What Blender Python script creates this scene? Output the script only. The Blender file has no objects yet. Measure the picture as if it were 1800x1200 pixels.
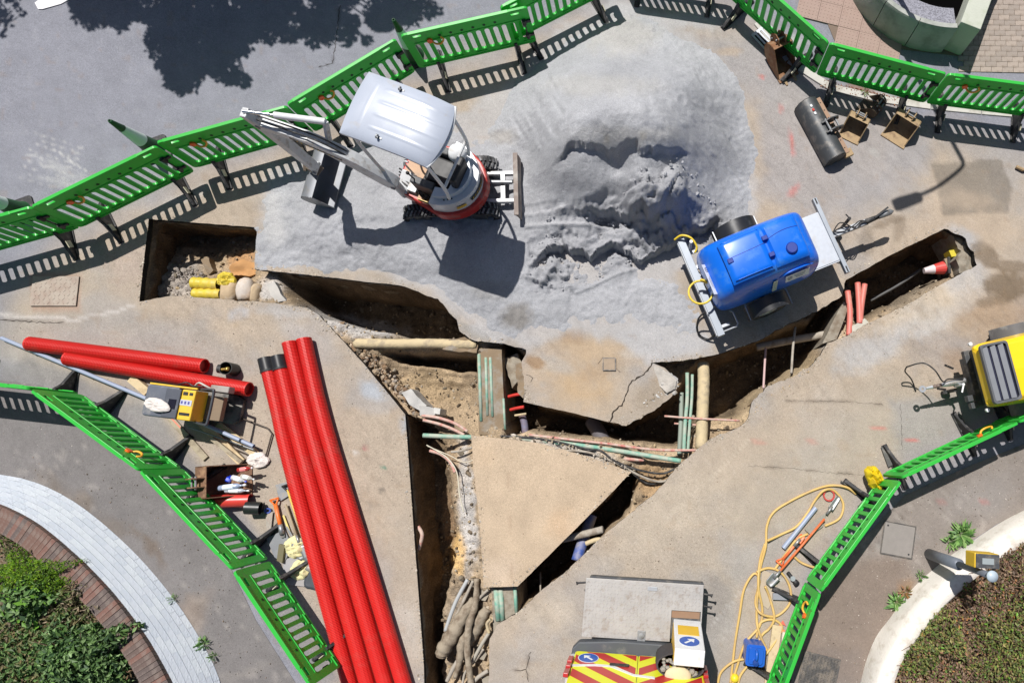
import bpy, math, random
import numpy as np
from mathutils import Vector, Matrix
from mathutils.geometry import tessellate_polygon, delaunay_2d_cdt
random.seed(7)
C = bpy.context.scene.collection
SC = bpy.context.scene
PI = math.pi

# ---------------------------------------------------------------- camera
CAM_H, CAM_F = 10.41, 1100.0         # metres above the road; focal length for a 1800 unit wide frame
CX, CY = 1178.0, 661.0               # where the lens axis meets the (cropped) frame
_n = np.array([1144.0 - CX, CY - 800.0, -CAM_F]); _n /= np.linalg.norm(_n)
_ez = -_n
_ex = np.array([1.0, 0, 0]); _ex -= _ex.dot(_n) * _n; _ex /= np.linalg.norm(_ex)
_ey = np.cross(_ez, _ex)
_R = np.array([_ex, _ey, _ez])
_C = np.array([0, 0, CAM_H])
cam_data = bpy.data.cameras.new('camera')
cam_data.sensor_width = 36.0
cam_data.lens = 36.0 * CAM_F / 1800.0
cam_data.shift_x = -(CX - 900.0) / 1800.0
cam_data.shift_y = (CY - 600.0) / 1800.0
cam_data.clip_start = 0.1
cam_data.clip_end = 500
cam = bpy.data.objects.new('camera', cam_data)
C.objects.link(cam)
m4 = Matrix([[*_R[0], 0], [*_R[1], 0], [*_R[2], CAM_H], [0, 0, 0, 1]])
cam.matrix_world = m4
SC.camera = cam

# ---------------------------------------------------------------- sky and sun
SUN_TO = Vector((0.23, -0.50, -1.0)).normalized()      # direction the light travels
el = math.asin(-SUN_TO.z)
az = math.atan2(-SUN_TO.x, -SUN_TO.y)                  # clockwise from +Y
world = bpy.data.worlds.new('World')
SC.world = world
world.use_nodes = True
wn = world.node_tree
sky = wn.nodes.new('ShaderNodeTexSky')
sky.sky_type = 'NISHITA'
sky.sun_disc = False
sky.sun_elevation = el
sky.sun_rotation = az
sky.dust_density = 1.5
wn.nodes['Background'].inputs['Strength'].default_value = 0.055
wn.links.new(sky.outputs['Color'], wn.nodes['Background'].inputs['Color'])
sd = bpy.data.lights.new('sun', 'SUN')
sd.energy = 4.9
sd.angle = math.radians(0.5)
sd.color = (1.0, 0.965, 0.92)
sun = bpy.data.objects.new('sun', sd)
sun.rotation_euler = SUN_TO.to_track_quat('-Z', 'Y').to_euler()
sun.location = (-8, 14, 20)
C.objects.link(sun)
SC.view_settings.view_transform = 'Standard'
SC.view_settings.look = 'None'
SC.view_settings.gamma = 1.0
SC.view_settings.exposure = 0.08
SC.view_settings.use_curve_mapping = False
SC.cycles.max_bounces = 6
SC.cycles.diffuse_bounces = 3
SC.cycles.glossy_bounces = 3
SC.cycles.transmission_bounces = 4
SC.cycles.caustics_reflective = False
SC.cycles.caustics_refractive = False

# ---------------------------------------------------------------- mapping between the survey grid (1800 x 1200 plan units) and metres
def P(u, v, z=0.0):
    d = _R @ np.array([u - CX, CY - v, -CAM_F])
    return Vector((_C + d * (z - CAM_H) / d[2]).tolist())

def plan(x, y, z):
    """metres -> plan units, vectorised"""
    x, y, z = np.broadcast_arrays(np.asarray(x, float), np.asarray(y, float), np.asarray(z, float))
    q = np.stack([x, y, z - CAM_H], -1) @ _R
    return CX + CAM_F * q[..., 0] / -q[..., 2], CY - CAM_F * q[..., 1] / -q[..., 2]

# ---------------------------------------------------------------- noise
def _h(i, j, s):
    n = (i.astype(np.int64) * 374761393 + j.astype(np.int64) * 668265263 + s * 1442695041) & 0xffffffff
    n = ((n ^ (n >> 13)) * 1274126177) & 0xffffffff
    n = ((n ^ (n >> 16)) * 2246822519) & 0xffffffff
    return ((n ^ (n >> 15)) & 0xffff) / 65535.0

def vnoise(x, y, s=0):
    i, j = np.floor(x), np.floor(y)
    fx, fy = x - i, y - j
    fx = fx * fx * (3 - 2 * fx); fy = fy * fy * (3 - 2 * fy)
    a, b, c, d = _h(i, j, s), _h(i + 1, j, s), _h(i, j + 1, s), _h(i + 1, j + 1, s)
    return (a * (1 - fx) + b * fx) * (1 - fy) + (c * (1 - fx) + d * fx) * fy * 1.0

def fbm(x, y, s=0, o=5, r=0.5):
    t, a, w = 0, 1.0, 0
    for k in range(o):
        t = t + a * vnoise(x * 2 ** k + 17.3 * k, y * 2 ** k - 9.1 * k, s + k); w += a; a *= r
    return t / w

def sstep(a, b, x):
    t = np.clip((x - a) / (b - a), 0, 1); return t * t * (3 - 2 * t)

def lin(c):
    return tuple(((x / 255.0) / 12.92 if x <= 10 else ((x / 255.0 + 0.055) / 1.055) ** 2.4) for x in c)

def inside(poly, u, v):
    r = np.zeros(u.shape, bool); n = len(poly)
    for k in range(n):
        (x1, y1), (x2, y2) = poly[k], poly[(k + 1) % n]
        if y1 == y2: continue
        c = ((y1 > v) != (y2 > v)) & (u < (x2 - x1) * (v - y1) / (y2 - y1) + x1)
        r ^= c
    return r

def dist_poly(poly, u, v, closed=True):
    d = np.full(u.shape, 1e9); n = len(poly)
    for k in range(n if closed else n - 1):
        x1, y1 = poly[k]; x2, y2 = poly[(k + 1) % n]
        dx, dy = x2 - x1, y2 - y1; L = dx * dx + dy * dy + 1e-9
        t = np.clip(((u - x1) * dx + (v - y1) * dy) / L, 0, 1)
        d = np.minimum(d, np.hypot(u - x1 - t * dx, v - y1 - t * dy))
    return d

def sdist(poly, u, v):                        # positive inside
    d = dist_poly(poly, u, v)
    return np.where(inside(poly, u, v), d, -d)

# ---------------------------------------------------------------- materials
def new_mat(name):
    m = bpy.data.materials.new(name); m.use_nodes = True
    return m, m.node_tree, m.node_tree.nodes['Principled BSDF']

def mat(name, col, rough=0.5, metal=0.0, var=0.12, scale=6.0, bump=0.0, bscale=60.0, dirt=None, dirt_amt=0.0, dscale=3.0,
        coat=0.0, spec=None, trans=0.0):
    m, nt, bs = new_mat(name)
    N, Lk = nt.nodes, nt.links
    tc = N.new('ShaderNodeTexCoord')
    no = N.new('ShaderNodeTexNoise'); no.inputs['Scale'].default_value = scale; no.inputs['Detail'].default_value = 6
    Lk.new(tc.outputs['Object'], no.inputs['Vector'])
    mx = N.new('ShaderNodeMix'); mx.data_type = 'RGBA'
    mx.inputs['A'].default_value = (*[c * (1 - var) for c in col], 1)
    mx.inputs['B'].default_value = (*[min(1, c * (1 + var)) for c in col], 1)
    Lk.new(no.outputs['Fac'], mx.inputs['Factor'])
    out = mx.outputs['Result']
    if dirt is not None:
        n2 = N.new('ShaderNodeTexNoise'); n2.inputs['Scale'].default_value = dscale; n2.inputs['Detail'].default_value = 8
        n2.inputs['Roughness'].default_value = 0.65
        Lk.new(tc.outputs['Object'], n2.inputs['Vector'])
        mr = N.new('ShaderNodeMapRange'); mr.inputs['From Min'].default_value = 0.62 - 0.35 * dirt_amt
        mr.inputs['From Max'].default_value = 0.72 - 0.2 * dirt_amt
        mr.inputs['To Max'].default_value = min(1.0, 0.35 + dirt_amt)
        Lk.new(n2.outputs['Fac'], mr.inputs['Value'])
        m2 = N.new('ShaderNodeMix'); m2.data_type = 'RGBA'
        Lk.new(out, m2.inputs['A']); m2.inputs['B'].default_value = (*dirt, 1)
        Lk.new(mr.outputs['Result'], m2.inputs['Factor'])
        out = m2.outputs['Result']
    Lk.new(out, bs.inputs['Base Color'])
    bs.inputs['Roughness'].default_value = rough
    rr = N.new('ShaderNodeMapRange'); rr.inputs['To Min'].default_value = max(0.05, rough - 0.1); rr.inputs['To Max'].default_value = min(1, rough + 0.12)
    Lk.new(no.outputs['Fac'], rr.inputs['Value']); Lk.new(rr.outputs['Result'], bs.inputs['Roughness'])
    bs.inputs['Metallic'].default_value = metal
    bs.inputs['Coat Weight'].default_value = coat
    if spec is not None: bs.inputs['Specular IOR Level'].default_value = spec
    if bump > 0:
        nb = N.new('ShaderNodeTexNoise'); nb.inputs['Scale'].default_value = bscale; nb.inputs['Detail'].default_value = 5
        Lk.new(tc.outputs['Object'], nb.inputs['Vector'])
        b = N.new('ShaderNodeBump'); b.inputs['Strength'].default_value = bump; b.inputs['Distance'].default_value = 0.01
        Lk.new(nb.outputs['Fac'], b.inputs['Height']); Lk.new(b.outputs['Normal'], bs.inputs['Normal'])
    if trans > 0:
        tr = N.new('ShaderNodeBsdfTranslucent'); Lk.new(out, tr.inputs['Color'])
        ms = N.new('ShaderNodeMixShader'); ms.inputs[0].default_value = trans
        Lk.new(bs.outputs[0], ms.inputs[1]); Lk.new(tr.outputs[0], ms.inputs[2])
        Lk.new(ms.outputs[0], nt.nodes['Material Output'].inputs['Surface'])
    return m

def ground_mat(name, speck=0.25, grit=140.0, bump=0.35, bdist=0.006, rough=0.9, mott=0.10, tone=0.87):
    """colour from the vertex colour layer 'col', broken up by grit and mottling"""
    m, nt, bs = new_mat(name)
    N, Lk = nt.nodes, nt.links
    at = N.new('ShaderNodeVertexColor'); at.layer_name = 'col'
    geo = N.new('ShaderNodeNewGeometry')
    n1 = N.new('ShaderNodeTexNoise'); n1.inputs['Scale'].default_value = grit; n1.inputs['Detail'].default_value = 3
    n1.inputs['Roughness'].default_value = 0.7
    n2 = N.new('ShaderNodeTexNoise'); n2.inputs['Scale'].default_value = 2.3; n2.inputs['Detail'].default_value = 9
    n2.inputs['Roughness'].default_value = 0.62
    n3 = N.new('ShaderNodeTexNoise'); n3.inputs['Scale'].default_value = 30; n3.inputs['Detail'].default_value = 5; n3.inputs['Roughness'].default_value = .7
    for n in (n1, n2, n3): Lk.new(geo.outputs['Position'], n.inputs['Vector'])
    def rng(src, lo, hi):
        r = N.new('ShaderNodeMapRange'); r.inputs['From Min'].default_value = 0.3; r.inputs['From Max'].default_value = 0.7
        r.inputs['To Min'].default_value = lo; r.inputs['To Max'].default_value = hi
        Lk.new(src, r.inputs['Value']); return r.outputs['Result']
    def mul(a, b):
        q = N.new('ShaderNodeMath'); q.operation = 'MULTIPLY'; Lk.new(a, q.inputs[0]); Lk.new(b, q.inputs[1]); return q.outputs[0]
    f = mul(mul(rng(n1.outputs["Fac"], (1 - speck) * tone, (1 + speck) * tone), rng(n2.outputs['Fac'], 1 - mott, 1 + mott)), rng(n3.outputs['Fac'], 1 - mott * 0.8 - .03, 1 + mott * 0.8 + .03))
    vm = N.new('ShaderNodeVectorMath'); vm.operation = 'SCALE'
    Lk.new(at.outputs['Color'], vm.inputs[0]); Lk.new(f, vm.inputs['Scale'])
    Lk.new(vm.outputs['Vector'], bs.inputs['Base Color'])
    bs.inputs['Roughness'].default_value = rough
    bs.inputs['Specular IOR Level'].default_value = 0.25
    b = N.new('ShaderNodeBump'); b.inputs['Strength'].default_value = bump; b.inputs['Distance'].default_value = bdist
    ad = N.new('ShaderNodeMath'); ad.operation = 'ADD'
    Lk.new(n1.outputs['Fac'], ad.inputs[0]); Lk.new(n3.outputs['Fac'], ad.inputs[1])
    Lk.new(ad.outputs[0], b.inputs['Height']); Lk.new(b.outputs['Normal'], bs.inputs['Normal'])
    return m

# ---------------------------------------------------------------- objects and naming
def tag(o, label=None, cat=None, group=None, kind=None):
    if label: o['label'] = label
    if cat: o['category'] = cat
    if group: o['group'] = group
    if kind: o['kind'] = kind
    return o

def empty(name, loc, rz=0.0, label=None, cat=None, group=None, rot=None, kind=None):
    o = bpy.data.objects.new(name, None); C.objects.link(o)
    o.location = loc; o.rotation_euler = rot if rot else (0, 0, rz)
    o.empty_display_size = 0.1
    return tag(o, label, cat, group, kind)

def link_mesh(name, verts, faces, material, parent=None, smooth=False, cols=None):
    me = bpy.data.meshes.new(name)
    me.from_pydata([tuple(v) for v in verts], [], [tuple(f) for f in faces])
    me.update()
    if material is not None: me.materials.append(material)
    if smooth: me.polygons.foreach_set('use_smooth', [True] * len(me.polygons))
    if cols is not None: set_cols(me, cols)
    o = bpy.data.objects.new(name, me); C.objects.link(o)
    if parent is not None: o.parent = parent
    return o

def set_cols(me, cols):
    at = me.color_attributes.new('col', 'FLOAT_COLOR', 'POINT')
    a = np.ones((len(me.vertices), 4), np.float32); a[:, :3] = cols
    at.data.foreach_set('color', a.ravel())

def fast_mesh(name, co, quads, material, parent=None, smooth=True, cols=None):
    """numpy arrays straight into a mesh; quads (n,4)"""
    me = bpy.data.meshes.new(name)
    nv, nf = len(co), len(quads); k = quads.shape[1]
    me.vertices.add(nv); me.vertices.foreach_set('co', np.asarray(co, np.float32).ravel())
    me.loops.add(nf * k); me.loops.foreach_set('vertex_index', quads.astype(np.int32).ravel())
    me.polygons.add(nf); me.polygons.foreach_set('loop_start', np.arange(0, nf * k, k, dtype=np.int32))
    me.polygons.foreach_set('loop_total', np.full(nf, k, np.int32))
    me.polygons.foreach_set('use_smooth', np.full(nf, smooth))
    me.update(calc_edges=True); me.validate()
    me.materials.append(material)
    if cols is not None: set_cols(me, cols)
    o = bpy.data.objects.new(name, me); C.objects.link(o)
    if parent is not None: o.parent = parent
    return o

def copy_tree(o, parent=None):
    c = o.copy(); C.objects.link(c); c.parent = parent
    for ch in list(o.children): copy_tree(ch, c)
    return c

class MB:
    """collects shapes, then links them as ONE mesh object"""
    def __init__(s): s.v, s.f = [], []
    def add(s, vs, fs, M=None):
        b = len(s.v)
        s.v += [tuple(M @ Vector(v)) if M is not None else tuple(v) for v in vs]
        s.f += [tuple(i + b for i in f) for f in fs]
        return s
    def box(s, c, d, rz=0.0, M=None, taper=1.0, rot=None):
        hx, hy, hz = d[0] / 2, d[1] / 2, d[2] / 2
        vs = [(x * hx * (taper if z > 0 else 1), y * hy * (taper if z > 0 else 1), z * hz) for z in (-1, 1) for y in (-1, 1) for x in (-1, 1)]
        T = Matrix.Translation(c) @ (Matrix.Rotation(rz, 4, 'Z') if rot is None else rot.to_matrix().to_4x4() if hasattr(rot, 'to_matrix') else rot)
        if M is not None: T = M @ T
        return s.add(vs, [(0, 2, 3, 1), (4, 5, 7, 6), (0, 1, 5, 4), (2, 6, 7, 3), (0, 4, 6, 2), (1, 3, 7, 5)], T)
    def bar(s, a, b, w, h, up=(0, 0, 1)):
        a, b = Vector(a), Vector(b); d = (b - a); L = d.length; d.normalize()
        y = Vector(up).cross(d)
        if y.length < 1e-4: y = Vector((1, 0, 0)).cross(d)
        y.normalize(); z = d.cross(y)
        T = Matrix(((d.x, y.x, z.x, 0), (d.y, y.y, z.y, 0), (d.z, y.z, z.z, 0), (0, 0, 0, 1)))
        return s.box((0, 0, 0), (L, w, h), M=Matrix.Translation((a + b) / 2) @ T)
    def tube(s, pts, r, n=8, caps=True):
        pts = [Vector(p) for p in pts]; rs = r if isinstance(r, (list, tuple)) else [r] * len(pts)
        b = len(s.v); prev = None
        for i, p in enumerate(pts):
            d = (pts[min(i + 1, len(pts) - 1)] - pts[max(i - 1, 0)]).normalized()
            if prev is None:
                a = Vector((0, 0, 1)).cross(d)
                if a.length < 0.05: a = Vector((1, 0, 0)).cross(d)
            else: a = prev - d * prev.dot(d)
            a.normalize(); prev = a; c = d.cross(a)
            for k in range(n):
                t = 2 * PI * k / n; s.v.append(tuple(p + (a * math.cos(t) + c * math.sin(t)) * rs[i]))
        for i in range(len(pts) - 1):
            for k in range(n):
                k2 = (k + 1) % n
                s.f.append((b + i * n + k, b + i * n + k2, b + (i + 1) * n + k2, b + (i + 1) * n + k))
        if caps:
            s.f.append(tuple(b + k for k in range(n))[::-1]); s.f.append(tuple(b + (len(pts) - 1) * n + k for k in range(n)))
        return s
    def pipe(s, pts, r, ri, n=20, depth=None):
        """open hollow pipe along pts"""
        pts = [Vector(p) for p in pts]
        s.tube(pts, r, n, caps=False); s.tube(pts, ri, n, caps=False)
        m = len(pts) * n; b = len(s.v) - 2 * m
        for k in range(n):
            k2 = (k + 1) % n
            s.f.append((b + k, b + m + k, b + m + k2, b + k2))
            e = (len(pts) - 1) * n
            s.f.append((b + e + k, b + e + k2, b + m + e + k2, b + m + e + k))
        return s
    def lathe(s, prof, n=24, M=None, a0=0.0, a1=2 * PI):
        full = abs(a1 - a0 - 2 * PI) < 1e-6
        vs, fs = [], []; cnt = n if full else n + 1
        for (r, z) in prof:
            for k in range(cnt):
                t = a0 + (a1 - a0) * k / n; vs.append((r * math.cos(t), r * math.sin(t), z))
        for i in range(len(prof) - 1):
            for k in range(n):
                k2 = (k + 1) % cnt
                fs.append((i * cnt + k, i * cnt + k2, (i + 1) * cnt + k2, (i + 1) * cnt + k))
        return s.add(vs, fs, M)
    def disc(s, c, r, z0, z1, n=20, M=None):
        return s.lathe([(0.0005, z0), (r, z0), (r, z1), (0.0005, z1)], n, (M if M is not None else Matrix()) @ Matrix.Translation((c[0], c[1], 0)))
    def sphere(s, c, r, n=10, m=7, sc=(1, 1, 1), M=None):
        prof = [(max(1e-4, math.sin(PI * k / m)), -math.cos(PI * k / m)) for k in range(m + 1)]
        T = Matrix.Translation(c) @ Matrix.Diagonal((r * sc[0], r * sc[1], r * sc[2], 1))
        return s.lathe(prof, n, (M @ T) if M is not None else T)
    def plate(s, outer, holes, h0, h1, M=None):
        """flat plate in local XY with holes, from z=h0 to h1"""
        loops = [list(outer)] + [list(h) for h in holes]
        tri = tessellate_polygon([[Vector((p[0], p[1], 0)) for p in l] for l in loops])
        fl = [p for l in loops for p in l]; n = len(fl)
        vs = [(p[0], p[1], h0) for p in fl] + [(p[0], p[1], h1) for p in fl]
        fs = []
        for t in tri:
            a, b, c = [Vector((*fl[i], 0)) for i in t]
            t = list(t)
            if (b - a).cross(c - a).z < 0: t = t[::-1]
            fs.append(tuple(i + n for i in t)); fs.append(tuple(t[::-1]))
        o = 0
        for l in loops:
            k = len(l)
            for i in range(k):
                j = (i + 1) % k; fs.append((o + i, o + j, o + j + n, o + i + n))
            o += k
        return s.add(vs, fs, M)
    def build(s, name, material, parent=None, smooth=False, bevel=0.0, seg=2, subsurf=0, auto=None):
        o = link_mesh(name, s.v, s.f, material, parent, smooth)
        import bmesh
        bm = bmesh.new(); bm.from_mesh(o.data); bmesh.ops.recalc_face_normals(bm, faces=bm.faces); bm.to_mesh(o.data); bm.free()
        if auto:
            o.data.polygons.foreach_set('use_smooth', [True] * len(o.data.polygons))
            ea = []
            me = o.data
            try: me.set_sharp_from_angle(angle=math.radians(auto))
            except Exception: pass
        if bevel > 0:
            b = o.modifiers.new('bevel', 'BEVEL'); b.width = bevel; b.segments = seg; b.limit_method = 'ANGLE'; b.angle_limit = math.radians(40)
            b.harden_normals = False
        if subsurf:
            b = o.modifiers.new('sub', 'SUBSURF'); b.levels = subsurf; b.render_levels = subsurf
        return o

def rrect(x0, y0, x1, y1, r, n=4):
    pts = []
    for cx, cy, a in ((x1 - r, y1 - r, 0), (x0 + r, y1 - r, 90), (x0 + r, y0 + r, 180), (x1 - r, y0 + r, 270)):
        for k in range(n + 1):
            t = math.radians(a + 90 * k / n); pts.append((cx + r * math.cos(t), cy + r * math.sin(t)))
    return pts

def smooth_path(pts, n=8):
    """Catmull-Rom through 3D points"""
    pts = [Vector(p) for p in pts]; out = []
    for i in range(len(pts) - 1):
        p0, p1, p2, p3 = pts[max(i - 1, 0)], pts[i], pts[i + 1], pts[min(i + 2, len(pts) - 1)]
        for k in range(n):
            t = k / n
            out.append(0.5 * ((2 * p1) + (p2 - p0) * t + (2 * p0 - 5 * p1 + 4 * p2 - p3) * t * t + (3 * p1 - p0 - 3 * p2 + p3) * t ** 3))
    out.append(pts[-1]); return out

def at(u, v, z, u2, v2):
    """origin on the ground plan and heading towards the second point"""
    a, b = P(u, v, z), P(u2, v2, z); return a, math.atan2(b.y - a.y, b.x - a.x)
# ================================================================ THE GROUND
def blob(cols, U, V, lst, seed=3):
    """stains and patches of another colour: (u, v, ru, rv, angle deg, colour, strength[, edge])"""
    wx = (fbm(U / 38, V / 38, seed, 4) - .5) * 2; wy = (fbm(U / 38 + 50, V / 38 + 9, seed + 1, 4) - .5) * 2
    fine = fbm(U / 9, V / 9, seed + 2, 4)
    for b in lst:
        u, v, ru, rv, a, c, s = b[:7]; e = b[7] if len(b) > 7 else 0.5
        ca, sa = math.cos(math.radians(a)), math.sin(math.radians(a))
        du, dv = U - u + wx * ru * .45, V - v + wy * rv * .45
        d = np.hypot((du * ca + dv * sa) / ru, (-du * sa + dv * ca) / rv) + (fine - .5) * .5
        w = (1 - sstep(1 - e, 1 + e * .4, d)) * s
        cols[:] = cols * (1 - w[:, None]) + np.array(c) * w[:, None]

def patch(cols, U, V, poly, c, s, soft=3.0, wob=4.0, seed=5):
    d = sdist(poly, U + (fbm(U / 25, V / 25, seed, 4) - .5) * 2 * wob * 2, V + (fbm(U / 25 + 31, V / 25, seed + 1, 4) - .5) * 2 * wob * 2)
    w = sstep(-soft, soft, d) * s
    cols[:] = cols * (1 - w[:, None]) + np.array(c) * w[:, None]

def line(cols, U, V, pts, width, c, s, wob=3.0, seed=8, closed=False):
    d = dist_poly(pts, U + (fbm(U / 16, V / 16, seed, 4) - .5) * 2 * wob, V + (fbm(U / 16 + 7, V / 16, seed + 1, 4) - .5) * 2 * wob, closed)
    w = (1 - sstep(width * .4, width, d)) * s
    cols[:] = cols * (1 - w[:, None]) + np.array(c) * w[:, None]

# edge of the excavation on the plan; third number: how broken the edge is (plan units)
TRENCH = [(262, 385, .6), (452, 400, .6), (447, 473, .6), (560, 485, 1), (705, 502, 2), (735, 512, 3), (770, 525, 3), (803, 562, 3),
          (808, 582, 3), (840, 600, 2), (880, 603, 2), (925, 615, 3), (917, 642, 3), (922, 675, 3), (920, 706, .7), (1000, 724, .7),
          (1075, 742, 3), (1100, 748, 3), (1120, 737, 3), (1145, 724, 3), (1175, 702, 3), (1190, 682, 3), (1192, 665, 3), (1168, 646, 1.5),
          (1145, 637, 1), (1200, 634, 1), (1262, 622, 1), (1330, 600, 1.5), (1380, 572, 2), (1440, 545, 2), (1480, 520, 1.5), (1487, 492, .7),
          (1570, 446, .6), (1660, 402, 3), (1692, 415, 4), (1712, 443, 4), (1717, 466, 2), (1688, 482, 1), (1640, 508, 1), (1590, 538, 1),
          (1520, 570, 1.5), (1490, 590, 2.5), (1455, 602, 3), (1428, 640, 3), (1396, 661, 3), (1345, 682, 3), (1325, 702, 3), (1315, 735, 2),
          (1300, 750, 2), (1250, 770, 2), (1225, 790, 2), (1196, 815, 2), (1150, 868, 1.5), (1110, 900, 1), (1075, 928, 1), (1040, 960, 1),
          (1000, 1000, 1.5), (940, 1047, 2), (905, 1080, 2.5), (872, 1100, 2), (860, 1128, 1), (858, 1290, 0), (748, 1290, 0), (745, 1170, 0),
          (712, 728, .5), (640, 640, .5), (560, 553, 1), (540, 541, 1.5), (470, 532, 1.5), (350, 523, 1), (300, 520, 1), (245, 530, .6)]
ISLAND = [(828, 764, 1), (880, 770, 1), (945, 778, 1), (1010, 795, 1), (1110, 829, .6), (1055, 886, .3), (910, 1030, .3), (878, 1031, .3),
          (850, 1032, .3), (845, 940, .3), (832, 820, .3)]

def densify(poly, step=6.0, seed=1):
    """plan polygon -> metre loop with a broken edge"""
    out = []; n = len(poly); k0 = 0
    for k in range(n):
        u1, v1, a = poly[k]; u2, v2, _ = poly[(k + 1) % n]
        L = math.hypot(u2 - u1, v2 - v1); m = max(1, int(L / step)); nx, ny = -(v2 - v1) / L, (u2 - u1) / L
        for i in range(m):
            t = i / m; u, v = u1 + (u2 - u1) * t, v1 + (v2 - v1) * t
            q = np.array([u / 11.0]), np.array([v / 11.0])
            d = (float(fbm(q[0], q[1], seed, 3)[0]) - .5) * 2 * a * 1.6 if i else 0
            p = P(u + nx * d, v + ny * d); out.append((p.x, p.y))
    return out
T_loop, I_loop = densify(TRENCH, 6, 11), densify(ISLAND, 8, 12)

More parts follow.
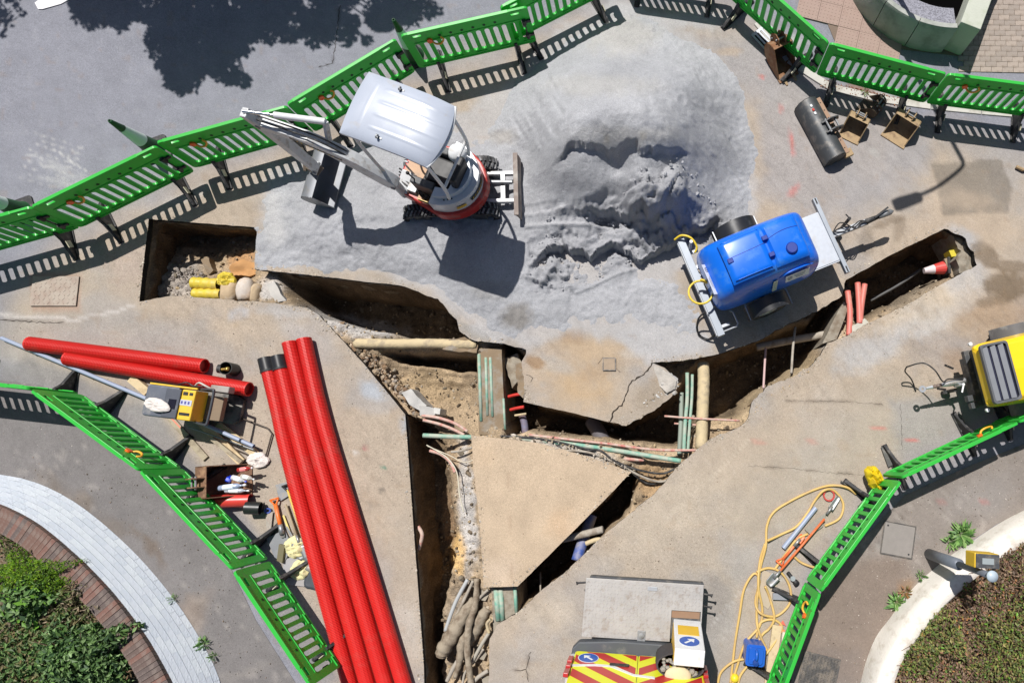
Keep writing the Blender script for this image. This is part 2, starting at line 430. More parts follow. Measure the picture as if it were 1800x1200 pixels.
def road_colours(x, y):
    U, V = plan(x, y, 0)
    big = fbm(x * .45 + 3, y * .45, 21, 5); mid = fbm(x * 2.1, y * 2.1, 22, 5)
    grey = np.array(lin((140, 141, 150))); tan = np.array(lin((172, 160, 146))); pave = np.array(lin((132, 128, 126)))
    cols = np.tile(grey, (len(x), 1))
    # dusty concrete/asphalt of the site: the further from the fence line on the upper left, the browner
    site = [(0, 520), (130, 400), (260, 340), (520, 250), (720, 130), (900, 60), (1100, 0), (1300, 0), (1450, 150), (1640, 230),
            (1830, 270), (1830, 720), (1600, 830), (1500, 930), (1420, 1010), (1370, 1230), (600, 1230), (430, 960), (200, 760), (60, 660), (0, 620)]
    w = sstep(-45, 60, sdist(site, U + (big - .5) * 90, V + (mid - .5) * 60))[:, None]
    cols = cols * (1 - w) + tan * w
    tn = np.array(lin((180, 163, 144))); gy = np.array(lin((160, 157, 156)))
    cols = cols * (1 - .0) ; f = (sstep(.42, .62, big) * .55 * w[:, 0])[:, None]; cols = cols * (1 - f) + tn * f
    f = (sstep(.5, .72, fbm(x * 1.1 + 9, y * 1.1, 27, 5)) * .55 * w[:, 0])[:, None]; cols = cols * (1 - f) + gy * f
    SAND = lin((178, 177, 178)); ORG = lin((190, 162, 126)); WET = lin((116, 101, 84)); GR = lin((148, 147, 149)); LT = lin((205, 203, 200))
    BR = lin((150, 122, 92)); DK = lin((98, 92, 86)); RED = lin((214, 88, 78)); PALE = lin((200, 186, 166))
    # greyer asphalt on the upper right and the left bottom
    patch(cols, U, V, [(1200, 60), (1320, 60), (1480, 170), (1640, 260), (1600, 330), (1430, 400), (1340, 330), (1330, 200)], lin((158, 155, 156)), .75, 25, 10)
    patch(cols, U, V, [(1560, 700), (1720, 690), (1760, 760), (1600, 830), (1580, 800)], lin((152, 149, 148)), .7, 14, 6)
    patch(cols, U, V, [(0, 640), (60, 630), (280, 730), (470, 960), (600, 1200), (540, 1200), (380, 960), (200, 790), (0, 700)], lin((138, 135, 135)), .85, 12, 5)
    patch(cols, U, V, [(-20, 560), (90, 555), (340, 560), (450, 640), (380, 690), (300, 650), (60, 640), (-20, 620)], lin((158, 152, 147)), .6, 15, 8)
    patch(cols, U, V, [(1180, 1000), (1290, 1020), (1300, 1200), (1240, 1200)], lin((160, 155, 150)), .6, 10, 6)
    blob(cols, U, V, [
        (1700, 390, 130, 70, 15, tn, .8, .7), (1760, 560, 90, 70, 0, BR, .5, .8), (1650, 620, 60, 50, 20, lin((150, 143, 140)), .6, .6), (1690, 640, 40, 25, 20, BR, .5, .6),
        (1560, 600, 110, 34, -28, SAND, .75, .7), (1690, 470, 60, 45, 20, SAND, .7, .6), (1690, 420, 40, 24, 30, SAND, .8, .5), (1680, 540, 90, 30, -30, LT, .35, .7),
        (1060, 615, 110, 30, 0, ORG, .5, .8), (1010, 680, 90, 45, 10, ORG, .7, .9), (1040, 655, 30, 16, 0, lin((168, 142, 112)), .4, .6), (980, 640, 40, 14, 20, lin((176, 168, 158)), .6, .6), (1110, 620, 30, 12, 0, lin((180, 174, 166)), .6, .6), (1055, 560, 60, 12, 0, lin((196, 170, 134)), .4, .8), (1160, 600, 60, 40, 0, ORG, .35, .8), (1010, 590, 26, 18, 0, BR, .4),
        (940, 635, 20, 12, 10, BR, .8, .3), (1070, 640, 26, 20, 0, lin((150, 132, 112)), .5, .6), (900, 560, 45, 32, -20, WET, .75, .45), (935, 575, 34, 22, 20, BR, .6, .6),
        (960, 580, 30, 18, 0, lin((185, 165, 140)), .7, .6), (835, 585, 34, 10, 35, lin((140, 136, 128)), .6, .4),
        (500, 548, 70, 14, 4, SAND, .6, .7), (420, 552, 20, 16, 0, lin((176, 184, 196)), .5, .6), (418, 560, 10, 18, 20, ORG, .3, .6), (520, 580, 46, 20, 20, SAND, .45, .8),
        (655, 690, 24, 18, 30, lin((178, 186, 196)), .7, .6), (712, 745, 10, 18, 0, lin((170, 182, 194)), .6, .6), (640, 980, 40, 120, 10, tn, .3, .8),
        (1740, 450, 26, 18, 50, WET, .75, .35), (1765, 500, 40, 26, 0, WET, .85, .35), (1780, 470, 34, 12, 0, WET, .7, .35), (1715, 440, 10, 24, 35, WET, .7, .4), (1745, 530, 34, 10, -10, WET, .6, .35),
        (1560, 390, 30, 8, -18, WET, .5, .3), (1525, 425, 16, 26, 10, WET, .4, .4), (1580, 400, 10, 28, 8, WET, .45, .4), (1610, 425, 60, 25, -20, tn, .5, .8),
        (595, 1020, 26, 16, 0, lin((122, 118, 116)), .3), (669, 861, 6, 5, 0, DK, .6, .3), (674, 819, 4, 4, 0, lin((70, 140, 120)), .7, .4), (641, 786, 5, 4, 0, lin((180, 90, 100)), .5, .4), (625, 796, 5, 4, 0, LT, .6, .4),
        (700, 1110, 40, 60, 0, LT, .25, .8), (1180, 900, 200, 60, -35, PALE, .35, .9), (1330, 780, 140, 60, -30, tn, .5, .9), (1450, 760, 60, 90, 10, lin((176, 168, 160)), .45, .8),
        (1620, 520, 100, 40, -30, PALE, .5, .8), (1030, 960, 60, 40, -45, ORG, .2, .8), (1255, 1060, 30, 60, 10, lin((140, 133, 128)), .55, .5), (960, 1080, 60, 40, 0, PALE, .4, .8),
        (330, 340, 60, 12, -18, LT, .4, .7), (230, 470, 60, 50, 0, lin((176, 160, 150)), .6, .7), (470, 320, 40, 40, 0, lin((196, 184, 172)), .6, .8), (860, 150, 60, 26, -10, lin((178, 168, 160)), .5, .8),
        (1240, 35, 70, 20, 0, SAND, .7, .7), (1280, 90, 24, 10, 0, ORG, .35, .5), (1090, 20, 60, 22, 0, SAND, .9, .6), (1170, 40, 60, 20, 0, SAND, .8, .6),
        (1400, 70, 30, 16, 0, LT, .3, .6), (1520, 155, 34, 10, 15, lin((140, 105, 85)), .7, .5), (1560, 165, 30, 8, 15, LT, .4, .5), (1650, 420, 30, 10, -25, BR, .4, .5),
        (1392, 250, 5, 26, -8, RED, .5, .5), (1372, 190, 5, 10, 0, RED, .25, .5), (1395, 335, 18, 7, -50, RED, .38, .6), (1340, 135, 6, 4, 0, RED, .45, .5), (1600, 773, 14, 4, 0, RED, .5, .5), (1545, 753, 16, 4, 5, RED, .4, .5), (1562, 800, 4, 4, 0, RED, .3, .5), (1335, 776, 14, 5, 10, RED, .2, .6), (1425, 775, 12, 5, 20, RED, .2, .6),
        (1540, 270, 14, 8, 30, lin((190, 190, 185)), .3, .6), (1395, 75, 20, 12, 0, lin((190, 188, 184)), .35, .6),
    ])
    # sand dust lying round the heap
    d = sdist([(470, 300), (560, 270), (860, 170), (980, 60), (1110, 10), (1270, 100), (1322, 250), (1318, 360), (1270, 440), (1200, 480), (1180, 560), (1245, 610),
               (1150, 632), (1100, 600), (1040, 590), (1000, 580), (930, 608), (860, 600), (800, 560), (760, 515), (690, 478), (500, 462), (445, 480), (452, 390)],
              U + (mid - .5) * 60, V + (fbm(x * 3, y * 3, 33, 4) - .5) * 50)
    w = (sstep(-14, 10, d) * .75)[:, None]; cols = cols * (1 - w) + np.array(SAND) * w
    patch(cols, U, V, [(1080, 590), (1160, 560), (1250, 590), (1255, 620), (1180, 634), (1135, 634)], SAND, .75, 8, 6)
    # old road patches, joints and cracks
    patch(cols, U, V, [(1635, 285), (1762, 282), (1782, 332), (1770, 372), (1660, 378)], lin((126, 118, 108)), .75, 3, 3)
    blob(cols, U, V, [(1700, 350, 60, 22, 8, tn, .55, .7)], 44)
    patch(cols, U, V, [(50, 480), (142, 480), (142, 548), (55, 548)], lin((168, 138, 120)), .6, 3, 2)
    line(cols, U, V, [(0, 553), (110, 560), (130, 562), (165, 553), (205, 547), (245, 532)], 4, lin((206, 200, 196)), .55, 4)
    line(cols, U, V, [(0, 560), (110, 567)], 2.2, lin((110, 104, 100)), .6, 3)
    line(cols, U, V, [(1315, 818), (1400, 824), (1480, 832), (1560, 836)], 1.6, lin((120, 108, 96)), .5, 1)
    line(cols, U, V, [(1380, 704), (1480, 705), (1552, 710)], 1.6, lin((120, 108, 96)), .5, 1)
    line(cols, U, V, [(1160, 920), (1240, 850), (1320, 770)], 1.8, lin((206, 194, 176)), .35, 3)
    line(cols, U, V, [(1583, 710), (1586, 790)], 1.5, lin((120, 112, 104)), .5, 1)
    line(cols, U, V, [(932, 1145), (925, 1175), (905, 1178)], 2.2, lin((110, 98, 86)), .5, 3)
    line(cols, U, V, [(925, 1175), (930, 1200)], 2, lin((110, 98, 86)), .5, 3)
    line(cols, U, V, [(598, 10), (592, 60), (585, 112), (560, 118)], 1.8, lin((88, 86, 90)), .5, 2)
    blob(cols, U, V, [(1180, 665, 14, 16, 0, SAND, .8, .5), (1140, 695, 30, 36, 30, lin((150, 136, 118)), .6, .5)], 52)
    for k in range(9):
        a = 22 + k * 2.6
        line(cols, U, V, [(150 - k * 4, 262 + k * 9), (60 - k * 3, 232 + k * 10)], 1.5, LT, .35 if k < 7 else .2, 5, 60 + k)
    line(cols, U, V, [(95, 262), (150, 300)], 2, LT, .5, 2)
    blob(cols, U, V, [(110, 300, 60, 12, 25, LT, .3, .8), (130, 325, 70, 8, 12, LT, .3, .8)], 55)
    line(cols, U, V, [(1400, 1010), (1300, 1040), (1250, 1100)], 2, LT, .3, 6, 63)
    line(cols, U, V, [(760, 1010), (650, 900), (640, 760)], 1.6, lin((150, 138, 124)), .35, 4, 64)
    tr = (np.abs(((x * .8 + y * .6) * 4.1 + mid * 2.2) % 1.0 - .5) < .08) * sstep(.5, .62, big) * .10; cols = cols * (1 - tr[:, None])
    # grit, pale aggregate and small dark stains
    g = vnoise(x * 55, y * 55, 71); cols = cols * (1 + (g[:, None] - .5) * .10)
    sp = sstep(.83, .9, vnoise(x * 13, y * 13, 75))[:, None] * .06; cols = cols * (1 - sp) + np.array(LT) * sp
    sp = sstep(.84, .92, vnoise(x * 8 + 4, y * 8, 76))[:, None] * .16; cols = cols * (1 - sp) + np.array(BR) * sp
    return cols

_cs = [P(u, v, 0) for u in (-120, 1920) for v in (-120, 1300)]
X0, X1 = min(p.x for p in _cs), max(p.x for p in _cs)
Y0, Y1 = min(p.y for p in _cs), max(p.y for p in _cs)
def build_road():
    st = 0.05
    xs = np.arange(X0, X1 + 1e-6, st); ys = np.arange(Y0, Y1 + 1e-6, st)
    gx, gy = np.meshgrid(xs, ys); gx, gy = gx.ravel(), gy.ravel()
    near = np.zeros(gx.shape, bool)
    cells = set()
    for x, y in T_loop + I_loop:
        for a in (-1, 0, 1):
            for b in (-1, 0, 1): cells.add((round(x / .035) + a, round(y / .035) + b))
    key = np.round(gx / .035).astype(int), np.round(gy / .035).astype(int)
    near = np.array([(a, b) in cells for a, b in zip(*[k.tolist() for k in key])])
    pts = [Vector((x, y)) for x, y in T_loop + I_loop] + [Vector((x, y)) for x, y in zip(gx[~near].tolist(), gy[~near].tolist())]
    nT, nI = len(T_loop), len(I_loop)
    ed = [(i, (i + 1) % nT) for i in range(nT)] + [(nT + i, nT + (i + 1) % nI) for i in range(nI)]
    vs, _, fs, *_r = delaunay_2d_cdt(pts, ed, [], 0, 1e-5)
    co = np.array([(v[0], v[1]) for v in vs]); tri = np.array([tuple(f) for f in fs if len(f) == 3])
    cen = co[tri].mean(1)
    a, b = co[tri[:, 1]] - co[tri[:, 0]], co[tri[:, 2]] - co[tri[:, 0]]
    flip = (a[:, 0] * b[:, 1] - a[:, 1] * b[:, 0]) < 0; tri[flip] = tri[flip][:, ::-1]
    inT = inside(T_loop, cen[:, 0], cen[:, 1]); inI = inside(I_loop, cen[:, 0], cen[:, 1])
    z = (fbm(co[:, 0] * .5, co[:, 1] * .5, 90, 3) - .5) * .02
    for nm, sel in (('road', ~inT), ('road_island', inI)):
        t = tri[sel]; used, inv = np.unique(t, return_inverse=True); c2 = co[used]
        zz = z[used].copy()
        cols = road_colours(c2[:, 0], c2[:, 1])
        if nm == 'road_island':
            U, V = plan(c2[:, 0], c2[:, 1], 0)
            cols = np.tile(np.array(lin((192, 172, 148))), (len(c2), 1)) * (1 + (fbm(c2[:, 0] * 3, c2[:, 1] * 3, 95, 5)[:, None] - .5) * .2)
            blob(cols, U, V, [(985, 920, 30, 30, -45, lin((200, 166, 130)), .35, .8), (850, 800, 40, 30, 0, lin((205, 180, 150)), .4, .8), (880, 1000, 30, 30, 0, lin((204, 186, 168)), .4, .8)], 97)
            line(cols, U, V, [(893, 830), (898, 960), (900, 1020)], 1.5, lin((160, 134, 112)), .3, 1, 98)
        o = fast_mesh(nm, np.column_stack([c2, zz]), inv.reshape(-1, 3), M_road, None, True, cols)
        tag(o, kind='structure')

ALB = .74
M_road = ground_mat('road_dust', .28, 90, .5, .006)
build_road()

def frame_sheet():
    B = 70
    v = [(-B, -B, -.03), (B, -B, -.03), (B, B, -.03), (-B, B, -.03), (X0, Y0, -.03), (X1, Y0, -.03), (X1, Y1, -.03), (X0, Y1, -.03),
         (X0, Y0, .0), (X1, Y0, .0), (X1, Y1, .0), (X0, Y1, .0)]
    v = [(x, y, 0.0 if i < 8 else z) for i, (x, y, z) in enumerate(v)][:8]
    f = [(0, 1, 5, 4), (1, 2, 6, 5), (2, 3, 7, 6), (3, 0, 4, 7)]
    tag(link_mesh('ground', v, f, mat('far_asphalt', lin((150, 149, 156)), .9, var=.15, scale=2, bump=.2), None), kind='structure')
frame_sheet()

# ---- trench walls
def build_walls(name, loop, into_soil):
    n = len(loop); co = np.array(loop); z_rows = np.array([.012, -.02, -.05, -.09, -.15, -.23, -.33, -.45, -.6, -.78, -1.0, -1.3, -1.8])
    nx = np.roll(co, -1, 0) - np.roll(co, 1, 0); nr = np.column_stack([nx[:, 1], -nx[:, 0]]); nr /= np.linalg.norm(nr, axis=1)[:, None] + 1e-9
    area = 0.5 * np.sum(co[:, 0] * np.roll(co[:, 1], -1) - np.roll(co[:, 0], -1) * co[:, 1])
    if area < 0: nr = -nr                       # nr points out of the polygon
    if not into_soil: nr = -nr                  # for the island the soil is inside
    s = np.cumsum(np.r_[0, np.linalg.norm(np.diff(co, axis=0), axis=1)])
    V, Cc = [], []
    zt = (fbm(co[:, 0] * .5, co[:, 1] * .5, 90, 3) - .5) * .02
    for k, z in enumerate(z_rows):
        amp = 0 if k == 0 else .006 if z > -.1 else .05 + .03 * min(1, -z)
        d = (fbm(s * 5, np.full(n, z * 9), 101, 5) - .42) * amp * 2 + (0 if z > -.1 else .02 + .05 * min(1., -z) * (1 if into_soil else 1))
        if z < -1: d = d - .1
        V.append(np.column_stack([co + nr * d[:, None], np.where(k == 0, zt, z + zt * 0) + (0 if k == 0 else 0)]))
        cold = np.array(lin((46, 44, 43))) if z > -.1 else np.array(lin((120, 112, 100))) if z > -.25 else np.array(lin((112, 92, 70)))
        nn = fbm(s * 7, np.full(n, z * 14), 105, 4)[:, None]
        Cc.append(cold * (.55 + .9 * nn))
    m = len(z_rows); V = np.vstack(V); Cc = np.vstack(Cc)
    i = np.arange(n); j = (i + 1) % n; q = []
    for k in range(m - 1): q.append(np.column_stack([k * n + i, k * n + j, (k + 1) * n + j, (k + 1) * n + i]))
    q = np.vstack(q)
    if (area > 0) == into_soil: q = q[:, ::-1]
    return tag(fast_mesh(name, V, q, M_soil, None, False, Cc), kind='structure')

M_soil = ground_mat('soil', .40, 42, .8, .016, .95, .26, .95)
M_stone = ground_mat('loose_stone', .2, 90, .1, .002, .9, .1)
build_walls('trench_wall', T_loop, True)
build_walls('island_edge', I_loop, False)

# ---- generic smooth surface through levelled points
def tps(ctrl, x, y, lam=1e-3):
    p = np.array([(*P(u, v, z)[:2], z) for u, v, z in ctrl]); n = len(p)
    def k(r2): return np.where(r2 > 1e-9, r2 * np.log(np.maximum(r2, 1e-9)) * .5, 0)
    K = k(((p[:, None, :2] - p[None, :, :2]) ** 2).sum(-1)) + lam * np.eye(n)
    A = np.zeros((n + 3, n + 3)); A[:n, :n] = K; A[:n, n] = 1; A[:n, n + 1:] = p[:, :2]; A[n, :n] = 1; A[n + 1:, :n] = p[:, :2].T
    w = np.linalg.solve(A, np.r_[p[:, 2], 0, 0, 0]); out = np.full(x.shape, w[n]) + w[n + 1] * x + w[n + 2] * y
    for i in range(n): out += w[i] * k((x - p[i, 0]) ** 2 + (y - p[i, 1]) ** 2)
    return out

def grid(x0, x1, y0, y1, st):
    xs = np.arange(x0, x1, st); ys = np.arange(y0, y1, st); gx, gy = np.meshgrid(xs, ys)
    nx, ny = len(xs), len(ys); i = np.arange(nx * ny).reshape(ny, nx)
    q = np.stack([i[:-1, :-1], i[:-1, 1:], i[1:, 1:], i[1:, :-1]], -1).reshape(-1, 4)
    return gx.ravel(), gy.ravel(), q
def keep(x, y, z, q, cols, mask):
    ok = mask[q].any(1); q = q[ok]; used, inv = np.unique(q, return_inverse=True)
    return np.column_stack([x, y, z])[used], inv.reshape(-1, 4), cols[used]

# ---- trench floor
def build_floor():
    tx = [p[0] for p in T_loop]; ty = [p[1] for p in T_loop]; x, y, q = grid(min(tx) - .2, max(tx) + .2, min(ty) - .2, max(ty) + .2, .033)
    ctrl = [(300, 420, -.9), (400, 430, -.95), (440, 420, -.8), (270, 470, -.6), (320, 480, -.5), (280, 515, -.45), (340, 505, -.45), (400, 480, -.62), (432, 455, -.5),
            (447, 450, -.45), (470, 500, -.15), (485, 520, -.1), (430, 515, -.45), (395, 515, -.55), (375, 452, -.8), (500, 505, -.2),
            (520, 540, -.06), (580, 556, -.05), (620, 575, -.07), (680, 592, -.1), (740, 594, -.16), (800, 602, -.2), (840, 615, -.15), (880, 620, -.3),
            (600, 615, -.12), (650, 680, -.25), (690, 715, -.32), (730, 737, -.35), (720, 660, -.6), (780, 680, -.65), (820, 700, -.65), (760, 720, -.6), (820, 740, -.45),
            (860, 700, -.5), (790, 785, -.55), (812, 800, -.3), (822, 900, -.14), (838, 980, -.12), (800, 990, -.3), (790, 920, -.5),
            (1000, 790, -.08), (1080, 808, -.1), (900, 766, -.05), (950, 773, -.07), (1115, 845, -.3), (1150, 845, -.35), (1180, 815, -.3), (1150, 795, -.4), (1200, 770, -.5),
            (1270, 745, -.45), (1312, 738, -.3), (1335, 700, -.12), (1400, 650, -.1), (1440, 610, -.15), (1000, 940, -.6), (1060, 925, -.3), (1470, 570, -.5), (1495, 575, -.3),
            (1645, 505, -.55), (1560, 540, -.6), (1600, 470, -.8), (1700, 455, -.3), (820, 1060, -.5), (820, 1150, -.55), (855, 1080, -.3), (860, 1040, -.25), (820, 1250, -.55),
            (930, 640, -.3), (915, 690, -.45), (240, 380, -.9), (1730, 400, -.4), (1300, 580, -.8)]
    z = tps(ctrl, x, y); z = np.clip(z, -1.4, -.03)
    U, V = plan(x, y, z * .8)
    pits = [([(492, 478), (705, 488), (770, 512), (832, 560), (815, 588), (760, 588), (700, 583), (620, 566), (560, 549), (520, 530)], -1.65, 9),
            ([(668, 618), (838, 622), (838, 648), (820, 645), (800, 650), (760, 640), (700, 632)], -1.2, 5),
            ([(888, 600), (925, 640), (930, 706), (1075, 745), (1190, 690), (1230, 640), (1440, 555), (1480, 525), (1452, 596), (1418, 636), (1342, 677), (1318, 700), (1290, 725), (1240, 733), (1190, 782), (1130, 770), (1000, 758), (930, 752), (888, 757)], -1.65, 10),
            ([(1510, 480), (1660, 395), (1725, 455), (1668, 480), (1628, 495), (1515, 560)], -1.45, 9),
            ([(700, 730), (750, 742), (775, 790), (788, 850), (797, 960), (786, 1010), (772, 1060), (768, 1300), (735, 1300)], -1.2, 8),
            ([(1108, 828), (1075, 862), (1040, 900), (985, 950), (905, 1025), (900, 1075), (940, 1052), (1000, 1000), (1072, 925), (1104, 893), (1116, 860), (1125, 840)], -1.65, 8)]
    wb = (fbm(x * 2.5, y * 2.5, 120, 5) - .5)
    pit = np.zeros(x.shape)
    for poly, dep, soft in pits:
        w = sstep(-soft, soft, sdist(poly, U + wb * 22, V + wb * 16)); z = z * (1 - w) + np.minimum(dep, z) * w; pit = np.maximum(pit, w)
    rub = sstep(-10, 10, np.maximum(sdist([(575, 560), (620, 600), (690, 640), (760, 720), (740, 745), (700, 725), (640, 650)], U, V),
                                    np.maximum(sdist([(262, 460), (310, 458), (345, 480), (345, 530), (250, 530)], U, V), sdist([(600, 600), (660, 612), (665, 635), (620, 630)], U, V))))
    lump = np.abs(fbm(x * 7, y * 7, 122, 5) - .5) * 2
    z += (fbm(x * 11, y * 11, 127, 4) - .5) * .07 + (fbm(x * 3, y * 3, 121, 6) - .5) * (.16 + .14 * pit) + (lump - .3) * .09 + rub * (vnoise(x * 22, y * 22, 124) - .5) * .09
    z = np.minimum(z, -.015)
    cols = np.tile(np.array(lin((168, 148, 122))), (len(x), 1))
    U, V = plan(x, y, z)
    n2 = fbm(x * 2, y * 2, 130, 6)[:, None]; cols = cols * (.5 + 1.0 * n2)
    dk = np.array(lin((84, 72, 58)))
    w = (sstep(-.7, -1.15, z))[:, None] * .75; cols = cols * (1 - w) + dk * w  # deep damp soil, its colour darkened further for the shade in the pits
    G, TN, OR, LG = lin((160, 152, 144)), lin((186, 166, 134)), lin((184, 142, 100)), lin((184, 180, 176))
    blob(cols, U, V, [(300, 495, 60, 40, 0, G, .9, .4), (430, 455, 30, 18, -20, OR, .85, .5), (475, 505, 26, 24, 30, LG, .9, .5), (620, 575, 90, 20, 12, LG, .9, .5), (540, 548, 40, 12, 10, LG, .9, .5),
                      (740, 600, 80, 10, 2, lin((150, 142, 130)), .8, .5), (640, 640, 70, 22, 48, lin((158, 140, 120)), .8, .5), (700, 700, 60, 22, 45, lin((176, 154, 128)), .8, .6),
                      (760, 680, 60, 40, 10, lin((172, 150, 118)), .7, .7), (822, 900, 18, 130, -3, LG, .9, .4), (806, 970, 12, 40, -6, lin((214, 176, 116)), .8, .4), (790, 900, 14, 60, -5, lin((128, 104, 80)), .7, .5),
                      (1000, 790, 110, 14, 12, lin((190, 182, 172)), .8, .5), (1150, 840, 40, 40, 0, lin((166, 136, 100)), .8, .6), (1330, 705, 50, 24, -35, TN, .9, .6), (1400, 650, 50, 18, -30, TN, .9, .6),
                      (1275, 745, 40, 14, -10, lin((190, 168, 136)), .7, .6), (1600, 525, 70, 22, -28, lin((138, 126, 110)), .8, .6), (1460, 580, 20, 40, 20, lin((160, 160, 158)), .8, .5),
                      (820, 1100, 50, 90, 0, lin((150, 140, 128)), .7, .6), (880, 1085, 40, 12, -35, TN, .8, .5), (775, 800, 30, 50, 0, lin((120, 100, 78)), .6, .6), (1700, 455, 20, 30, 20, LG, .7, .5)], 140)
    inn = sdist(TRENCH_M, x, y) > -.16
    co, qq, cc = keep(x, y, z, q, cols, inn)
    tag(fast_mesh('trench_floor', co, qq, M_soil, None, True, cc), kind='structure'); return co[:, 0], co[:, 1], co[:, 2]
TRENCH_M = [tuple(p) for p in T_loop[::2]]
_fx, _fy, _fz = build_floor()
def floor_z(x, y): return float(_fz[np.argmin((_fx - x) ** 2 + (_fy - y) ** 2)])

# ---- the heap of crushed stone sand
def build_sand():
    a, b = P(425, 0, 0), P(1365, 625, 0); x, y, q = grid(a.x, b.x, b.y, a.y, .022)
    ctrl = [(475, 320, -.03), (452, 370, -.03), (445, 440, -.03), (448, 480, -.03), (520, 478, -.03), (620, 480, -.03), (695, 485, -.03), (740, 503, -.02), (800, 548, -.03), (860, 605, -.04), (935, 610, -.04),
            (940, 560, .03), (1000, 545, .04), (1080, 520, .05), (1160, 480, .05), (1190, 560, .02), (1250, 560, -.02), (1250, 610, -.04), (1170, 610, -.03), (1080, 585, -.02), (1000, 590, -.03), (1290, 440, -.03), (1240, 440, .04), (1335, 390, -.04), (1345, 330, -.04), (1338, 250, -.04), (1310, 150, -.04), (1262, 92, -.04), (1190, 58, -.03),
            (1110, 20, -.03), (1050, 38, -.03), (960, 98, -.04), (900, 150, -.04), (855, 200, -.04), (800, 190, -.05), (650, 240, -.04), (560, 275, -.04), (1400, 250, -.2), (1000, 20, -.2), (420, 400, -.1), (500, 260, -.12),
            (530, 330, .03), (600, 350, .1), (650, 290, .1), (560, 420, .12), (500, 420, .06), (640, 430, .16), (700, 450, .18), (760, 450, .2), (720, 490, .04), (850, 460, .2), (880, 520, .1), (870, 570, .03), (930, 520, .08), (820, 350, .16), (760, 300, .12), (900, 330, .22),
            (930, 280, .26), (885, 240, .08), (900, 200, .12), (1010, 110, .36), (1100, 80, .34), (1170, 100, .36), (1010, 170, .72), (1100, 150, .78), (1170, 170, .74), (1000, 235, .82), (1100, 240, .9), (1180, 240, .82),
            (950, 180, .42), (930, 235, .34), (1205, 150, .58), (1208, 240, .64), (1245, 200, .40), (1250, 250, .42), (1288, 240, .14), (1300, 300, .08), (1230, 310, .42), (1270, 350, .2), (1240, 380, .30), (1290, 400, .04),
            (990, 300, .62), (1090, 290, .66), (1180, 300, .66), (940, 340, .3), (990, 360, .4), (1050, 335, .56), (1110, 315, .72), (1170, 320, .68), (1200, 350, .58), (1150, 360, .6), (1080, 370, .42),
            (1130, 400, .42), (1060, 420, .3), (980, 420, .24), (960, 470, .16), (1040, 470, .1), (1150, 430, .2), (1200, 410, .14)]
    ctrl = [(u, v, q_ if q_ < .28 else .28 + (q_ - .28) * 2.1) for u, v, q_ in ctrl]; z = tps(ctrl, x, y, .01)
    U, V = plan(x, y, np.clip(z, 0, 1.2))
    n1 = fbm(x * 1.7, y * 1.7, 200, 6); n3 = fbm(x * 6, y * 6, 203, 5)
    # the smooth cut top ends in a ragged lip towards the excavator
    lip = np.interp(U, [960, 985, 1000, 1060, 1066, 1120, 1124, 1175, 1192, 1215, 1240], [300, 272, 258, 262, 268, 264, 275, 272, 262, 272, 300]) + (vnoise(U / 7, V / 40, 205) - .5) * 7
    w = sstep(965, 1005, U) * (1 - sstep(1185, 1220, U)) * sstep(0, 3, V - lip) * np.exp(-np.clip(V - lip, 0, 300) / 38)
    z -= .16 * w
    # second and third ragged lips further down
    rag = (vnoise(U / 6, V / 60, 241) - .5) * 9 + (vnoise(U / 17, V / 90, 242) - .5) * 14
    l2 = np.interp(U, [925, 1037, 1083, 1103, 1130, 1140, 1165, 1180, 1195], [380, 364, 369, 380, 360, 375, 362, 330, 312]) + rag * .6
    z -= .30 * sstep(1020, 1060, U) * (1 - .7 * sstep(1140, 1165, U)) * (1 - sstep(1165, 1195, U)) * sstep(0, 4, V - l2) * np.exp(-np.clip(V - l2, 0, 300) / 30)
    z += .10 * sstep(960, 1060, U) * (1 - sstep(1180, 1215, U)) * np.exp(-np.abs(np.clip(l2 - V, 0, 300)) / 45) * (V < l2)
    l3 = np.interp(U, [925, 960, 990, 1040, 1075, 1128, 1180, 1200, 1262], [470, 440, 432, 450, 430, 462, 438, 416, 385]) + rag
    z -= .22 * sstep(925, 950, U) * (1 - sstep(1245, 1275, U)) * sstep(0, 4, V - l3) * np.exp(-np.clip(V - l3, 0, 300) / 24)
    z += .14 * sstep(925, 960, U) * (1 - sstep(1240, 1275, U)) * np.exp(-np.abs(np.clip(l3 - V, 0, 300)) / 26) * (V < l3)
    # crumbly second ridge
    R = [(985, 372), (1060, 325), (1120, 298), (1195, 312), (1240, 350), (1295, 400), (1262, 425), (1200, 440), (1120, 468), (1010, 505), (950, 530), (928, 480), (932, 425), (985, 400), (1060, 392)]
    rw = sstep(-12, 16, sdist(R, U + (n3 - .5) * 40, V + (n1 - .5) * 30))
    wx_, wy_ = x + (n3 - .5) * .35, y + (fbm(x * 6 + 40, y * 6, 208, 4) - .5) * .35
    nn = fbm(wx_ * 1.5 + .8 * wy_, wy_ * 2.0 - .5 * wx_, 206, 3) * 5.0
    ter = np.floor(nn) + sstep(.80, .97, nn - np.floor(nn))
    z += rw * ((ter / 5.0 - .5) * .42 + (n3 - .5) * .16 + (np.abs(fbm(x * 11, y * 11, 207, 4) - .5)) * .08)
    # lump on the crest that overhangs the shade
    d = np.hypot((U - 1135) / 42, (V - 352) / 30); z += .13 * (1 - sstep(.75, 1.05, d + (n3 - .5) * .5))
    d = np.hypot((U - 1185) / 24, (V - 330) / 40); z += .16 * (1 - sstep(.6, 1.1, d + (n3 - .5) * .6))
    # roughened part beside the big bucket
    rb = sstep(0, 30, sdist([(500, 380), (560, 350), (660, 350), (700, 420), (640, 480), (510, 460)], U, V)); z += rb * (n3 - .5) * .05
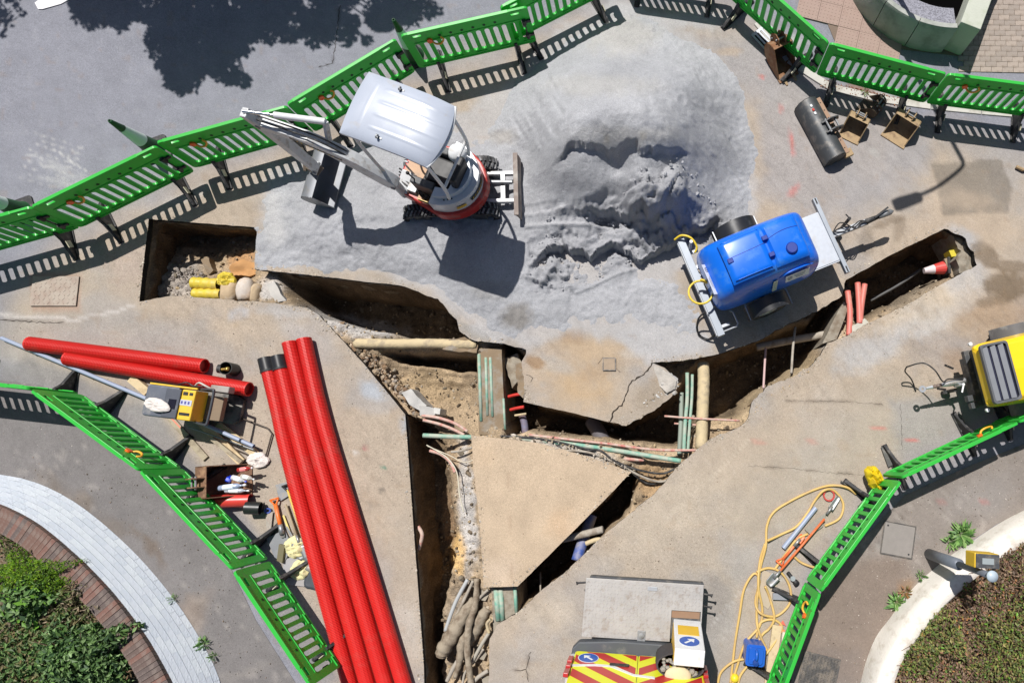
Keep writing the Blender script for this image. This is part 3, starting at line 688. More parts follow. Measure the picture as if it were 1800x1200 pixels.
    # runnels down the flanks
    fl = sstep(0, 20, sdist([(880, 210), (950, 130), (1020, 90), (1010, 230), (940, 290), (880, 260)], U, V)) + sstep(0, 20, sdist([(1170, 150), (1230, 130), (1320, 230), (1320, 350), (1230, 340), (1190, 260)], U, V))
    z += fl * ((vnoise((U - V * .6) / 7, (U * .6 + V) / 60, 209) - .5) * .04 + np.abs(n3 - .5) * .05)
    # imprint of the rubber tracks
    for (a, b) in (((925, 388), (1060, 380)), ((925, 368), (1050, 352))):
        dd = dist_poly([a, b], U, V, False); al = (U - a[0]); z += (1 - sstep(5, 9, dd)) * (-.03 + .02 * (np.sin(al / 1.75) > 0)) * (1 - rw * .5)
    dd = dist_poly([(925, 399), (1060, 392)], U, V, False); z += (1 - sstep(1, 5, dd)) * .03
    # sweep marks of the blade
    sw = sstep(0, 8, sdist([(1000, 512), (1090, 468), (1195, 425), (1230, 432), (1150, 465), (1080, 492), (1010, 520)], U, V))
    z += sw * (.018 * np.sin((V + U * .42 + (n1 - .5) * 8) / 2.1) + .02)
    z += (n1 - .5) * .07 + (n3 - .5) * .05 + (fbm(x * 20, y * 20, 211, 3) - .5) * (.022 + .03 * rw)
    cr = sstep(0, 14, sdist([(1175, 130), (1190, 262), (1330, 345), (1330, 190), (1250, 110)], U, V)); z += cr * (np.abs(fbm((U - V * .75) / 12, (U * .75 + V) / 90, 251, 3) - .5) - .12) * .055
    top = sstep(0, 15, sdist([(1000, 120), (1185, 120), (1190, 258), (995, 255)], U, V))
    z += top * (np.sin(V / 3.3 + n1 * 20) * .003)
    # footprints and scuffs on the thin part
    z += (np.abs(fbm(x * 4.2 + 8, y * 4.2, 215, 4) - .5) - .12) * .05 * (1 - rw) * sstep(.05, -.0, z - .12)
    cols = np.tile(np.array(lin((176, 177, 181))), (len(x), 1)) * (.80 + .34 * fbm(x * 1.3, y * 1.3, 220, 6)[:, None])
    U2, V2 = plan(x, y, z)
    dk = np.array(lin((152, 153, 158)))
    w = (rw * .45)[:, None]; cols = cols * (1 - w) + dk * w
    w = (sstep(0, 30, sdist([(1190, 150), (1300, 150), (1330, 240), (1330, 340), (1240, 300), (1195, 230)], U2, V2)) * .3)[:, None]; cols = cols * (1 - w) + dk * w  # shaded right flank of the heap, darkened in the colour
    blob(cols, U2, V2, [(1000, 320, 70, 24, 0, dk, .5, .7), (1050, 150, 120, 22, 0, lin((176, 174, 170)), .55, .6), (1065, 245, 6, 8, 0, lin((150, 140, 120)), .5, .6), (1130, 240, 8, 10, 0, lin((150, 140, 120)), .5, .6), (1100, 240, 100, 20, 0, lin((178, 176, 172)), .5, .6), (1100, 60, 90, 40, 0, lin((182, 178, 172)), .6, .7),
                        (905, 555, 34, 26, 0, lin((120, 112, 100)), .6, .5), (860, 510, 40, 20, 0, lin((150, 148, 146)), .5, .5), (580, 420, 70, 40, 0, lin((166, 167, 172)), .6, .7), (880, 240, 30, 20, 0, lin((170, 164, 156)), .6, .6),
                        (560, 300, 40, 20, 0, lin((190, 182, 172)), .6, .6), (480, 380, 30, 60, 0, lin((200, 198, 196)), .5, .7)], 230)
    inn = z > -.035
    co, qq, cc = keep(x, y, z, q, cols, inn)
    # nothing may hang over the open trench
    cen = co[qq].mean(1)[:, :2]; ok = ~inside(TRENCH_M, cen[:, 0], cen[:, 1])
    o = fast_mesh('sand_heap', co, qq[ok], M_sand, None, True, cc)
    tag(o, kind='stuff')
    return x, y, z
M_sand = ground_mat('crushed_sand', .24, 70, .8, .016, .95, .08, .92)
_sx, _sy, _sz = build_sand()
def sand_z(x, y):
    k = np.argmin((_sx - x) ** 2 + (_sy - y) ** 2); return max(0.0, float(_sz[k]))

# ---- open cracks: narrow strips of dark soil following the road surface
def road_z(x, y): return float((fbm(np.array([x * .5]), np.array([y * .5]), 90, 3) - .5)[0] * .02)
M_crack = mat('crack_soil', lin((54, 46, 38)), .95, var=.3, scale=30)
def crack(pts, w, seed=1):
    path = [P(u, v, 0) for u, v in pts]; fine = []
    for a, b in zip(path, path[1:]):
        n = max(2, int((b - a).length / .04)); fine += [a.lerp(b, k / n) for k in range(n)]
    fine.append(path[-1]); v, f = [], []; rn = random.Random(seed)
    for i, p in enumerate(fine):
        d = (fine[min(i + 1, len(fine) - 1)] - fine[max(i - 1, 0)]).normalized(); n = Vector((-d.y, d.x, 0)); j = rn.uniform(-1, 1) * .014; ww = w * rn.uniform(.35, 1.2)
        for s in (-1, 1): q = p + n * (j + s * ww); v.append((q.x, q.y, road_z(q.x, q.y) + .004))
    for i in range(len(fine) - 1): f.append((2 * i, 2 * i + 2, 2 * i + 3, 2 * i + 1))
    tag(link_mesh('road_crack', v, f, M_crack), kind='structure')
crack([(1147, 638), (1135, 655), (1108, 672), (1103, 690), (1092, 712), (1078, 722), (1073, 742)], .014, 1)
crack([(932, 1145), (925, 1175), (905, 1178)], .006, 2); crack([(925, 1175), (930, 1197)], .005, 3)
crack([(1315, 818), (1400, 824), (1480, 832), (1560, 836)], .0016, 4); crack([(1380, 704), (1480, 705), (1552, 710)], .0014, 5)
crack([(598, 10), (592, 60), (585, 112), (560, 118)], .005, 6); crack([(925, 658), (938, 664), (934, 672)], .006, 7); crack([(1090, 655), (1060, 628), (1052, 640)], .003, 8)
crack([(1583, 710), (1586, 790)], .003, 9); crack([(0, 562), (60, 566), (112, 567)], .006, 10)
# ================================================================ SITE SURROUNDINGS
BLACK = mat('black_rubber', (.018, .018, .02), .6, var=.3, scale=8, dirt=(.14, .13, .12), dirt_amt=.35, dscale=9)
GALV = mat('galvanised_steel', (.42, .44, .47), .45, .5, var=.12, scale=14, dirt=(.3, .29, .27), dirt_amt=.2, dscale=12)
STEEL = mat('dull_steel', (.30, .31, .32), .5, .6, var=.2, scale=12, dirt=(.12, .09, .06), dirt_amt=.3, dscale=10)
RUST = mat('rusty_steel', (.22, .10, .045), .75, .2, var=.3, scale=14, dirt=(.30, .19, .11), dirt_amt=.5, dscale=9, bump=.4, bscale=70)
TANRUST = mat('muddy_worn_steel', (.38, .27, .15), .7, .15, var=.2, scale=12, dirt=(.17, .10, .06), dirt_amt=.3, dscale=9, bump=.3, bscale=70)
DGREY = mat('dark_grey_paint', (.062, .066, .072), .55, .1, var=.2, scale=10, dirt=(.22, .2, .17), dirt_amt=.35, dscale=8)
WHITEP = mat('white_paint', (.74, .75, .76), .35, var=.05, scale=8, dirt=(.45, .42, .38), dirt_amt=.12, dscale=6)
YELP = mat('yellow_plastic', (.75, .48, .03), .45, var=.12, scale=8, dirt=(.4, .3, .12), dirt_amt=.25)

# ---- pavements either side: thin asphalt sheets with their own kerb line
def sheet(name, poly, z, base, seed, material, step=.08, extra=None):
    pts = [P(u, v, 0) for u, v in poly]; loop = [(p.x, p.y) for p in pts]
    xs = [p[0] for p in loop]; ys = [p[1] for p in loop]
    L = []
    n = len(loop)
    for i in range(n):
        a, b = loop[i], loop[(i + 1) % n]; m = max(1, int(math.hypot(b[0] - a[0], b[1] - a[1]) / step))
        L += [(a[0] + (b[0] - a[0]) * k / m, a[1] + (b[1] - a[1]) * k / m) for k in range(m)]
    gx, gy = np.meshgrid(np.arange(min(xs), max(xs), step), np.arange(min(ys), max(ys), step)); gx, gy = gx.ravel(), gy.ravel()
    ok = sdist(loop, gx, gy) > step * .4
    v = [Vector(p) for p in L] + [Vector(p) for p in zip(gx[ok].tolist(), gy[ok].tolist())]
    vs, _, fs, *_r = delaunay_2d_cdt(v, [(i, (i + 1) % len(L)) for i in range(len(L))], [], 0, 1e-5)
    co = np.array([(q[0], q[1]) for q in vs]); tri = np.array([tuple(f) for f in fs if len(f) == 3]); cen = co[tri].mean(1)
    a, b = co[tri[:, 1]] - co[tri[:, 0]], co[tri[:, 2]] - co[tri[:, 0]]
    fl = (a[:, 0] * b[:, 1] - a[:, 1] * b[:, 0]) < 0; tri[fl] = tri[fl][:, ::-1]
    tri = tri[inside(loop, cen[:, 0], cen[:, 1])]
    x, y = co[:, 0], co[:, 1]
    cols = np.tile(np.array(base), (len(x), 1)) * (.88 + .24 * fbm(x * .9, y * .9, seed, 6)[:, None]) * (1 + (vnoise(x * 50, y * 50, seed + 3)[:, None] - .5) * .12)
    sp = sstep(.8, .88, vnoise(x * 12, y * 12, seed + 5))[:, None] * .2; cols = cols * (1 - sp) + np.array(lin((200, 192, 184))) * sp
    U, V = plan(x, y, 0)
    if extra: extra(cols, U, V)
    zz = z + (fbm(x * .5, y * .5, 90, 3) - .5) * .02
    return tag(fast_mesh(name, np.column_stack([x, y, zz]), tri, material, None, True, cols), kind='structure')
M_pave = ground_mat('footway_asphalt', .28, 130, .45, .005, .92, .10)
LW_OUT = [(-60, 822), (0, 833), (60, 846), (130, 880), (200, 935), (265, 1000), (320, 1070), (360, 1135), (388, 1197), (410, 1290)]
def ex_l(cols, U, V):
    blob(cols, U, V, [(330, 1080, 30, 60, 50, lin((150, 132, 116)), .5, .8), (150, 890, 120, 16, 35, lin((120, 108, 96)), .6, .8), (260, 960, 60, 10, 48, lin((116, 100, 86)), .6, .8), (440, 1180, 60, 10, -20, lin((165, 158, 150)), .3, .8)], 301)
sheet('footway', [(-60, 668), (0, 668), (70, 676), (150, 720), (245, 800), (330, 880), (400, 985), (450, 1090), (520, 1200), (560, 1290)] + LW_OUT[::-1], .006, lin((126, 122, 121)), 310, M_pave, extra=ex_l)
RW_OUT = [(1500, 1290), (1512, 1197), (1540, 1120), (1590, 1050), (1640, 1000), (1690, 962), (1750, 922), (1800, 896), (1900, 860)]
def ex_r(cols, U, V):
    patch(cols, U, V, [(1420, 1030), (1480, 1000), (1600, 950), (1600, 1060), (1520, 1200), (1400, 1200)], lin((134, 118, 106)), .7, 16, 8)
    patch(cols, U, V, [(1535, 955), (1575, 910), (1620, 940), (1578, 988)], lin((150, 146, 142)), .6, 2, 1)
    patch(cols, U, V, [(1430, 1140), (1515, 1140), (1515, 1210), (1430, 1210)], lin((128, 118, 112)), .5, 3, 2)
    line(cols, U, V, [(1480, 980), (1540, 955), (1590, 900)], 3, lin((104, 92, 84)), .4, 2)
    line(cols, U, V, [(1440, 1165), (1512, 1167)], 2, lin((96, 86, 78)), .5, 2)
    blob(cols, U, V, [(1590, 1040, 14, 30, 30, lin((150, 116, 80)), .5, .6), (1730, 870, 80, 40, -25, lin((150, 146, 144)), .4, .8), (1655, 880, 5, 3, 0, lin((205, 90, 90)), .5, .5), (1728, 878, 8, 4, 0, lin((205, 90, 90)), .4, .5)], 330)
sheet('footway_right', [(1372, 1290), (1385, 1197), (1425, 1070), (1480, 985), (1590, 870), (1700, 820), (1800, 780), (1900, 750)] + RW_OUT[::-1], .006, lin((142, 133, 126)), 320, M_pave, extra=ex_r).name = 'footway'

# ---- curved brick wall on the left with a coping of dark bricks
def arc_samples(poly, step):
    pts = smooth_path([P(u, v, 0) for u, v in poly], 30); out = [pts[0]]; acc = 0
    for a, b in zip(pts, pts[1:]):
        L = (b - a).length
        while acc + L >= step:
            t = (step - acc) / L; a = a.lerp(b, t); out.append(a.copy()); L = (b - a).length; acc = 0
        acc += L
    return out
PBRICK = [mat('pale_painted_brick_%s' % w, c, .75, var=.1, scale=9, dirt=(.50, .53, .58), dirt_amt=d, dscale=11, bump=.9, bscale=45) for w, c, d in
          (('a', lin((196, 202, 212)), .3), ('b', lin((190, 197, 208)), .35), ('c', lin((200, 206, 214)), .25))]
MORT = mat('mortar', lin((196, 202, 210)), .95, var=.12, scale=20, bump=.5)
RBRICK = [mat('brown_brick_%s' % w, lin(c), .8, var=.2, scale=14, dirt=lin((132, 120, 112)), dirt_amt=.35, dscale=16, bump=.5, bscale=60) for w, c in
          (('a', (112, 86, 76)), ('b', (100, 84, 78)), ('c', (120, 88, 78)), ('d', (96, 84, 80)))]
def brick_wall():
    W = empty('garden_wall', P(200, 935, 0), 0, 'curved low wall of pale painted brick topped with a row of brown bricks, bottom left', 'wall')
    O = W.location.copy()
    Hc, cn, L = .078, 7, .232
    unit = MB().box((0, 0, 0), (.227, .1, .0735)).build('brick', None, None, bevel=.0)
    me_src = unit.data; bpy.data.objects.remove(unit)
    meshes = []
    for m in PBRICK: q = me_src.copy(); q.materials.clear(); q.materials.append(m); meshes.append(q)
    core = MB()
    base = arc_samples(LW_OUT, L)
    cen = Vector((P(-150, 1400, 0).x, P(-150, 1400, 0).y, 0))
    def nrm(i, pts):
        a, b = pts[max(i - 1, 0)], pts[min(i + 1, len(pts) - 1)]; d = (b - a).normalized(); n = Vector((-d.y, d.x, 0))
        if n.dot(cen - pts[i]) < 0: n = -n
        return d, n                                       # n points into the planting bed
    cnt = 0
    for c in range(cn):
        s_ = (c + .5) * Hc; z = .01 + s_ * .8
        pts = arc_samples(LW_OUT, L / 2)[c % 2::2]
        for i in range(len(pts) - 1):
            m = (pts[i] + pts[i + 1]) / 2; d = (pts[i + 1] - pts[i]).normalized(); n = Vector((-d.y, d.x, 0))
            if n.dot(cen - m) < 0: n = -n
            if cnt >= 296: continue
            u, v = plan(m.x, m.y, z)
            if u < -25 or v > 1225: continue
            o = bpy.data.objects.new('brick', random.choice(meshes)); C.objects.link(o); o.parent = W
            up = (n * .6 + Vector((0, 0, .8))).normalized(); inn = up.cross(d) if up.cross(d).dot(n) > 0 else d.cross(up)
            p = m + n * (s_ * .6) + inn * (.05 + random.uniform(-.001, .003))
            dd = d if d.cross(inn).dot(up) > 0 else -d
            o.matrix_local = Matrix.Translation((p.x - O.x, p.y - O.y, z - .05 * .6)) @ Matrix(((dd.x, inn.x, up.x, 0), (dd.y, inn.y, up.y, 0), (dd.z, inn.z, up.z, 0), (0, 0, 0, 1))) @ Matrix.Rotation(random.uniform(-.008, .008), 4, 'Z'); cnt += 1
    v, f = [], []
    pts = arc_samples(LW_OUT, .2)
    for i, p in enumerate(pts):
        d, n = nrm(i, pts)
        for a, z in ((.004, -.03), (.004 + Hc * cn * .6, Hc * cn * .8 - .002), (.62, Hc * cn * .8 - .002), (.62, -.05)):
            q = p + n * a; v.append((q.x - O.x, q.y - O.y, z))
    for i in range(len(pts) - 1):
        for k in range(3): f.append((i * 4 + k, i * 4 + k + 1, (i + 1) * 4 + k + 1, (i + 1) * 4 + k))
    link_mesh('mortar_core', v, f, MORT, W)
    # coping: bricks on edge, laid across
    pts = arc_samples(LW_OUT, .083)
    cop = MB().box((0, 0, 0), (.072, .345, .075)).build('coping_brick', None, None)
    cm = cop.data; bpy.data.objects.remove(cop); cms = []
    for m in RBRICK: q = cm.copy(); q.materials.clear(); q.materials.append(m); cms.append(q)
    zt = Hc * cn * .8 + .03; k = 0
    for i, p in enumerate(pts):
        d, n = nrm(i, pts); q = p + n * (Hc * cn * .6 + .345 / 2 - .01)
        u, v_ = plan(q.x, q.y, zt)
        if u < -30 or v_ > 1230: continue
        o = bpy.data.objects.new('coping_brick', random.choice(cms)); C.objects.link(o); o.parent = W
        o.location = (q.x - O.x, q.y - O.y, zt + random.uniform(-.004, .004)); o.rotation_euler = (0, random.uniform(-.02, .02), math.atan2(d.y, d.x) + random.uniform(-.012, .012)); k += 1
    return zt
brick_wall()

# ---- white rendered wall on the right
RENDER_W = mat('white_render', lin((226, 220, 212)), .85, var=.07, scale=7, dirt=lin((190, 180, 166)), dirt_amt=.3, dscale=5, bump=.7, bscale=35)
def render_wall():
    pts = arc_samples(RW_OUT, .08); O = P(1640, 1000, 0)
    W = empty('rendered_wall', O, 0, 'low curved white rendered wall round the hedge bed, bottom right', 'wall')
    cen = P(2000, 1500, 0); v, f = [], []
    prof = [(.0, -.02), (.01, .12), (.03, .3), (.06, .42), (.10, .47), (.2, .49), (.3, .48), (.34, .44), (.35, -.02)]
    for i, p in enumerate(pts):
        a, b = pts[max(i - 1, 0)], pts[min(i + 1, len(pts) - 1)]; d = (b - a).normalized(); n = Vector((-d.y, d.x, 0))
        if n.dot(cen - p) < 0: n = -n
        for k, (r, z) in enumerate(prof):
            w = (float(vnoise(np.array([i * .21]), np.array([k * .7]), 340)[0]) - .5) * .035; q = p + n * (r + w); v.append((q.x - O.x, q.y - O.y, z + w * .5))
    m = len(prof)
    for i in range(len(pts) - 1):
        for k in range(m - 1): f.append((i * m + k, i * m + k + 1, (i + 1) * m + k + 1, (i + 1) * m + k))
    link_mesh('wall_body', v, f, RENDER_W, W, True)
render_wall()

# ---- planter on the upper right: round front wall, straight side wall
def planter():
    CON = mat('mossy_concrete', lin((166, 168, 162)), .85, var=.12, scale=4, dirt=lin((128, 134, 126)), dirt_amt=.45, dscale=2.5, bump=.4, bscale=40)
    CONS = mat('pale_mossy_stone', lin((184, 187, 174)), .85, var=.08, scale=5, dirt=lin((160, 168, 144)), dirt_amt=.3, dscale=4, bump=.4, bscale=40)
    GRAV = mat('planter_gravel', lin((150, 150, 160)), .95, var=.3, scale=60, dirt=lin((90, 90, 96)), dirt_amt=.5, dscale=40, bump=1, bscale=60)
    c = P(1640, -55, 0); r = (P(1648, 93, 0) - c).length
    T = empty('round_planter', c, 0, 'round mossy concrete planter with a straight stone side, beyond the green barriers at top right', 'planter')
    h = .62
    n_seg = 5; a_end = math.atan2((P(1655, 93, 0) - c).y, (P(1655, 93, 0) - c).x); a_st = math.radians(-205)
    for k in range(n_seg):
        a0 = a_end + (a_st - a_end) * k / n_seg; a1 = a_end + (a_st - a_end) * (k + 1) / n_seg; g = .004
        prof = [(r, 0), (r - .015, h - .05), (r - .04, h), (r - .12, h), (r - .14, h - .03), (r - .14, 0)]
        m = MB(); m.lathe(prof, 24, None, min(a0, a1) + g, max(a0, a1) - g)
        b = len(prof); cnt = 25
        m.f.append(tuple(i * cnt for i in range(b))); m.f.append(tuple(i * cnt + 24 for i in range(b))[::-1])
        m.build('wall_segment', CON, T, auto=35)
    m = MB(); m.lathe([(r - .135, h - .05), (r - .46, h - .07), (r - .48, h - .3)], 60, None, a_st, a_end); m.build('gravel_bed', GRAV, T)
    m = MB(); m.lathe([(r - .475, h - .32), (.01, h - .34)], 40); m.build('hole_shade', mat('hole_shade', (.003, .003, .003), 1.0, bump=.5, spec=0.0), T)  # near-black disc stands in for the shade inside the planter's hole
    a, b = P(1672, 91, 0), P(1728, -60, 0)
    a2 = a - c; b2 = b - c
    m = MB(); d = (b2 - a2).normalized(); nn = Vector((d.y, -d.x, 0))
    A = a2 - d * .02 + nn * .0
    m.bar((A + Vector((0, 0, .36))), (A + d * 2.3 + Vector((0, 0, .36))), .36, .72); m.build('side_wall', CONS, T, bevel=.012)
planter()

# ---- block paving and bumpy tactile slabs behind the barriers, upper right
def paving():
    BK = [mat('block_%s' % w, lin(c), .9, var=.12, scale=12, bump=.5, dirt=lin((128, 114, 102)), dirt_amt=.35, dscale=9) for w, c in (('a', (158, 146, 136)), ('b', (150, 139, 130)), ('c', (164, 151, 140)))]
    O = P(1700, 60, 0); W = empty('block_pavement', O, 0, kind='structure'); 
    src = MB().box((0, 0, -.02), (.196, .098, .05)).build('paving_block', None, None, bevel=0); me = src.data; bpy.data.objects.remove(src)
    ms = []
    for m in BK: q = me.copy(); q.materials.clear(); q.materials.append(m); ms.append(q)
    hi = P(1830, 125, 0); lo = P(1500, -25, 0); cnt = 0
    bed = MB(); bed.plate([(P(u, v, 0).x - O.x, P(u, v, 0).y - O.y) for u, v in ((1400, -90), (1900, -90), (1900, 128), (1690, 100), (1560, 84), (1470, 80))], [], .0, .008)
    bed.build('bedding', mat('bedding_sand', lin((120, 104, 92)), .95, bump=.5), W)
    y = hi.y; row = 0
    while y < P(1700, -25, 0).y:
        x = P(1690, 60, 0).x + (row % 2) * .1
        while x < P(1830, 60, 0).x:
            if cnt < 290:
                o = bpy.data.objects.new('paving_block', random.choice(ms)); C.objects.link(o); o.parent = W
                o.location = (x - O.x, y - O.y, .012 + random.uniform(-.002, .003)); o.rotation_euler = (random.uniform(-.01, .01), random.uniform(-.01, .01), random.uniform(-.012, .012)); cnt += 1
            x += .202
        y += .103; row += 1
    SL = mat('tactile_concrete', lin((160, 138, 128)), .9, var=.1, scale=9, dirt=lin((150, 126, 116)), dirt_amt=.3, dscale=6, bump=.3)
    s = MB(); s.box((0, 0, -.02), (.396, .396, .05))
    for i in range(6):
        for j in range(6): s.lathe([(.0125, .004), (.010, .009), (.0005, .0095)], 6, Matrix.Translation((-.165 + .066 * i, -.165 + .066 * j, 0)))
    so = s.build('tactile_slab', SL, None); sm = so.data; bpy.data.objects.remove(so)
    ang = math.radians(-14); R2 = Matrix.Rotation(ang, 2)
    for i in range(-2, 6):
        for j in range(-4, 3):
            q = R2 @ Vector((i * .402, j * .402)); p = P(1450, 60, 0) + Vector((q.x, q.y, 0)); u, v = plan(p.x, p.y, 0)
            if u > 1590 or v > 108 or v < -60 or u < 1395: continue
            if v > 30 + (u - 1400) * .6: continue
            o = bpy.data.objects.new('tactile_slab', sm); C.objects.link(o); o.parent = W; o.location = (p.x - O.x, p.y - O.y, .016 + random.uniform(-.002, .002)); o.rotation_euler = (0, 0, ang)
    K = mat('kerb_stone', lin((190, 187, 180)), .85, var=.1, scale=10, bump=.4, dirt=lin((150, 142, 130)), dirt_amt=.3)
    kp = arc_samples([(1330, 40), (1370, 90), (1430, 142), (1530, 172), (1660, 190), (1830, 205)], .92)
    KW = empty('kerb', P(1430, 142, 0), 0, kind='structure'); Ko = KW.location
    for a, b in zip(kp, kp[1:]):
        d = (b - a).normalized(); MB().bar(a + d * .006 - Ko + Vector((0, 0, -.01)), b - d * .006 - Ko + Vector((0, 0, -.01)), .13, .07).build('kerb_stone', K, KW, bevel=.008)
paving()

# ---- covers and gully set in the ground
def covers():
    IR = mat('cast_iron', (.12, .115, .11), .6, .5, var=.2, scale=12, dirt=(.28, .24, .2), dirt_amt=.5, dscale=8)
    # gully grating near the top right
    o, a = at(1347, 66, 0, 1370, 48); T = empty('gully_grating', o, a, 'slotted iron drain grating half hidden under the barrier beside the rusty bucket', 'drain')
    MB().plate(rrect(-.2, -.2, .2, .2, .02), [rrect(-.17 + .068 * k, -.15, -.135 + .068 * k, .15, .01) for k in range(5)], .004, .02).build('grating', GALV, T)
    MB().box((0, 0, .004), (.38, .38, .004)).build('sump', mat('sump_dark', (.01, .01, .01), .9), T)
    # studded iron cover on the lower right
    o, a = at(1440, 1178, 0, 1480, 1188); T = empty('studded_cover', o, a, 'dark studded iron cover in the footway below the barrier, bottom right', 'manhole cover')
    m = MB(); m.box((0, 0, .01), (.6, .5, .02)); m.build('cover_plate', IR, T, bevel=.004)
    m = MB()
    for i in range(11):
        for j in range(9): m.box((-.26 + .052 * i, -.21 + .052 * j, .026), (.032, .032, .014), taper=.75)
    m.build('studs', IR, T)
    o, a = at(1578, 948, 0, 1615, 955); T = empty('inspection_cover', o, a, 'flush grey square concrete-filled cover in the right footway near the white wall', 'manhole cover')
    MB().plate(rrect(-.27, -.27, .27, .27, .01), [rrect(-.255, -.255, .255, .255, .008)], .006, .014).build('rim', IR, T)
    MB().box((0, 0, .008), (.5, .5, .01)).build('infill', mat('cover_infill', lin((140, 134, 129)), .9, var=.15, scale=9, bump=.5), T)
    m = MB()
    for sx, sy in ((-.2, .2), (.2, -.2)): m.disc((sx, sy), .016, .010, .0145, 10)
    m.build('keyholes', BLACK, T)
    o, a = at(98, 512, 0, 142, 512); T = empty('worn_cover', o, a, 'worn reddish chequered cover flush with the road at the left edge below the barrier shadow', 'manhole cover')
    m = MB(); m.box((0, 0, .006), (.74, .5, .012))
    for i in range(9):
        for j in range(7): m.box((-.31 + .078 * i, -.2 + .066 * j, .0135), (.05, .014, .005), rz=math.radians(45 if (i + j) % 2 else -45))
    m.build('cover_plate', mat('worn_cover_iron', lin((160, 142, 130)), .9, .05, var=.25, scale=12, dirt=lin((172, 160, 148)), dirt_amt=.7, dscale=5), T)
    o, a = at(1071, 640, 0, 1095, 640); T = empty('small_cover', o, a, 'tiny square worn cover in the sandy tongue of road beside the trench', 'valve cover')
    MB().plate(rrect(-.11, -.11, .11, .11, .01), [rrect(-.095, -.095, .095, .095, .006)], .004, .012).build('rim', IR, T)
    m = MB(); m.box((0, 0, .005), (.185, .185, .008)); m.build('lid', mat('worn_lid', lin((158, 140, 120)), .9, var=.2, scale=20, bump=.5), T)
_n0 = set(o.name for o in C.objects); covers()
for o in C.objects:
    if o.name not in _n0 and o.parent is None: o.location.z += .014

# ================================================================ GREEN BARRIERS
GREEN = mat('green_plastic', (.045, .56, .065), .36, var=.08, scale=3, dirt=(.10, .36, .11), dirt_amt=.22, dscale=5, trans=.22)
ORANGE_L = mat('orange_lens', (.85, .13, .02), .3)
YEL_H = mat('amber_hook', (.80, .40, .04), .4)
TAGM = mat('pale_tag', (.62, .58, .42), .6)
PL, PZ0, PZ1 = 2.0, .25, 1.08
def barrier_src():
    T = empty('safety_barrier', (0, 0, 0), 0)
    X = Matrix(((1, 0, 0, 0), (0, 0, -1, 0), (0, 1, 0, 0), (0, 0, 0, 1)))
    n = 13; pitch = 1.84 / n; slots = [rrect(-.92 + pitch * k + .031, PZ0 + .12, -.92 + pitch * (k + 1) - .031, PZ0 + .57, .038, 4) for k in range(n)]
    win = [rrect(-.86, PZ1 - .11, -.72, PZ1 - .055, .012, 2)] + [rrect(.72, PZ1 - .11, .86, PZ1 - .055, .012, 2)]
    m = MB(); m.plate(rrect(-PL / 2 - .012, PZ0, PL / 2 + .012, PZ1, .055, 5), slots + win, -.019, .019, X)
    m.build('panel', GREEN, T, auto=30)
    m = MB(); m.bar((-PL / 2 + .09, 0, PZ1 - .012), (PL / 2 - .3, 0, PZ1 - .012), .056, .026); m.bar((PL / 2 - .28, 0, PZ1 - .018), (PL / 2 - .09, 0, PZ1 - .018), .052, .02)
    m.bar((-PL / 2 + .06, 0, PZ0 + .02), (PL / 2 - .06, 0, PZ0 + .02), .06, .034)
    for k in range(5): m.bar((-.80 + .4 * k, .026, PZ0 + .08), (-.62 + .4 * k, .026, PZ0 + .08), .02, .018); m.bar((-.80 + .4 * k, -.026, PZ0 + .08), (-.62 + .4 * k, -.026, PZ0 + .08), .02, .018)
    m.bar((-.88, .024, PZ0 + .605), (.88, .024, PZ0 + .605), .012, .012); m.bar((-.88, -.024, PZ0 + .605), (.88, -.024, PZ0 + .605), .012, .012)
    m.build('rail', GREEN, T, bevel=.006)
    m = MB()
    for k in range(6):
        x = -.45 + .18 * k
        for s in (-1, 1): m.lathe([(.0004, .0192), (.022, .0192), (.024, .022), (.0004, .0205)], 10, Matrix.Translation((x, 0, PZ1 - .16)) @ Matrix.Rotation(s * PI / 2, 4, 'X'))
    m.build('dimples', mat('dark_green_recess', (.004, .05, .012), .7), T)['kind'] = 'stuff'
    for x in (-.68, .66):
        m = MB(); Y = Matrix(((0, 0, 1, x), (1, 0, 0, 0), (0, 1, 0, 0), (0, 0, 0, 1)))
        m.plate([(-.40, .0), (.40, .0), (.40, .05), (.12, .22), (.04, .33), (-.04, .33), (-.12, .22), (-.40, .05)], [], -.026, .026, Y)
        m.plate([(-.4, 0), (.4, 0), (.4, .025), (-.4, .025)], [], -.05, .05, Y)
        f = m.build('foot', BLACK, T, bevel=.006)
        q = MB(); q.bar((x + .045, -.12, .16), (x + .045, -.22, .11), .012, .10); q.build('label_tag', TAGM, f)
    m = MB()
    for z in (PZ0 + .22, PZ0 + .55):
        m.lathe([(.0004, -.05), (.034, -.05), (.034, .05), (.0004, .05)], 12, Matrix.Translation((PL / 2 - .1, -.045, z)))
        m.box((PL / 2 - .05, -.035, z), (.12, .03, .05))
    m.bar((PL / 2 - .1, -.045, PZ0 + .22), (PL / 2 - .1, -.045, PZ0 + .55), .02, .02)
    m.build('hinge', BLACK, T, bevel=.004)
    return T
bar_src = barrier_src()
def hook(T, side=-1, x=-.58):
    m = MB(); m.lathe([(.0004, 0), (.045, 0), (.045, .03), (.0004, .034)], 14, Matrix.Translation((x - .03, side * .02, PZ1 - .22)) @ Matrix.Rotation(-side * PI / 2, 4, 'X')); h = m.build('reflector', ORANGE_L, T, auto=40)
    m = MB(); m.tube(smooth_path([(x, side * .03, PZ1 - .25), (x + .05, side * .075, PZ1 - .27), (x + .13, side * .09, PZ1 - .26), (x + .19, side * .085, PZ1 - .19), (x + .16, side * .06, PZ1 - .15)], 5), .016, 8); m.build('hook', YEL_H, h, smooth=True)
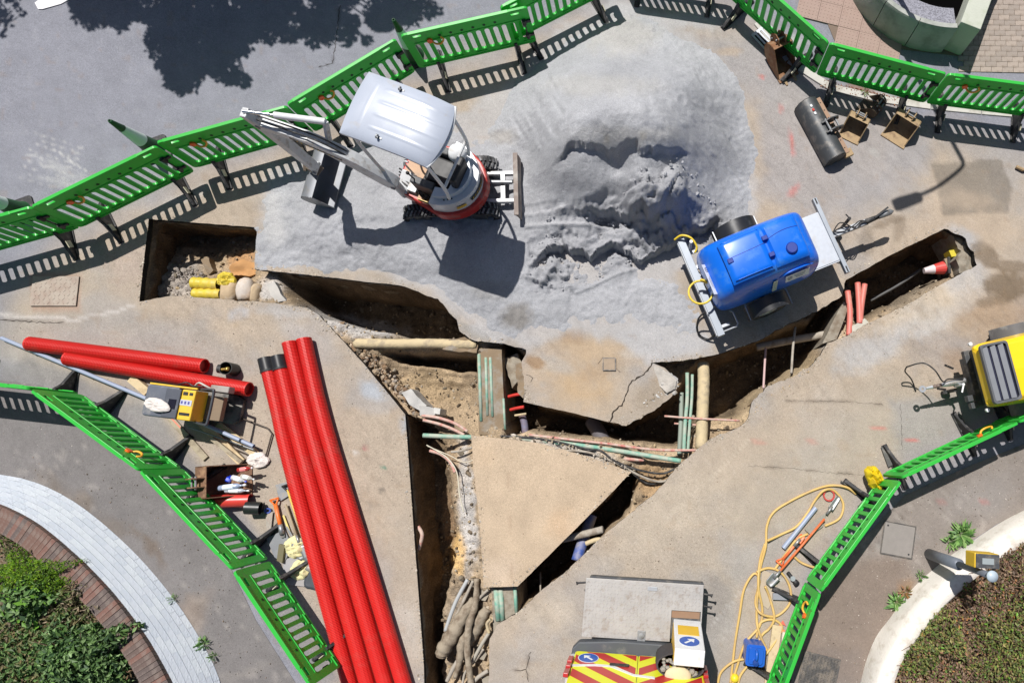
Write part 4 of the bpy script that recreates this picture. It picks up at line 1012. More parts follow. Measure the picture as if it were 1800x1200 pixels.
SEGS = [  # top edge of each panel (u,v) to (u,v), seen at panel height; label; hook side
    ((-190, 430), (52, 364), 'green slotted barrier cut by the left edge, beside the dark cone', None, 0),
    ((55, 363), (272, 257), 'green barrier second from the left edge, in front of the leaning green and white cone', (-1, -.58), 0),
    ((275, 250), (502, 187), 'green barrier partly crossed by the excavator arm', (-1, -.58), 0),
    ((505, 182), (694, 69), 'green barrier directly behind the excavator canopy', (-1, -.5), 0),
    ((705, 62), (925, 12), 'green barrier at top centre whose shadow meets the sand heap edge', (-1, -.6), .04),
    ((880, 12), (1072, -85), 'green barrier running off the top edge beside the heap tip', None, -.06),
    ((1090, -112), (1292, -82), 'green barrier beyond the top edge that only throws its shadow on the road', None, 0),
    ((1285, -78), (1456, 74), 'green barrier descending steeply behind the rusty single-tooth bucket', None, 0),
    ((1460, 76), (1663, 129), 'green barrier straight in front of the round planter', None, 0),
    ((1668, 130), (1885, 158), 'green barrier at the right edge below the block paving', (-1, -.6), 0),
    ((-190, 655), (48, 682), 'green barrier entering at the left edge beside the red ducts', None, 0),
    ((54, 686), (242, 825), 'green barrier beside the yellow and grey generator', (1, .6), .03),
    ((246, 828), (407, 999), 'green barrier beside the muddy bucket full of bottles', None, 0),
    ((411, 1005), (545, 1205), 'green barrier beside the long red ducts at the bottom edge', None, 0),
    ((1360, 1262), (1441, 1044), 'green barrier at the bottom edge above the studded iron cover', (1, .6), 0),
    ((1444, 1038), (1583, 847), 'green barrier beside the coiled yellow hose and yellow bag', None, 0),
    ((1588, 838), (1790, 743), 'green barrier just below the yellow compressor', (1, .5), .05),
    ((1795, 740), (2000, 660), 'green barrier at the right edge below the compressor', None, 0)]
first = True
for (a, b, lab, hk, dz) in SEGS:
    A, B = P(*a, PZ1), P(*b, PZ1); mid = (A + B) / 2; d = B - A; L = math.hypot(d.x, d.y)
    T = bar_src if first else copy_tree(bar_src)
    first_T = T; first = False
    T.location = (mid.x, mid.y, sand_z(mid.x, mid.y) * .0); T.rotation_euler = (0, 0, math.atan2(d.y, d.x)); T.scale = (L / PL, 1, 1)
    tag(T, lab, 'barrier', 'green safety barriers round the excavation')
    T['_hk'] = str(hk)
    first_T = T
for T in [o for o in C.objects if o.name.startswith('safety_barrier')]:
    hk = eval(T['_hk']); del T['_hk']
    if hk: hook(T, hk[0], hk[1])

# ---- traffic cones
DGREEN = mat('cone_green', (.012, .07, .022), .45, var=.1)
CWHITE = mat('cone_sleeve', (.66, .72, .70), .4, var=.05)
def cone(loc, label, lean=(0, 0)):
    T = empty('traffic_cone', loc, random.uniform(0, 1), label, 'traffic cone', 'green and white cones outside the barriers', rot=(lean[0], lean[1], .4))
    m = MB(); m.plate(rrect(-.22, -.22, .22, .22, .05), [], 0, .035); m.build('base', BLACK, T, bevel=.006)
    r = lambda z: .155 - .125 * z / .95
    m = MB(); m.lathe([(r(.035) + .02, .035), (r(.06), .06), (r(.35), .35)], 24); m.build('body', DGREEN, T, smooth=True); m = MB(); m.lathe([(r(.72), .72), (r(.93), .93), (r(.95) - .006, .955), (.016, .95), (.014, .8)], 24); m.build('tip', DGREEN, T, smooth=True)
    m = MB(); m.lathe([(r(.35) + .003, .35), (r(.72) + .003, .72)], 24); m.build('sleeve', CWHITE, T, smooth=True)
    return T
cone(P(276, 264, 0), 'leaning green and white cone behind the second barrier from the left')
cone(P(730, 100, 0), 'green and white cone at the barrier joint behind the excavator canopy')
cone(P(40, 372, 0), 'dark cone at the left edge behind the first barrier')
# white road marking at the very top
q = MB(); q.plate([(P(u, v, 0).x, P(u, v, 0).y) for u, v in ((62, 6), (68, 17), (76, 17), (108, 8), (180, -30), (150, -60))], [], .004, .012)
tag(q.build('road_marking', mat('road_paint', lin((226, 222, 224)), .7, var=.06), None), kind='structure')

# ---- street lamp (its shadow crosses the road) beyond the top right
def street_lamp():
    S = Vector((SUN_TO.x / -SUN_TO.z, SUN_TO.y / -SUN_TO.z, 0))
    h = 6.0; knee = P(1692, 283, 0) - S * h; foot = P(1640, 170, 0)   # knee: where the bracket leaves the column
    b = Vector((knee.x, knee.y, 0))
    T = empty('street_lamp', b, 0, 'tall grey street lamp beyond the barriers whose shadow bends across the road', 'street lamp')
    head = P(1597, 352, 0) - S * 6.35 - b; el_ = P(1685, 305, 0) - S * 6.12 - b; mid = P(1645, 330, 0) - S * 6.25 - b
    GP = mat('lamp_column_grey', lin((130, 134, 136)), .5, .4)
    MB().tube([(0, 0, 0), (0, 0, 1.2), (0, 0, 1.22), (0, 0, 6.0)], [.075, .075, .05, .04], 14).build('column', GP, T, smooth=True)
    MB().tube(smooth_path([(0, 0, 5.95), (el_.x * .5, el_.y * .5, 6.1), (mid.x, mid.y, 6.25), (head.x * .96, head.y * .96, 6.33)], 6), .032, 10).build('bracket', GP, T, smooth=True)
    d = (head - mid); a = math.atan2(d.y, d.x)
    m = MB(); m.plate([(-.26, -.05), (-.2, -.09), (.18, -.11), (.3, -.09), (.3, .09), (.18, .11), (-.2, .09), (-.26, .05)], [], -.04, .05, Matrix.Translation((head.x, head.y, 6.36)) @ Matrix.Rotation(a, 4, 'Z'))
    m.build('lamp_head', GP, T, bevel=.02)
street_lamp()

# ---- grey post with yellow info unit on the right wall
def info_post():
    T = empty('grey_post', P(1633, 973, 0), 0, 'grey round post with a small yellow boxed panel on top, at the white wall', 'post')
    G1 = mat('post_grey', lin((112, 118, 128)), .45, .2, var=.1)
    MB().tube([(0, 0, 0), (0, 0, 1.0)], .085, 20).build('column', G1, T, smooth=True)
    MB().tube([(0, 0, 1.0), (0, 0, 1.9)], .045, 16).build('neck', G1, T, smooth=True)
    MB().lathe([(.0005, 0), (.075, 0), (.075, .03), (.0005, .035)], 20, Matrix.Translation((0, 0, 1.9))).build('cap', mat('pale_cap', lin((176, 190, 200)), .4), T, smooth=True)
    b = MB(); b.box((.03, .17, 1.62), (.34, .2, .26), rz=math.radians(-4)); bo = b.build('yellow_box', YELP, T, bevel=.012)
    b = MB(); b.box((.03, .17, 1.765), (.32, .19, .02), rz=math.radians(-4)); b.build('panel_rim', DGREY, bo, bevel=.004)
    b = MB(); b.box((.03, .17, 1.778), (.16, .08, .01), rz=math.radians(-4)); b.build('display', mat('pale_display', lin((150, 158, 160)), .3), bo)
info_post()
# ================================================================ PLANTING
def leaf_mat(name, cols, rough=.55, trans=.25):
    m, nt, bs = new_mat(name); N, Lk = nt.nodes, nt.links
    at_ = N.new('ShaderNodeVertexColor'); at_.layer_name = 'col'
    Lk.new(at_.outputs['Color'], bs.inputs['Base Color']); bs.inputs['Roughness'].default_value = rough
    tr = N.new('ShaderNodeBsdfTranslucent'); Lk.new(at_.outputs['Color'], tr.inputs['Color'])
    ms = N.new('ShaderNodeMixShader'); ms.inputs[0].default_value = trans
    Lk.new(bs.outputs[0], ms.inputs[1]); Lk.new(tr.outputs[0], ms.inputs[2]); Lk.new(ms.outputs[0], nt.nodes['Material Output'].inputs['Surface'])
    return m
LEAF = leaf_mat('leaves', None)
rng = np.random.default_rng(5)
def leaves(name, pos, size, cols, tilt=.9, parent=None, narrow=.45, label=None, cat=None, kind=None, origin=(0, 0, 0)):
    """pos (n,3), size (n,), cols (n,3): one folded leaf (two quads) at each"""
    n = len(pos); yaw = rng.uniform(0, 2 * PI, n); pit = rng.normal(0, tilt, n) * .6; rol = rng.normal(0, tilt, n) * .6
    cy, sy, cp, sp, cr, sr = np.cos(yaw), np.sin(yaw), np.cos(pit), np.sin(pit), np.cos(rol), np.sin(rol)
    X = np.stack([cy * cp, sy * cp, sp], 1); Y0_ = np.stack([-sy, cy, np.zeros(n)], 1); Z = np.cross(X, Y0_); Y = Y0_ * cr[:, None] + Z * sr[:, None]; Z = np.cross(X, Y)
    s = size[:, None]; w = narrow
    lo = [(-.5, 0, 0), (0, -w / 2, .08), (.5, 0, -.05), (0, w / 2, .08), (0, 0, -.02)]
    vs = [pos + (X * a + Y * b + Z * c) * s for a, b, c in lo]
    co = np.stack(vs, 1).reshape(-1, 3) - np.array(origin); i = np.arange(n) * 5
    q = np.concatenate([np.stack([i, i + 1, i + 2, i + 4], 1), np.stack([i, i + 4, i + 2, i + 3], 1)])
    cc = np.repeat(cols, 5, 0)
    o = fast_mesh(name, co, q, LEAF, parent, False, cc)
    return tag(o, label, cat, kind=kind)
def pal(n, cl, jitter=.25):
    c = np.array([lin(k) for k in cl]); k = rng.integers(0, len(c), n); return c[k] * (1 + rng.uniform(-jitter, jitter, (n, 1)))

def scatter(poly, n, zf):
    us = [p[0] for p in poly]; vs = [p[1] for p in poly]; U = rng.uniform(min(us), max(us), n * 3); V = rng.uniform(min(vs), max(vs), n * 3)
    ok = inside(poly, U, V); U, V = U[ok][:n], V[ok][:n]
    pts = np.array([tuple(P(u, v, 0)) for u, v in zip(U, V)]); return U, V, pts
# soil of both beds
def bed(name, poly, z, col):
    pts = [P(u, v, 0) for u, v in poly]; x0, x1 = min(p.x for p in pts), max(p.x for p in pts); y0, y1 = min(p.y for p in pts), max(p.y for p in pts)
    x, y, q = grid(x0, x1, y0, y1, .06); loop = [(p.x, p.y) for p in pts]
    zz = z + (fbm(x * 3, y * 3, 401, 5) - .5) * .12; cols = np.tile(np.array(lin(col)), (len(x), 1)) * (.6 + .8 * fbm(x * 2, y * 2, 402, 5)[:, None])
    co, qq, cc = keep(x, y, zz, q, cols, inside(loop, x, y)); return tag(fast_mesh(name, co, qq, M_soil, None, True, cc), kind='structure')
LB = [(-260, 860), (-40, 893), (20, 905), (85, 938), (150, 990), (208, 1048), (255, 1115), (290, 1180), (330, 1300), (-260, 1300)]
bed('planting_soil', LB, .34, (120, 108, 90))
# left bed: shrubs as separate plants
def shrub(name, u, v, z, rx, ry, h, n, cl, size, label, cat='shrub', group=None, tilt=.9, stems=True, narrow=.45, base=.34):
    c = P(u, v, z)
    T = empty(name, (c.x, c.y, base), 0, label, cat, group)
    th = rng.uniform(0, 2 * PI, n); r = rng.uniform(0, 1, n) ** .5; lump = 1 + .25 * np.sin(th * 5 + u) + .15 * np.sin(th * 9 + v)
    x = np.cos(th) * r * rx * lump; y = np.sin(th) * r * ry * lump; top = h * np.sqrt(np.clip(1 - (r * .93) ** 2, 0, 1)) * (.8 + .35 * fbm(x * 5 + u, y * 5, 411, 3))
    zz = top * rng.uniform(0, 1, n) ** .45
    cols = pal(n, cl) * (.55 + .55 * fbm(x * 6, y * 6 + v, 412, 3))[:, None] 
    leaves('foliage', np.stack([x, y, zz], 1), rng.uniform(.6, 1.3, n) * size, cols, tilt, T, narrow)
    if stems:
        m = MB()
        for k in range(7):
            a = random.uniform(0, 2 * PI); rr = random.uniform(.3, .8); m.tube([(0, 0, -.02), (math.cos(a) * rx * rr * .4, math.sin(a) * ry * rr * .4, h * .5), (math.cos(a) * rx * rr, math.sin(a) * ry * rr, h * .85)], [.012, .008, .004], 5)
        m.build('stem', mat('twig_brown_' + name, lin((110, 88, 70)), .8), T)
    return T
DG = [(92, 126, 66), (74, 108, 58), (112, 148, 78), (56, 86, 50), (142, 172, 112)]
YG = [(120, 160, 30), (146, 182, 36), (98, 140, 28), (84, 122, 30)]
MX = [(122, 128, 80), (146, 134, 92), (106, 118, 64), (160, 142, 116), (92, 86, 62)]
shrub('conifer_shrub', 30, 1015, .7, .62, .30, .42, 5200, YG, .045, 'bright yellow-green low shrub inside the curved brick wall', narrow=.3)
shrub('leafy_shrub', 20, 1062, .8, .42, .36, .5, 900, DG + [(120, 170, 60)], .10, 'light green broad-leaved shrub at the left edge under the yellow-green one', narrow=.5)
shrub('sparse_shrub', 95, 1085, .6, .55, .35, .3, 1100, MX, .07, 'thin brownish shrub with bare twigs in the middle of the bed', narrow=.35)
shrub('twiggy_shrub', 118, 1045, .6, .2, .25, .28, 380, MX, .06, 'sparse twiggy shrub against the brown coping', narrow=.35)
shrub('laurel_shrub', 105, 1165, .8, .72, .55, .5, 3600, DG, .095, 'large dark green laurel shrub filling the bottom of the left bed', narrow=.45)
shrub('laurel_bush', 10, 1170, .8, .8, .6, .45, 3000, DG[:3] + MX[:2], .085, 'dark green bush in the bottom left corner', narrow=.42)
shrub('moss_shrub', 15, 955, .5, .4, .3, .14, 900, MX + YG[2:], .05, 'low mossy plant behind the coping near the left edge', narrow=.4)
shrub('green_bush', 172, 1200, .6, .22, .4, .28, 700, DG, .08, 'narrow green bush pressed against the coping at the bottom', narrow=.45)
n = 2600; U, V, pp = scatter(LB, n, None); pp[:, 2] = .44 + rng.uniform(0, .10, len(pp))
leaves('leaf_litter', pp, rng.uniform(.03, .08, len(pp)), pal(len(pp), [(120, 96, 70), (98, 84, 60), (90, 104, 60), (140, 120, 90)]), .7, kind='stuff')
# right bed: clipped cotoneaster hedge, one dense mass
HB = [(1530, 1330), (1541, 1197), (1574, 1120), (1627, 1050), (1692, 992), (1752, 952), (1820, 918), (2000, 835), (2100, 1330)]
RB = [(1552, 1330), (1560, 1197), (1590, 1130), (1640, 1065), (1700, 1010), (1760, 968), (1820, 935), (2000, 850), (2100, 1330)]
bed('planting_soil', RB, .30, (96, 78, 62))
def hedge():
    T = empty('hedge', P(1720, 1120, .3), 0, 'clipped brown and green hedge filling the bed behind the white wall, bottom right', 'hedge')
    O = T.location
    n = 52000; U, V, pp = scatter(HB, n, None); d = sdist(HB, U, V); hgt = .22 + .34 * sstep(-2, 30, d) + (fbm(pp[:, 0] * 2.2, pp[:, 1] * 2.2, 421, 4) - .5) * .62
    br = fbm(pp[:, 0] * 1.1 + 4, pp[:, 1] * 1.1, 422, 5); bare = sstep(.47, .60, br)
    g = pal(len(pp), [(116, 126, 66), (138, 140, 78), (92, 106, 58), (150, 140, 84), (104, 130, 62)]); b = pal(len(pp), [(142, 118, 96), (124, 102, 86), (154, 130, 108), (104, 88, 74), (150, 112, 86)])
    pick = (rng.uniform(0, 1, len(pp)) < .12 + .7 * bare)[:, None]; cols = np.where(pick, b, g)
    r = rng.uniform(0, 1, len(pp))[:, None] < .025; cols = np.where(r, np.array(lin((120, 168, 60))), cols)
    r = rng.uniform(0, 1, len(pp))[:, None] < .02; cols = np.where(r, np.array(lin((188, 136, 84))), cols)
    pp[:, 2] = .3 + hgt * rng.uniform(.45, 1, len(pp)) ** .5 * (1 - .35 * bare)
    leaves('foliage', pp, rng.uniform(.028, .070, len(pp)), cols * (.6 + .8 * fbm(pp[:, 0] * 9, pp[:, 1] * 9, 423, 3))[:, None], 1.0, T, .5, origin=tuple(O))
    m = MB()
    for k in range(420):
        i = random.randrange(len(pp)); x, y, z = pp[i]; a = random.uniform(0, 2 * PI); L = random.uniform(.1, .3)
        m.tube([(x - O.x, y - O.y, z - O.z - .02), (x - O.x + math.cos(a) * L, y - O.y + math.sin(a) * L, z - O.z + random.uniform(-.08, .05))], [.005, .003], 4, False)
    m.build('twigs', mat('hedge_twig', lin((128, 100, 84)), .8), T)['kind'] = 'stuff'
hedge()
# weeds at wall foot
def weed(u, v, r, n, cl, lab, L=.16):
    T = empty('weed_tuft', P(u, v, 0), 0, lab, 'weed', 'weeds growing at the wall foot'); m = []
    cols, q, co = [], [], []
    for k in range(n):
        a = rng.uniform(0, 2 * PI); rr = rng.uniform(0, r * .35); l = L * rng.uniform(.35, .75); w = l * .11; x, y = math.cos(a) * rr, math.sin(a) * rr
        dx, dy = math.cos(a), math.sin(a); b = len(co); z1 = rng.uniform(.03, .12)
        co += [(x + dy * w * .3, y - dx * w * .3, 0), (x + dx * l * .5 + dy * w, y + dy * l * .5 - dx * w, z1), (x + dx * l, y + dy * l, z1 * .8), (x + dx * l * .5 - dy * w, y + dy * l * .5 + dx * w, z1 + .01)]
        q.append((b, b + 1, b + 2, b + 3)); cols += [pal(1, cl)[0]] * 4
    fast_mesh('foliage', np.array(co), np.array(q), LEAF, T, False, np.array(cols)); 
    MB().tube([(0, 0, -.01), (0, 0, .03)], .01, 6).build('stem', LEAF_ST, T)
LEAF_ST = mat('weed_stem', lin((96, 110, 70)), .8)
WG = [(96, 140, 66), (120, 160, 84), (80, 118, 60), (140, 172, 104)]
weed(1688, 938, .2, 110, WG, 'big grass-like green weed tuft where the right footway meets the white wall', .3)
weed(1668, 952, .15, 40, WG, 'smaller green tuft just left of the big weed at the white wall', .2)
weed(1575, 1058, .2, 60, WG, 'round green weed at the foot of the white wall, lower one', .24)
weed(1590, 1040, .12, 30, [(160, 110, 70), (130, 120, 70)], 'brownish withered weed beside the lower green tuft', .18)
weed(1616, 1010, .1, 24, WG, 'small sparse weed between the grey post and the lower tuft', .14)
weed(360, 1130, .12, 40, WG, 'green weed at the foot of the pale brick wall', .16)
weed(378, 1150, .08, 20, WG + [(200, 200, 190)], 'tiny weed just below the other one at the brick wall foot', .12)
weed(308, 1050, .08, 18, WG, 'little weed higher up along the pale brick wall', .1)
weed(1520, 165, .1, 22, WG + [(150, 90, 60)], 'weed in the kerb joint behind the two worn buckets', .12)
n = 500; U, V, pp = scatter([(1450, 142), (1600, 178), (1590, 190), (1440, 154)], n, None); pp[:, 2] = .008 + rng.uniform(0, .02, len(pp))
leaves('fallen_leaves', pp, rng.uniform(.02, .05, len(pp)), pal(len(pp), [(150, 96, 70), (120, 84, 60), (170, 120, 84)]), .5, kind='stuff')

# ---- trees out beyond the upper left: their shade lies on the road
BARK = mat('bark', lin((96, 84, 72)), .9, var=.3, scale=9, bump=.8, bscale=20)
def tree(name, base, h, clumps, label, nleaf=150, ls=.13):
    T = empty(name, base, 0, label, 'tree', 'trees outside the frame at the upper left')
    m = MB(); m.tube(smooth_path([(0, 0, 0), (.05, .03, h * .25), (-.05, .08, h * .5), (.05, 0, h * .78)], 5), [.19 - .13 * k / 15 for k in range(16)], 10); m.build('trunk', BARK, T, smooth=True)
    pos, cols = [], []; lb = MB()
    for (cx, cy, cz, r) in clumps:
        n = int(nleaf * (r / .5) ** 2); d = rng.normal(0, 1, (n, 3)); d /= np.linalg.norm(d, axis=1)[:, None]; rad = r * rng.uniform(.25, 1, n)[:, None] ** .6
        p = d * rad * np.array([1, 1, .6]) + np.array([cx, cy, cz]); pos.append(p); cols.append(pal(n, [(70, 104, 46), (86, 122, 56), (56, 88, 40), (100, 136, 66)]))
        lb.tube([(0, 0, h * .45), (cx * .5, cy * .5, (h * .5 + cz) / 2), (cx, cy, cz)], [.06, .035, .012], 5)
    lb.build('limb', BARK, T, smooth=True); p = np.vstack(pos)
    leaves('crown', p, rng.uniform(.6, 1.3, len(p)) * ls, np.vstack(cols), 1.0, T, .6)
S_ = Vector((SUN_TO.x / -SUN_TO.z, SUN_TO.y / -SUN_TO.z, 0))
def clumps_for(shade, base, hz, seed):
    """leaf clumps that stand above the given ground points, back along the sun's direction"""
    out = []; rn = random.Random(seed)
    for (u, v, r) in shade:
        z = hz + rn.uniform(-.5, .5); p = P(u, v, 0) - S_ * z; out.append((p.x - base.x, p.y - base.y, z, r))
    return out
shade = []
rn = random.Random(4)
edge_poly = [(130, -200), (118, 5), (102, 32), (140, 45), (135, 62), (165, 55), (196, 62), (215, 70), (232, 84), (262, 96), (272, 110), (268, 128), (286, 140), (276, 165), (290, 186), (302, 178), (330, 172), (356, 158), (372, 142), (395, 150), (430, 165), (440, 150), (470, 135), (520, 128), (525, 105),
             (545, 92), (590, 85), (660, 80), (715, 55), (760, 40), (795, 15), (800, -200)]
while len(shade) < 260:
    u, v = rn.uniform(90, 800), rn.uniform(-260, 190)
    r = rn.uniform(.10, .42); d = float(sdist(edge_poly, np.array([u]), np.array([v]))[0])
    if d > r * 85: shade.append((u, v, r))
    elif d > 8 and rn.random() < .5: shade.append((u, v, max(.08, d / 95)))
b1 = P(380, -90, 0) - S_ * 5; b1.z = 0
tree('plane_tree', b1, 5.4, clumps_for(shade, b1, 4.6, 1), 'leafy tree outside the upper left whose shade falls on the road by the barriers', 520, .13)
sh2 = [(rn.uniform(-160, 25), rn.uniform(-120, 60), rn.uniform(.12, .35)) for _ in range(40)]
sh2 = [s for s in sh2 if s[0] + s[1] * .2 < 22]
b2 = P(-120, -60, 0) - S_ * 5; b2.z = 0
tree('lime_tree', b2, 5.2, clumps_for(sh2, b2, 4.6, 2), 'second leafy tree further left that shades the upper left corner', 200, .12)
# ================================================================ MACHINES
TYRE = mat('tyre_rubber', (.022, .022, .024), .8, var=.3, scale=10, dirt=(.2, .19, .18), dirt_amt=.4, dscale=8, bump=.3)
CREAMW = mat('digger_pale_grey', (.43, .47, .55), .26, var=.04, scale=4, coat=.4, dirt=(.45, .42, .38), dirt_amt=.08, dscale=5)
DIGW = mat('digger_white_worn', (.60, .61, .62), .38, var=.08, scale=8, dirt=(.30, .25, .2), dirt_amt=.3, dscale=9)
REDP = mat('red_paint', (.42, .022, .016), .38, var=.1, scale=6, dirt=(.3, .2, .17), dirt_amt=.25, dscale=6)
CHROME = mat('chrome_rod', (.75, .77, .8), .15, 1.0, var=.03)
STICKY = mat('sticker_amber', (.62, .40, .05), .4)
STICKB = mat('sticker_black', (.02, .02, .02), .4)
SEATB = mat('seat_vinyl', (.012, .012, .014), .5, var=.3)
GLASSB = mat('label_white', (.78, .78, .78), .35, var=.03)

def bucket_parts(T, w, s, m_shell, m_in=None, ears=True, teeth=0, mlip=None, closed=False):
    """parts of an excavator bucket; width along Y, mouth towards +X, resting on its floor; s scales the side profile"""
    prof = [(.50, .0), (.1, .0), (-.12, .03), (-.27, .12), (-.36, .27), (-.37, .40), (-.30, .52), (-.17, .60), (0.0, .63)]
    pr = [(x * s, z * s) for x, z in prof]; inn = [(x * s * .965 + .004, z * s * .955 + .012) for x, z in prof]
    n = len(pr); v = []; f = []
    for y in (-w / 2, w / 2):
        v += [(x, y, z) for x, z in pr] + [(x, y, z) for x, z in inn]
    for i in range(n - 1):
        f += [(i, i + 1, 2 * n + i + 1, 2 * n + i), (n + i, 3 * n + i, 3 * n + i + 1, n + i + 1), (i, n + i, n + i + 1, i + 1), (2 * n + i, 2 * n + i + 1, 3 * n + i + 1, 3 * n + i)]
    f += [(0, 2 * n, 3 * n, n), (n - 1, 2 * n - 1, 4 * n - 1, 3 * n - 1)]
    m = MB(); m.add(v, f); m.build('shell', m_shell, T, auto=50)
    XZ = lambda y: Matrix(((1, 0, 0, 0), (0, 0, 1, y), (0, 1, 0, 0), (0, 0, 0, 1)))
    for y in (-w / 2, w / 2 - .014): q = MB(); q.plate(pr, [], 0, .014, XZ(y)); q.build('side_plate', m_shell, T)
    q = MB(); q.box((.50 * s, 0, .008), (.09 * s + .02, w + .02, .022)); q.build('cutting_edge', mlip or m_shell, T, bevel=.003)
    if ears:
        for y in (-.075, .06):
            q = MB(); q.plate([(-.34 * s, .36 * s), (-.42 * s, .50 * s), (-.40 * s, .66 * s), (-.26 * s, .78 * s), (-.10 * s, .76 * s), (-.02 * s, .62 * s), (-.17 * s, .60 * s), (-.30 * s, .52 * s)], [], 0, .016, XZ(y)); q.build('ear', m_shell, T)
        for x, z in ((-.32 * s, .58 * s), (-.16 * s, .70 * s)):
            q = MB(); q.tube([(x, -.10, z), (x, .10, z)], .016, 10); q.build('pin', STEEL, T)
    for k in range(teeth):
        y = -w / 2 + w * (k + .5) / teeth; q = MB(); q.add([(.5 * s, y - .03, -.005), (.5 * s, y + .03, -.005), (.5 * s, y + .03, .04), (.5 * s, y - .03, .04), (.5 * s + .13, y - .018, .0), (.5 * s + .13, y + .018, .0), (.5 * s + .13, y + .018, .012), (.5 * s + .13, y - .018, .012)],
                         [(0, 1, 2, 3), (4, 7, 6, 5), (0, 4, 5, 1), (3, 2, 6, 7), (0, 3, 7, 4), (1, 5, 6, 2)]); q.build('tooth', TANRUST, T)

def excavator():
    c = Vector((-3.30, 4.40, 0)); zb = .11
    T = empty('mini_excavator', (c.x, c.y, zb), 0, 'white and red mini excavator standing on the sand with a pale grey canopy', 'excavator')
    ua = math.radians(3); U = Matrix.Rotation(ua, 4, 'Z')
    # tracks
    for s in (-1, 1):
        y = s * .40; m = MB(); L, h, w = 1.52, .36, .22; path = []
        for k in range(9): a = -PI / 2 - PI * k / 8; path.append((-L / 2 + h / 2 + math.cos(a) * h / 2, h / 2 + math.sin(a) * h / 2))
        for k in range(9): a = PI / 2 - PI * k / 8; path.append((L / 2 - h / 2 + math.cos(a) * h / 2, h / 2 + math.sin(a) * h / 2))
        hole = [((x) * .93, (z - h / 2) * .78 + h / 2) for x, z in path]
        m.plate(path, [hole], -w / 2, w / 2, U @ Matrix(((1, 0, 0, -.05), (0, 0, 1, y), (0, 1, 0, 0), (0, 0, 0, 1)))); tr = m.build('track', TYRE, T)
        m = MB(); per = []
        n = len(path)
        for i in range(n):
            a, b = Vector(path[i]), Vector(path[(i + 1) % n]); q = max(1, round((b - a).length / .062))
            for k in range(q): per.append((a.lerp(b, k / q), (b - a).normalized()))
        for p, d in per[::1]:
            nrm = Vector((d.y, -d.x)); o = Vector((0, h / 2))
            if nrm.dot(p - o) < 0: nrm = -nrm
            M = U @ Matrix(((d.x, 0, nrm.x, p.x - .05), (0, 1, 0, y), (d.y, 0, nrm.y, p.y), (0, 0, 0, 1)))
            for sy in (-1, 1): m.box((.012 * sy, sy * w * .25, .012), (.030, w * .42, .03), M=M, rz=sy * .35)
        lg = m.build('lugs', mat('track_lugs', (.05, .052, .055), .8, var=.3, scale=10, dirt=(.34, .34, .35), dirt_amt=.5, dscale=5), tr); lg['kind'] = 'stuff'
        m = MB()
        for x in (-.52, .42):
            m.lathe([(.0005, -.09), (.13, -.09), (.13, .09), (.0005, .09)], 16, U @ Matrix.Translation((x, y, .18)) @ Matrix.Rotation(PI / 2, 4, 'X'))
            m.build('wheel', DGREY, tr); m = MB()
    m = MB(); m.box((-.05, 0, .25), (.95, .62, .16), M=U); m.lathe([(.24, .3), (.24, .44)], 24, U); m.build('undercarriage', DGREY, T, bevel=.01)
    # dozer blade with its push arms
    m = MB(); 
    bl = [(1.02, .02), (1.07, .10), (1.06, .22), (1.03, .32), (1.06, .32), (1.095, .22), (1.10, .10), (1.06, .0)]
    m.plate(bl, [], -.54, .54, U @ Matrix(((1, 0, 0, 0), (0, 0, 1, 0), (0, 1, 0, .02), (0, 0, 0, 1)))); m.box((1.05, 0, .345), (.075, 1.08, .03), M=U); b = m.build('blade', mat('blade_worn', (.20, .16, .14), .65, .2, var=.2, scale=9, dirt=(.38, .36, .33), dirt_amt=.4), T, bevel=.004)
    for y in (-.24, .24): m = MB(); m.bar(U @ Vector((.45, y, .25)), U @ Vector((1.03, y, .22)), .06, .08); m.build('push_arm', DIGW, b, bevel=.006)
    m = MB(); m.bar(U @ Vector((.82, -.24, .25)), U @ Vector((.82, .24, .25)), .07, .05); m.tube([U @ Vector((.4, .06, .34)), U @ Vector((.98, .06, .28))], .035, 10); m.build('blade_ram', STEEL, b)
    # house, turned 157 degrees: forward is local +X
    H = Matrix.Rotation(math.radians(159), 4, 'Z')
    tail = [(.66 * math.cos(a), .60 * math.sin(a)) for a in [math.radians(100 + 160 * k / 16) for k in range(17)]]
    foot = [(.72, .30), (.60, .47), (.2, .53)] + tail + [(.2, -.53), (.60, -.47), (.72, -.30)]
    m = MB(); m.plate(foot, [], .40, .62, H); m.build('red_skirt', REDP, T, bevel=.03, seg=3)
    tail2 = [(.60 * math.cos(a), .55 * math.sin(a)) for a in [math.radians(93 + 174 * k / 18) for k in range(19)]]
    m = MB(); m.plate(tail2 + [(-.02, -.30), (-.25, -.27), (-.29, 0), (-.25, .27), (-.02, .30)], [], .60, .90, H); m.build('tail_cover', mat('tail_white', (.60, .62, .65), .32, var=.05, coat=.3, dirt=(.5, .47, .43), dirt_amt=.15), T, bevel=.05, seg=3)
    tail3 = [(.50 * math.cos(a), .46 * math.sin(a)) for a in [math.radians(100 + 160 * k / 16) for k in range(17)]]
    m = MB(); m.plate(tail3 + [(-.08, -.30), (-.28, -.26), (-.31, 0), (-.28, .26), (-.08, .30)], [], .88, 1.02, H); m.build('engine_hood', mat('hood_blue_grey', (.46, .52, .60), .3, var=.05, coat=.3), T, bevel=.04, seg=3)
    m = MB(); m.plate([(.66, .28), (.56, .42), (.0, .48), (-.05, .46), (-.05, -.46), (.0, -.48), (.56, -.42), (.66, -.28)], [], .60, .625, H); m.build('floor_plate', mat('floor_mat_sandy', lin((196, 164, 136)), .8, var=.15, scale=8, dirt=(.3, .24, .2), dirt_amt=.3), T)
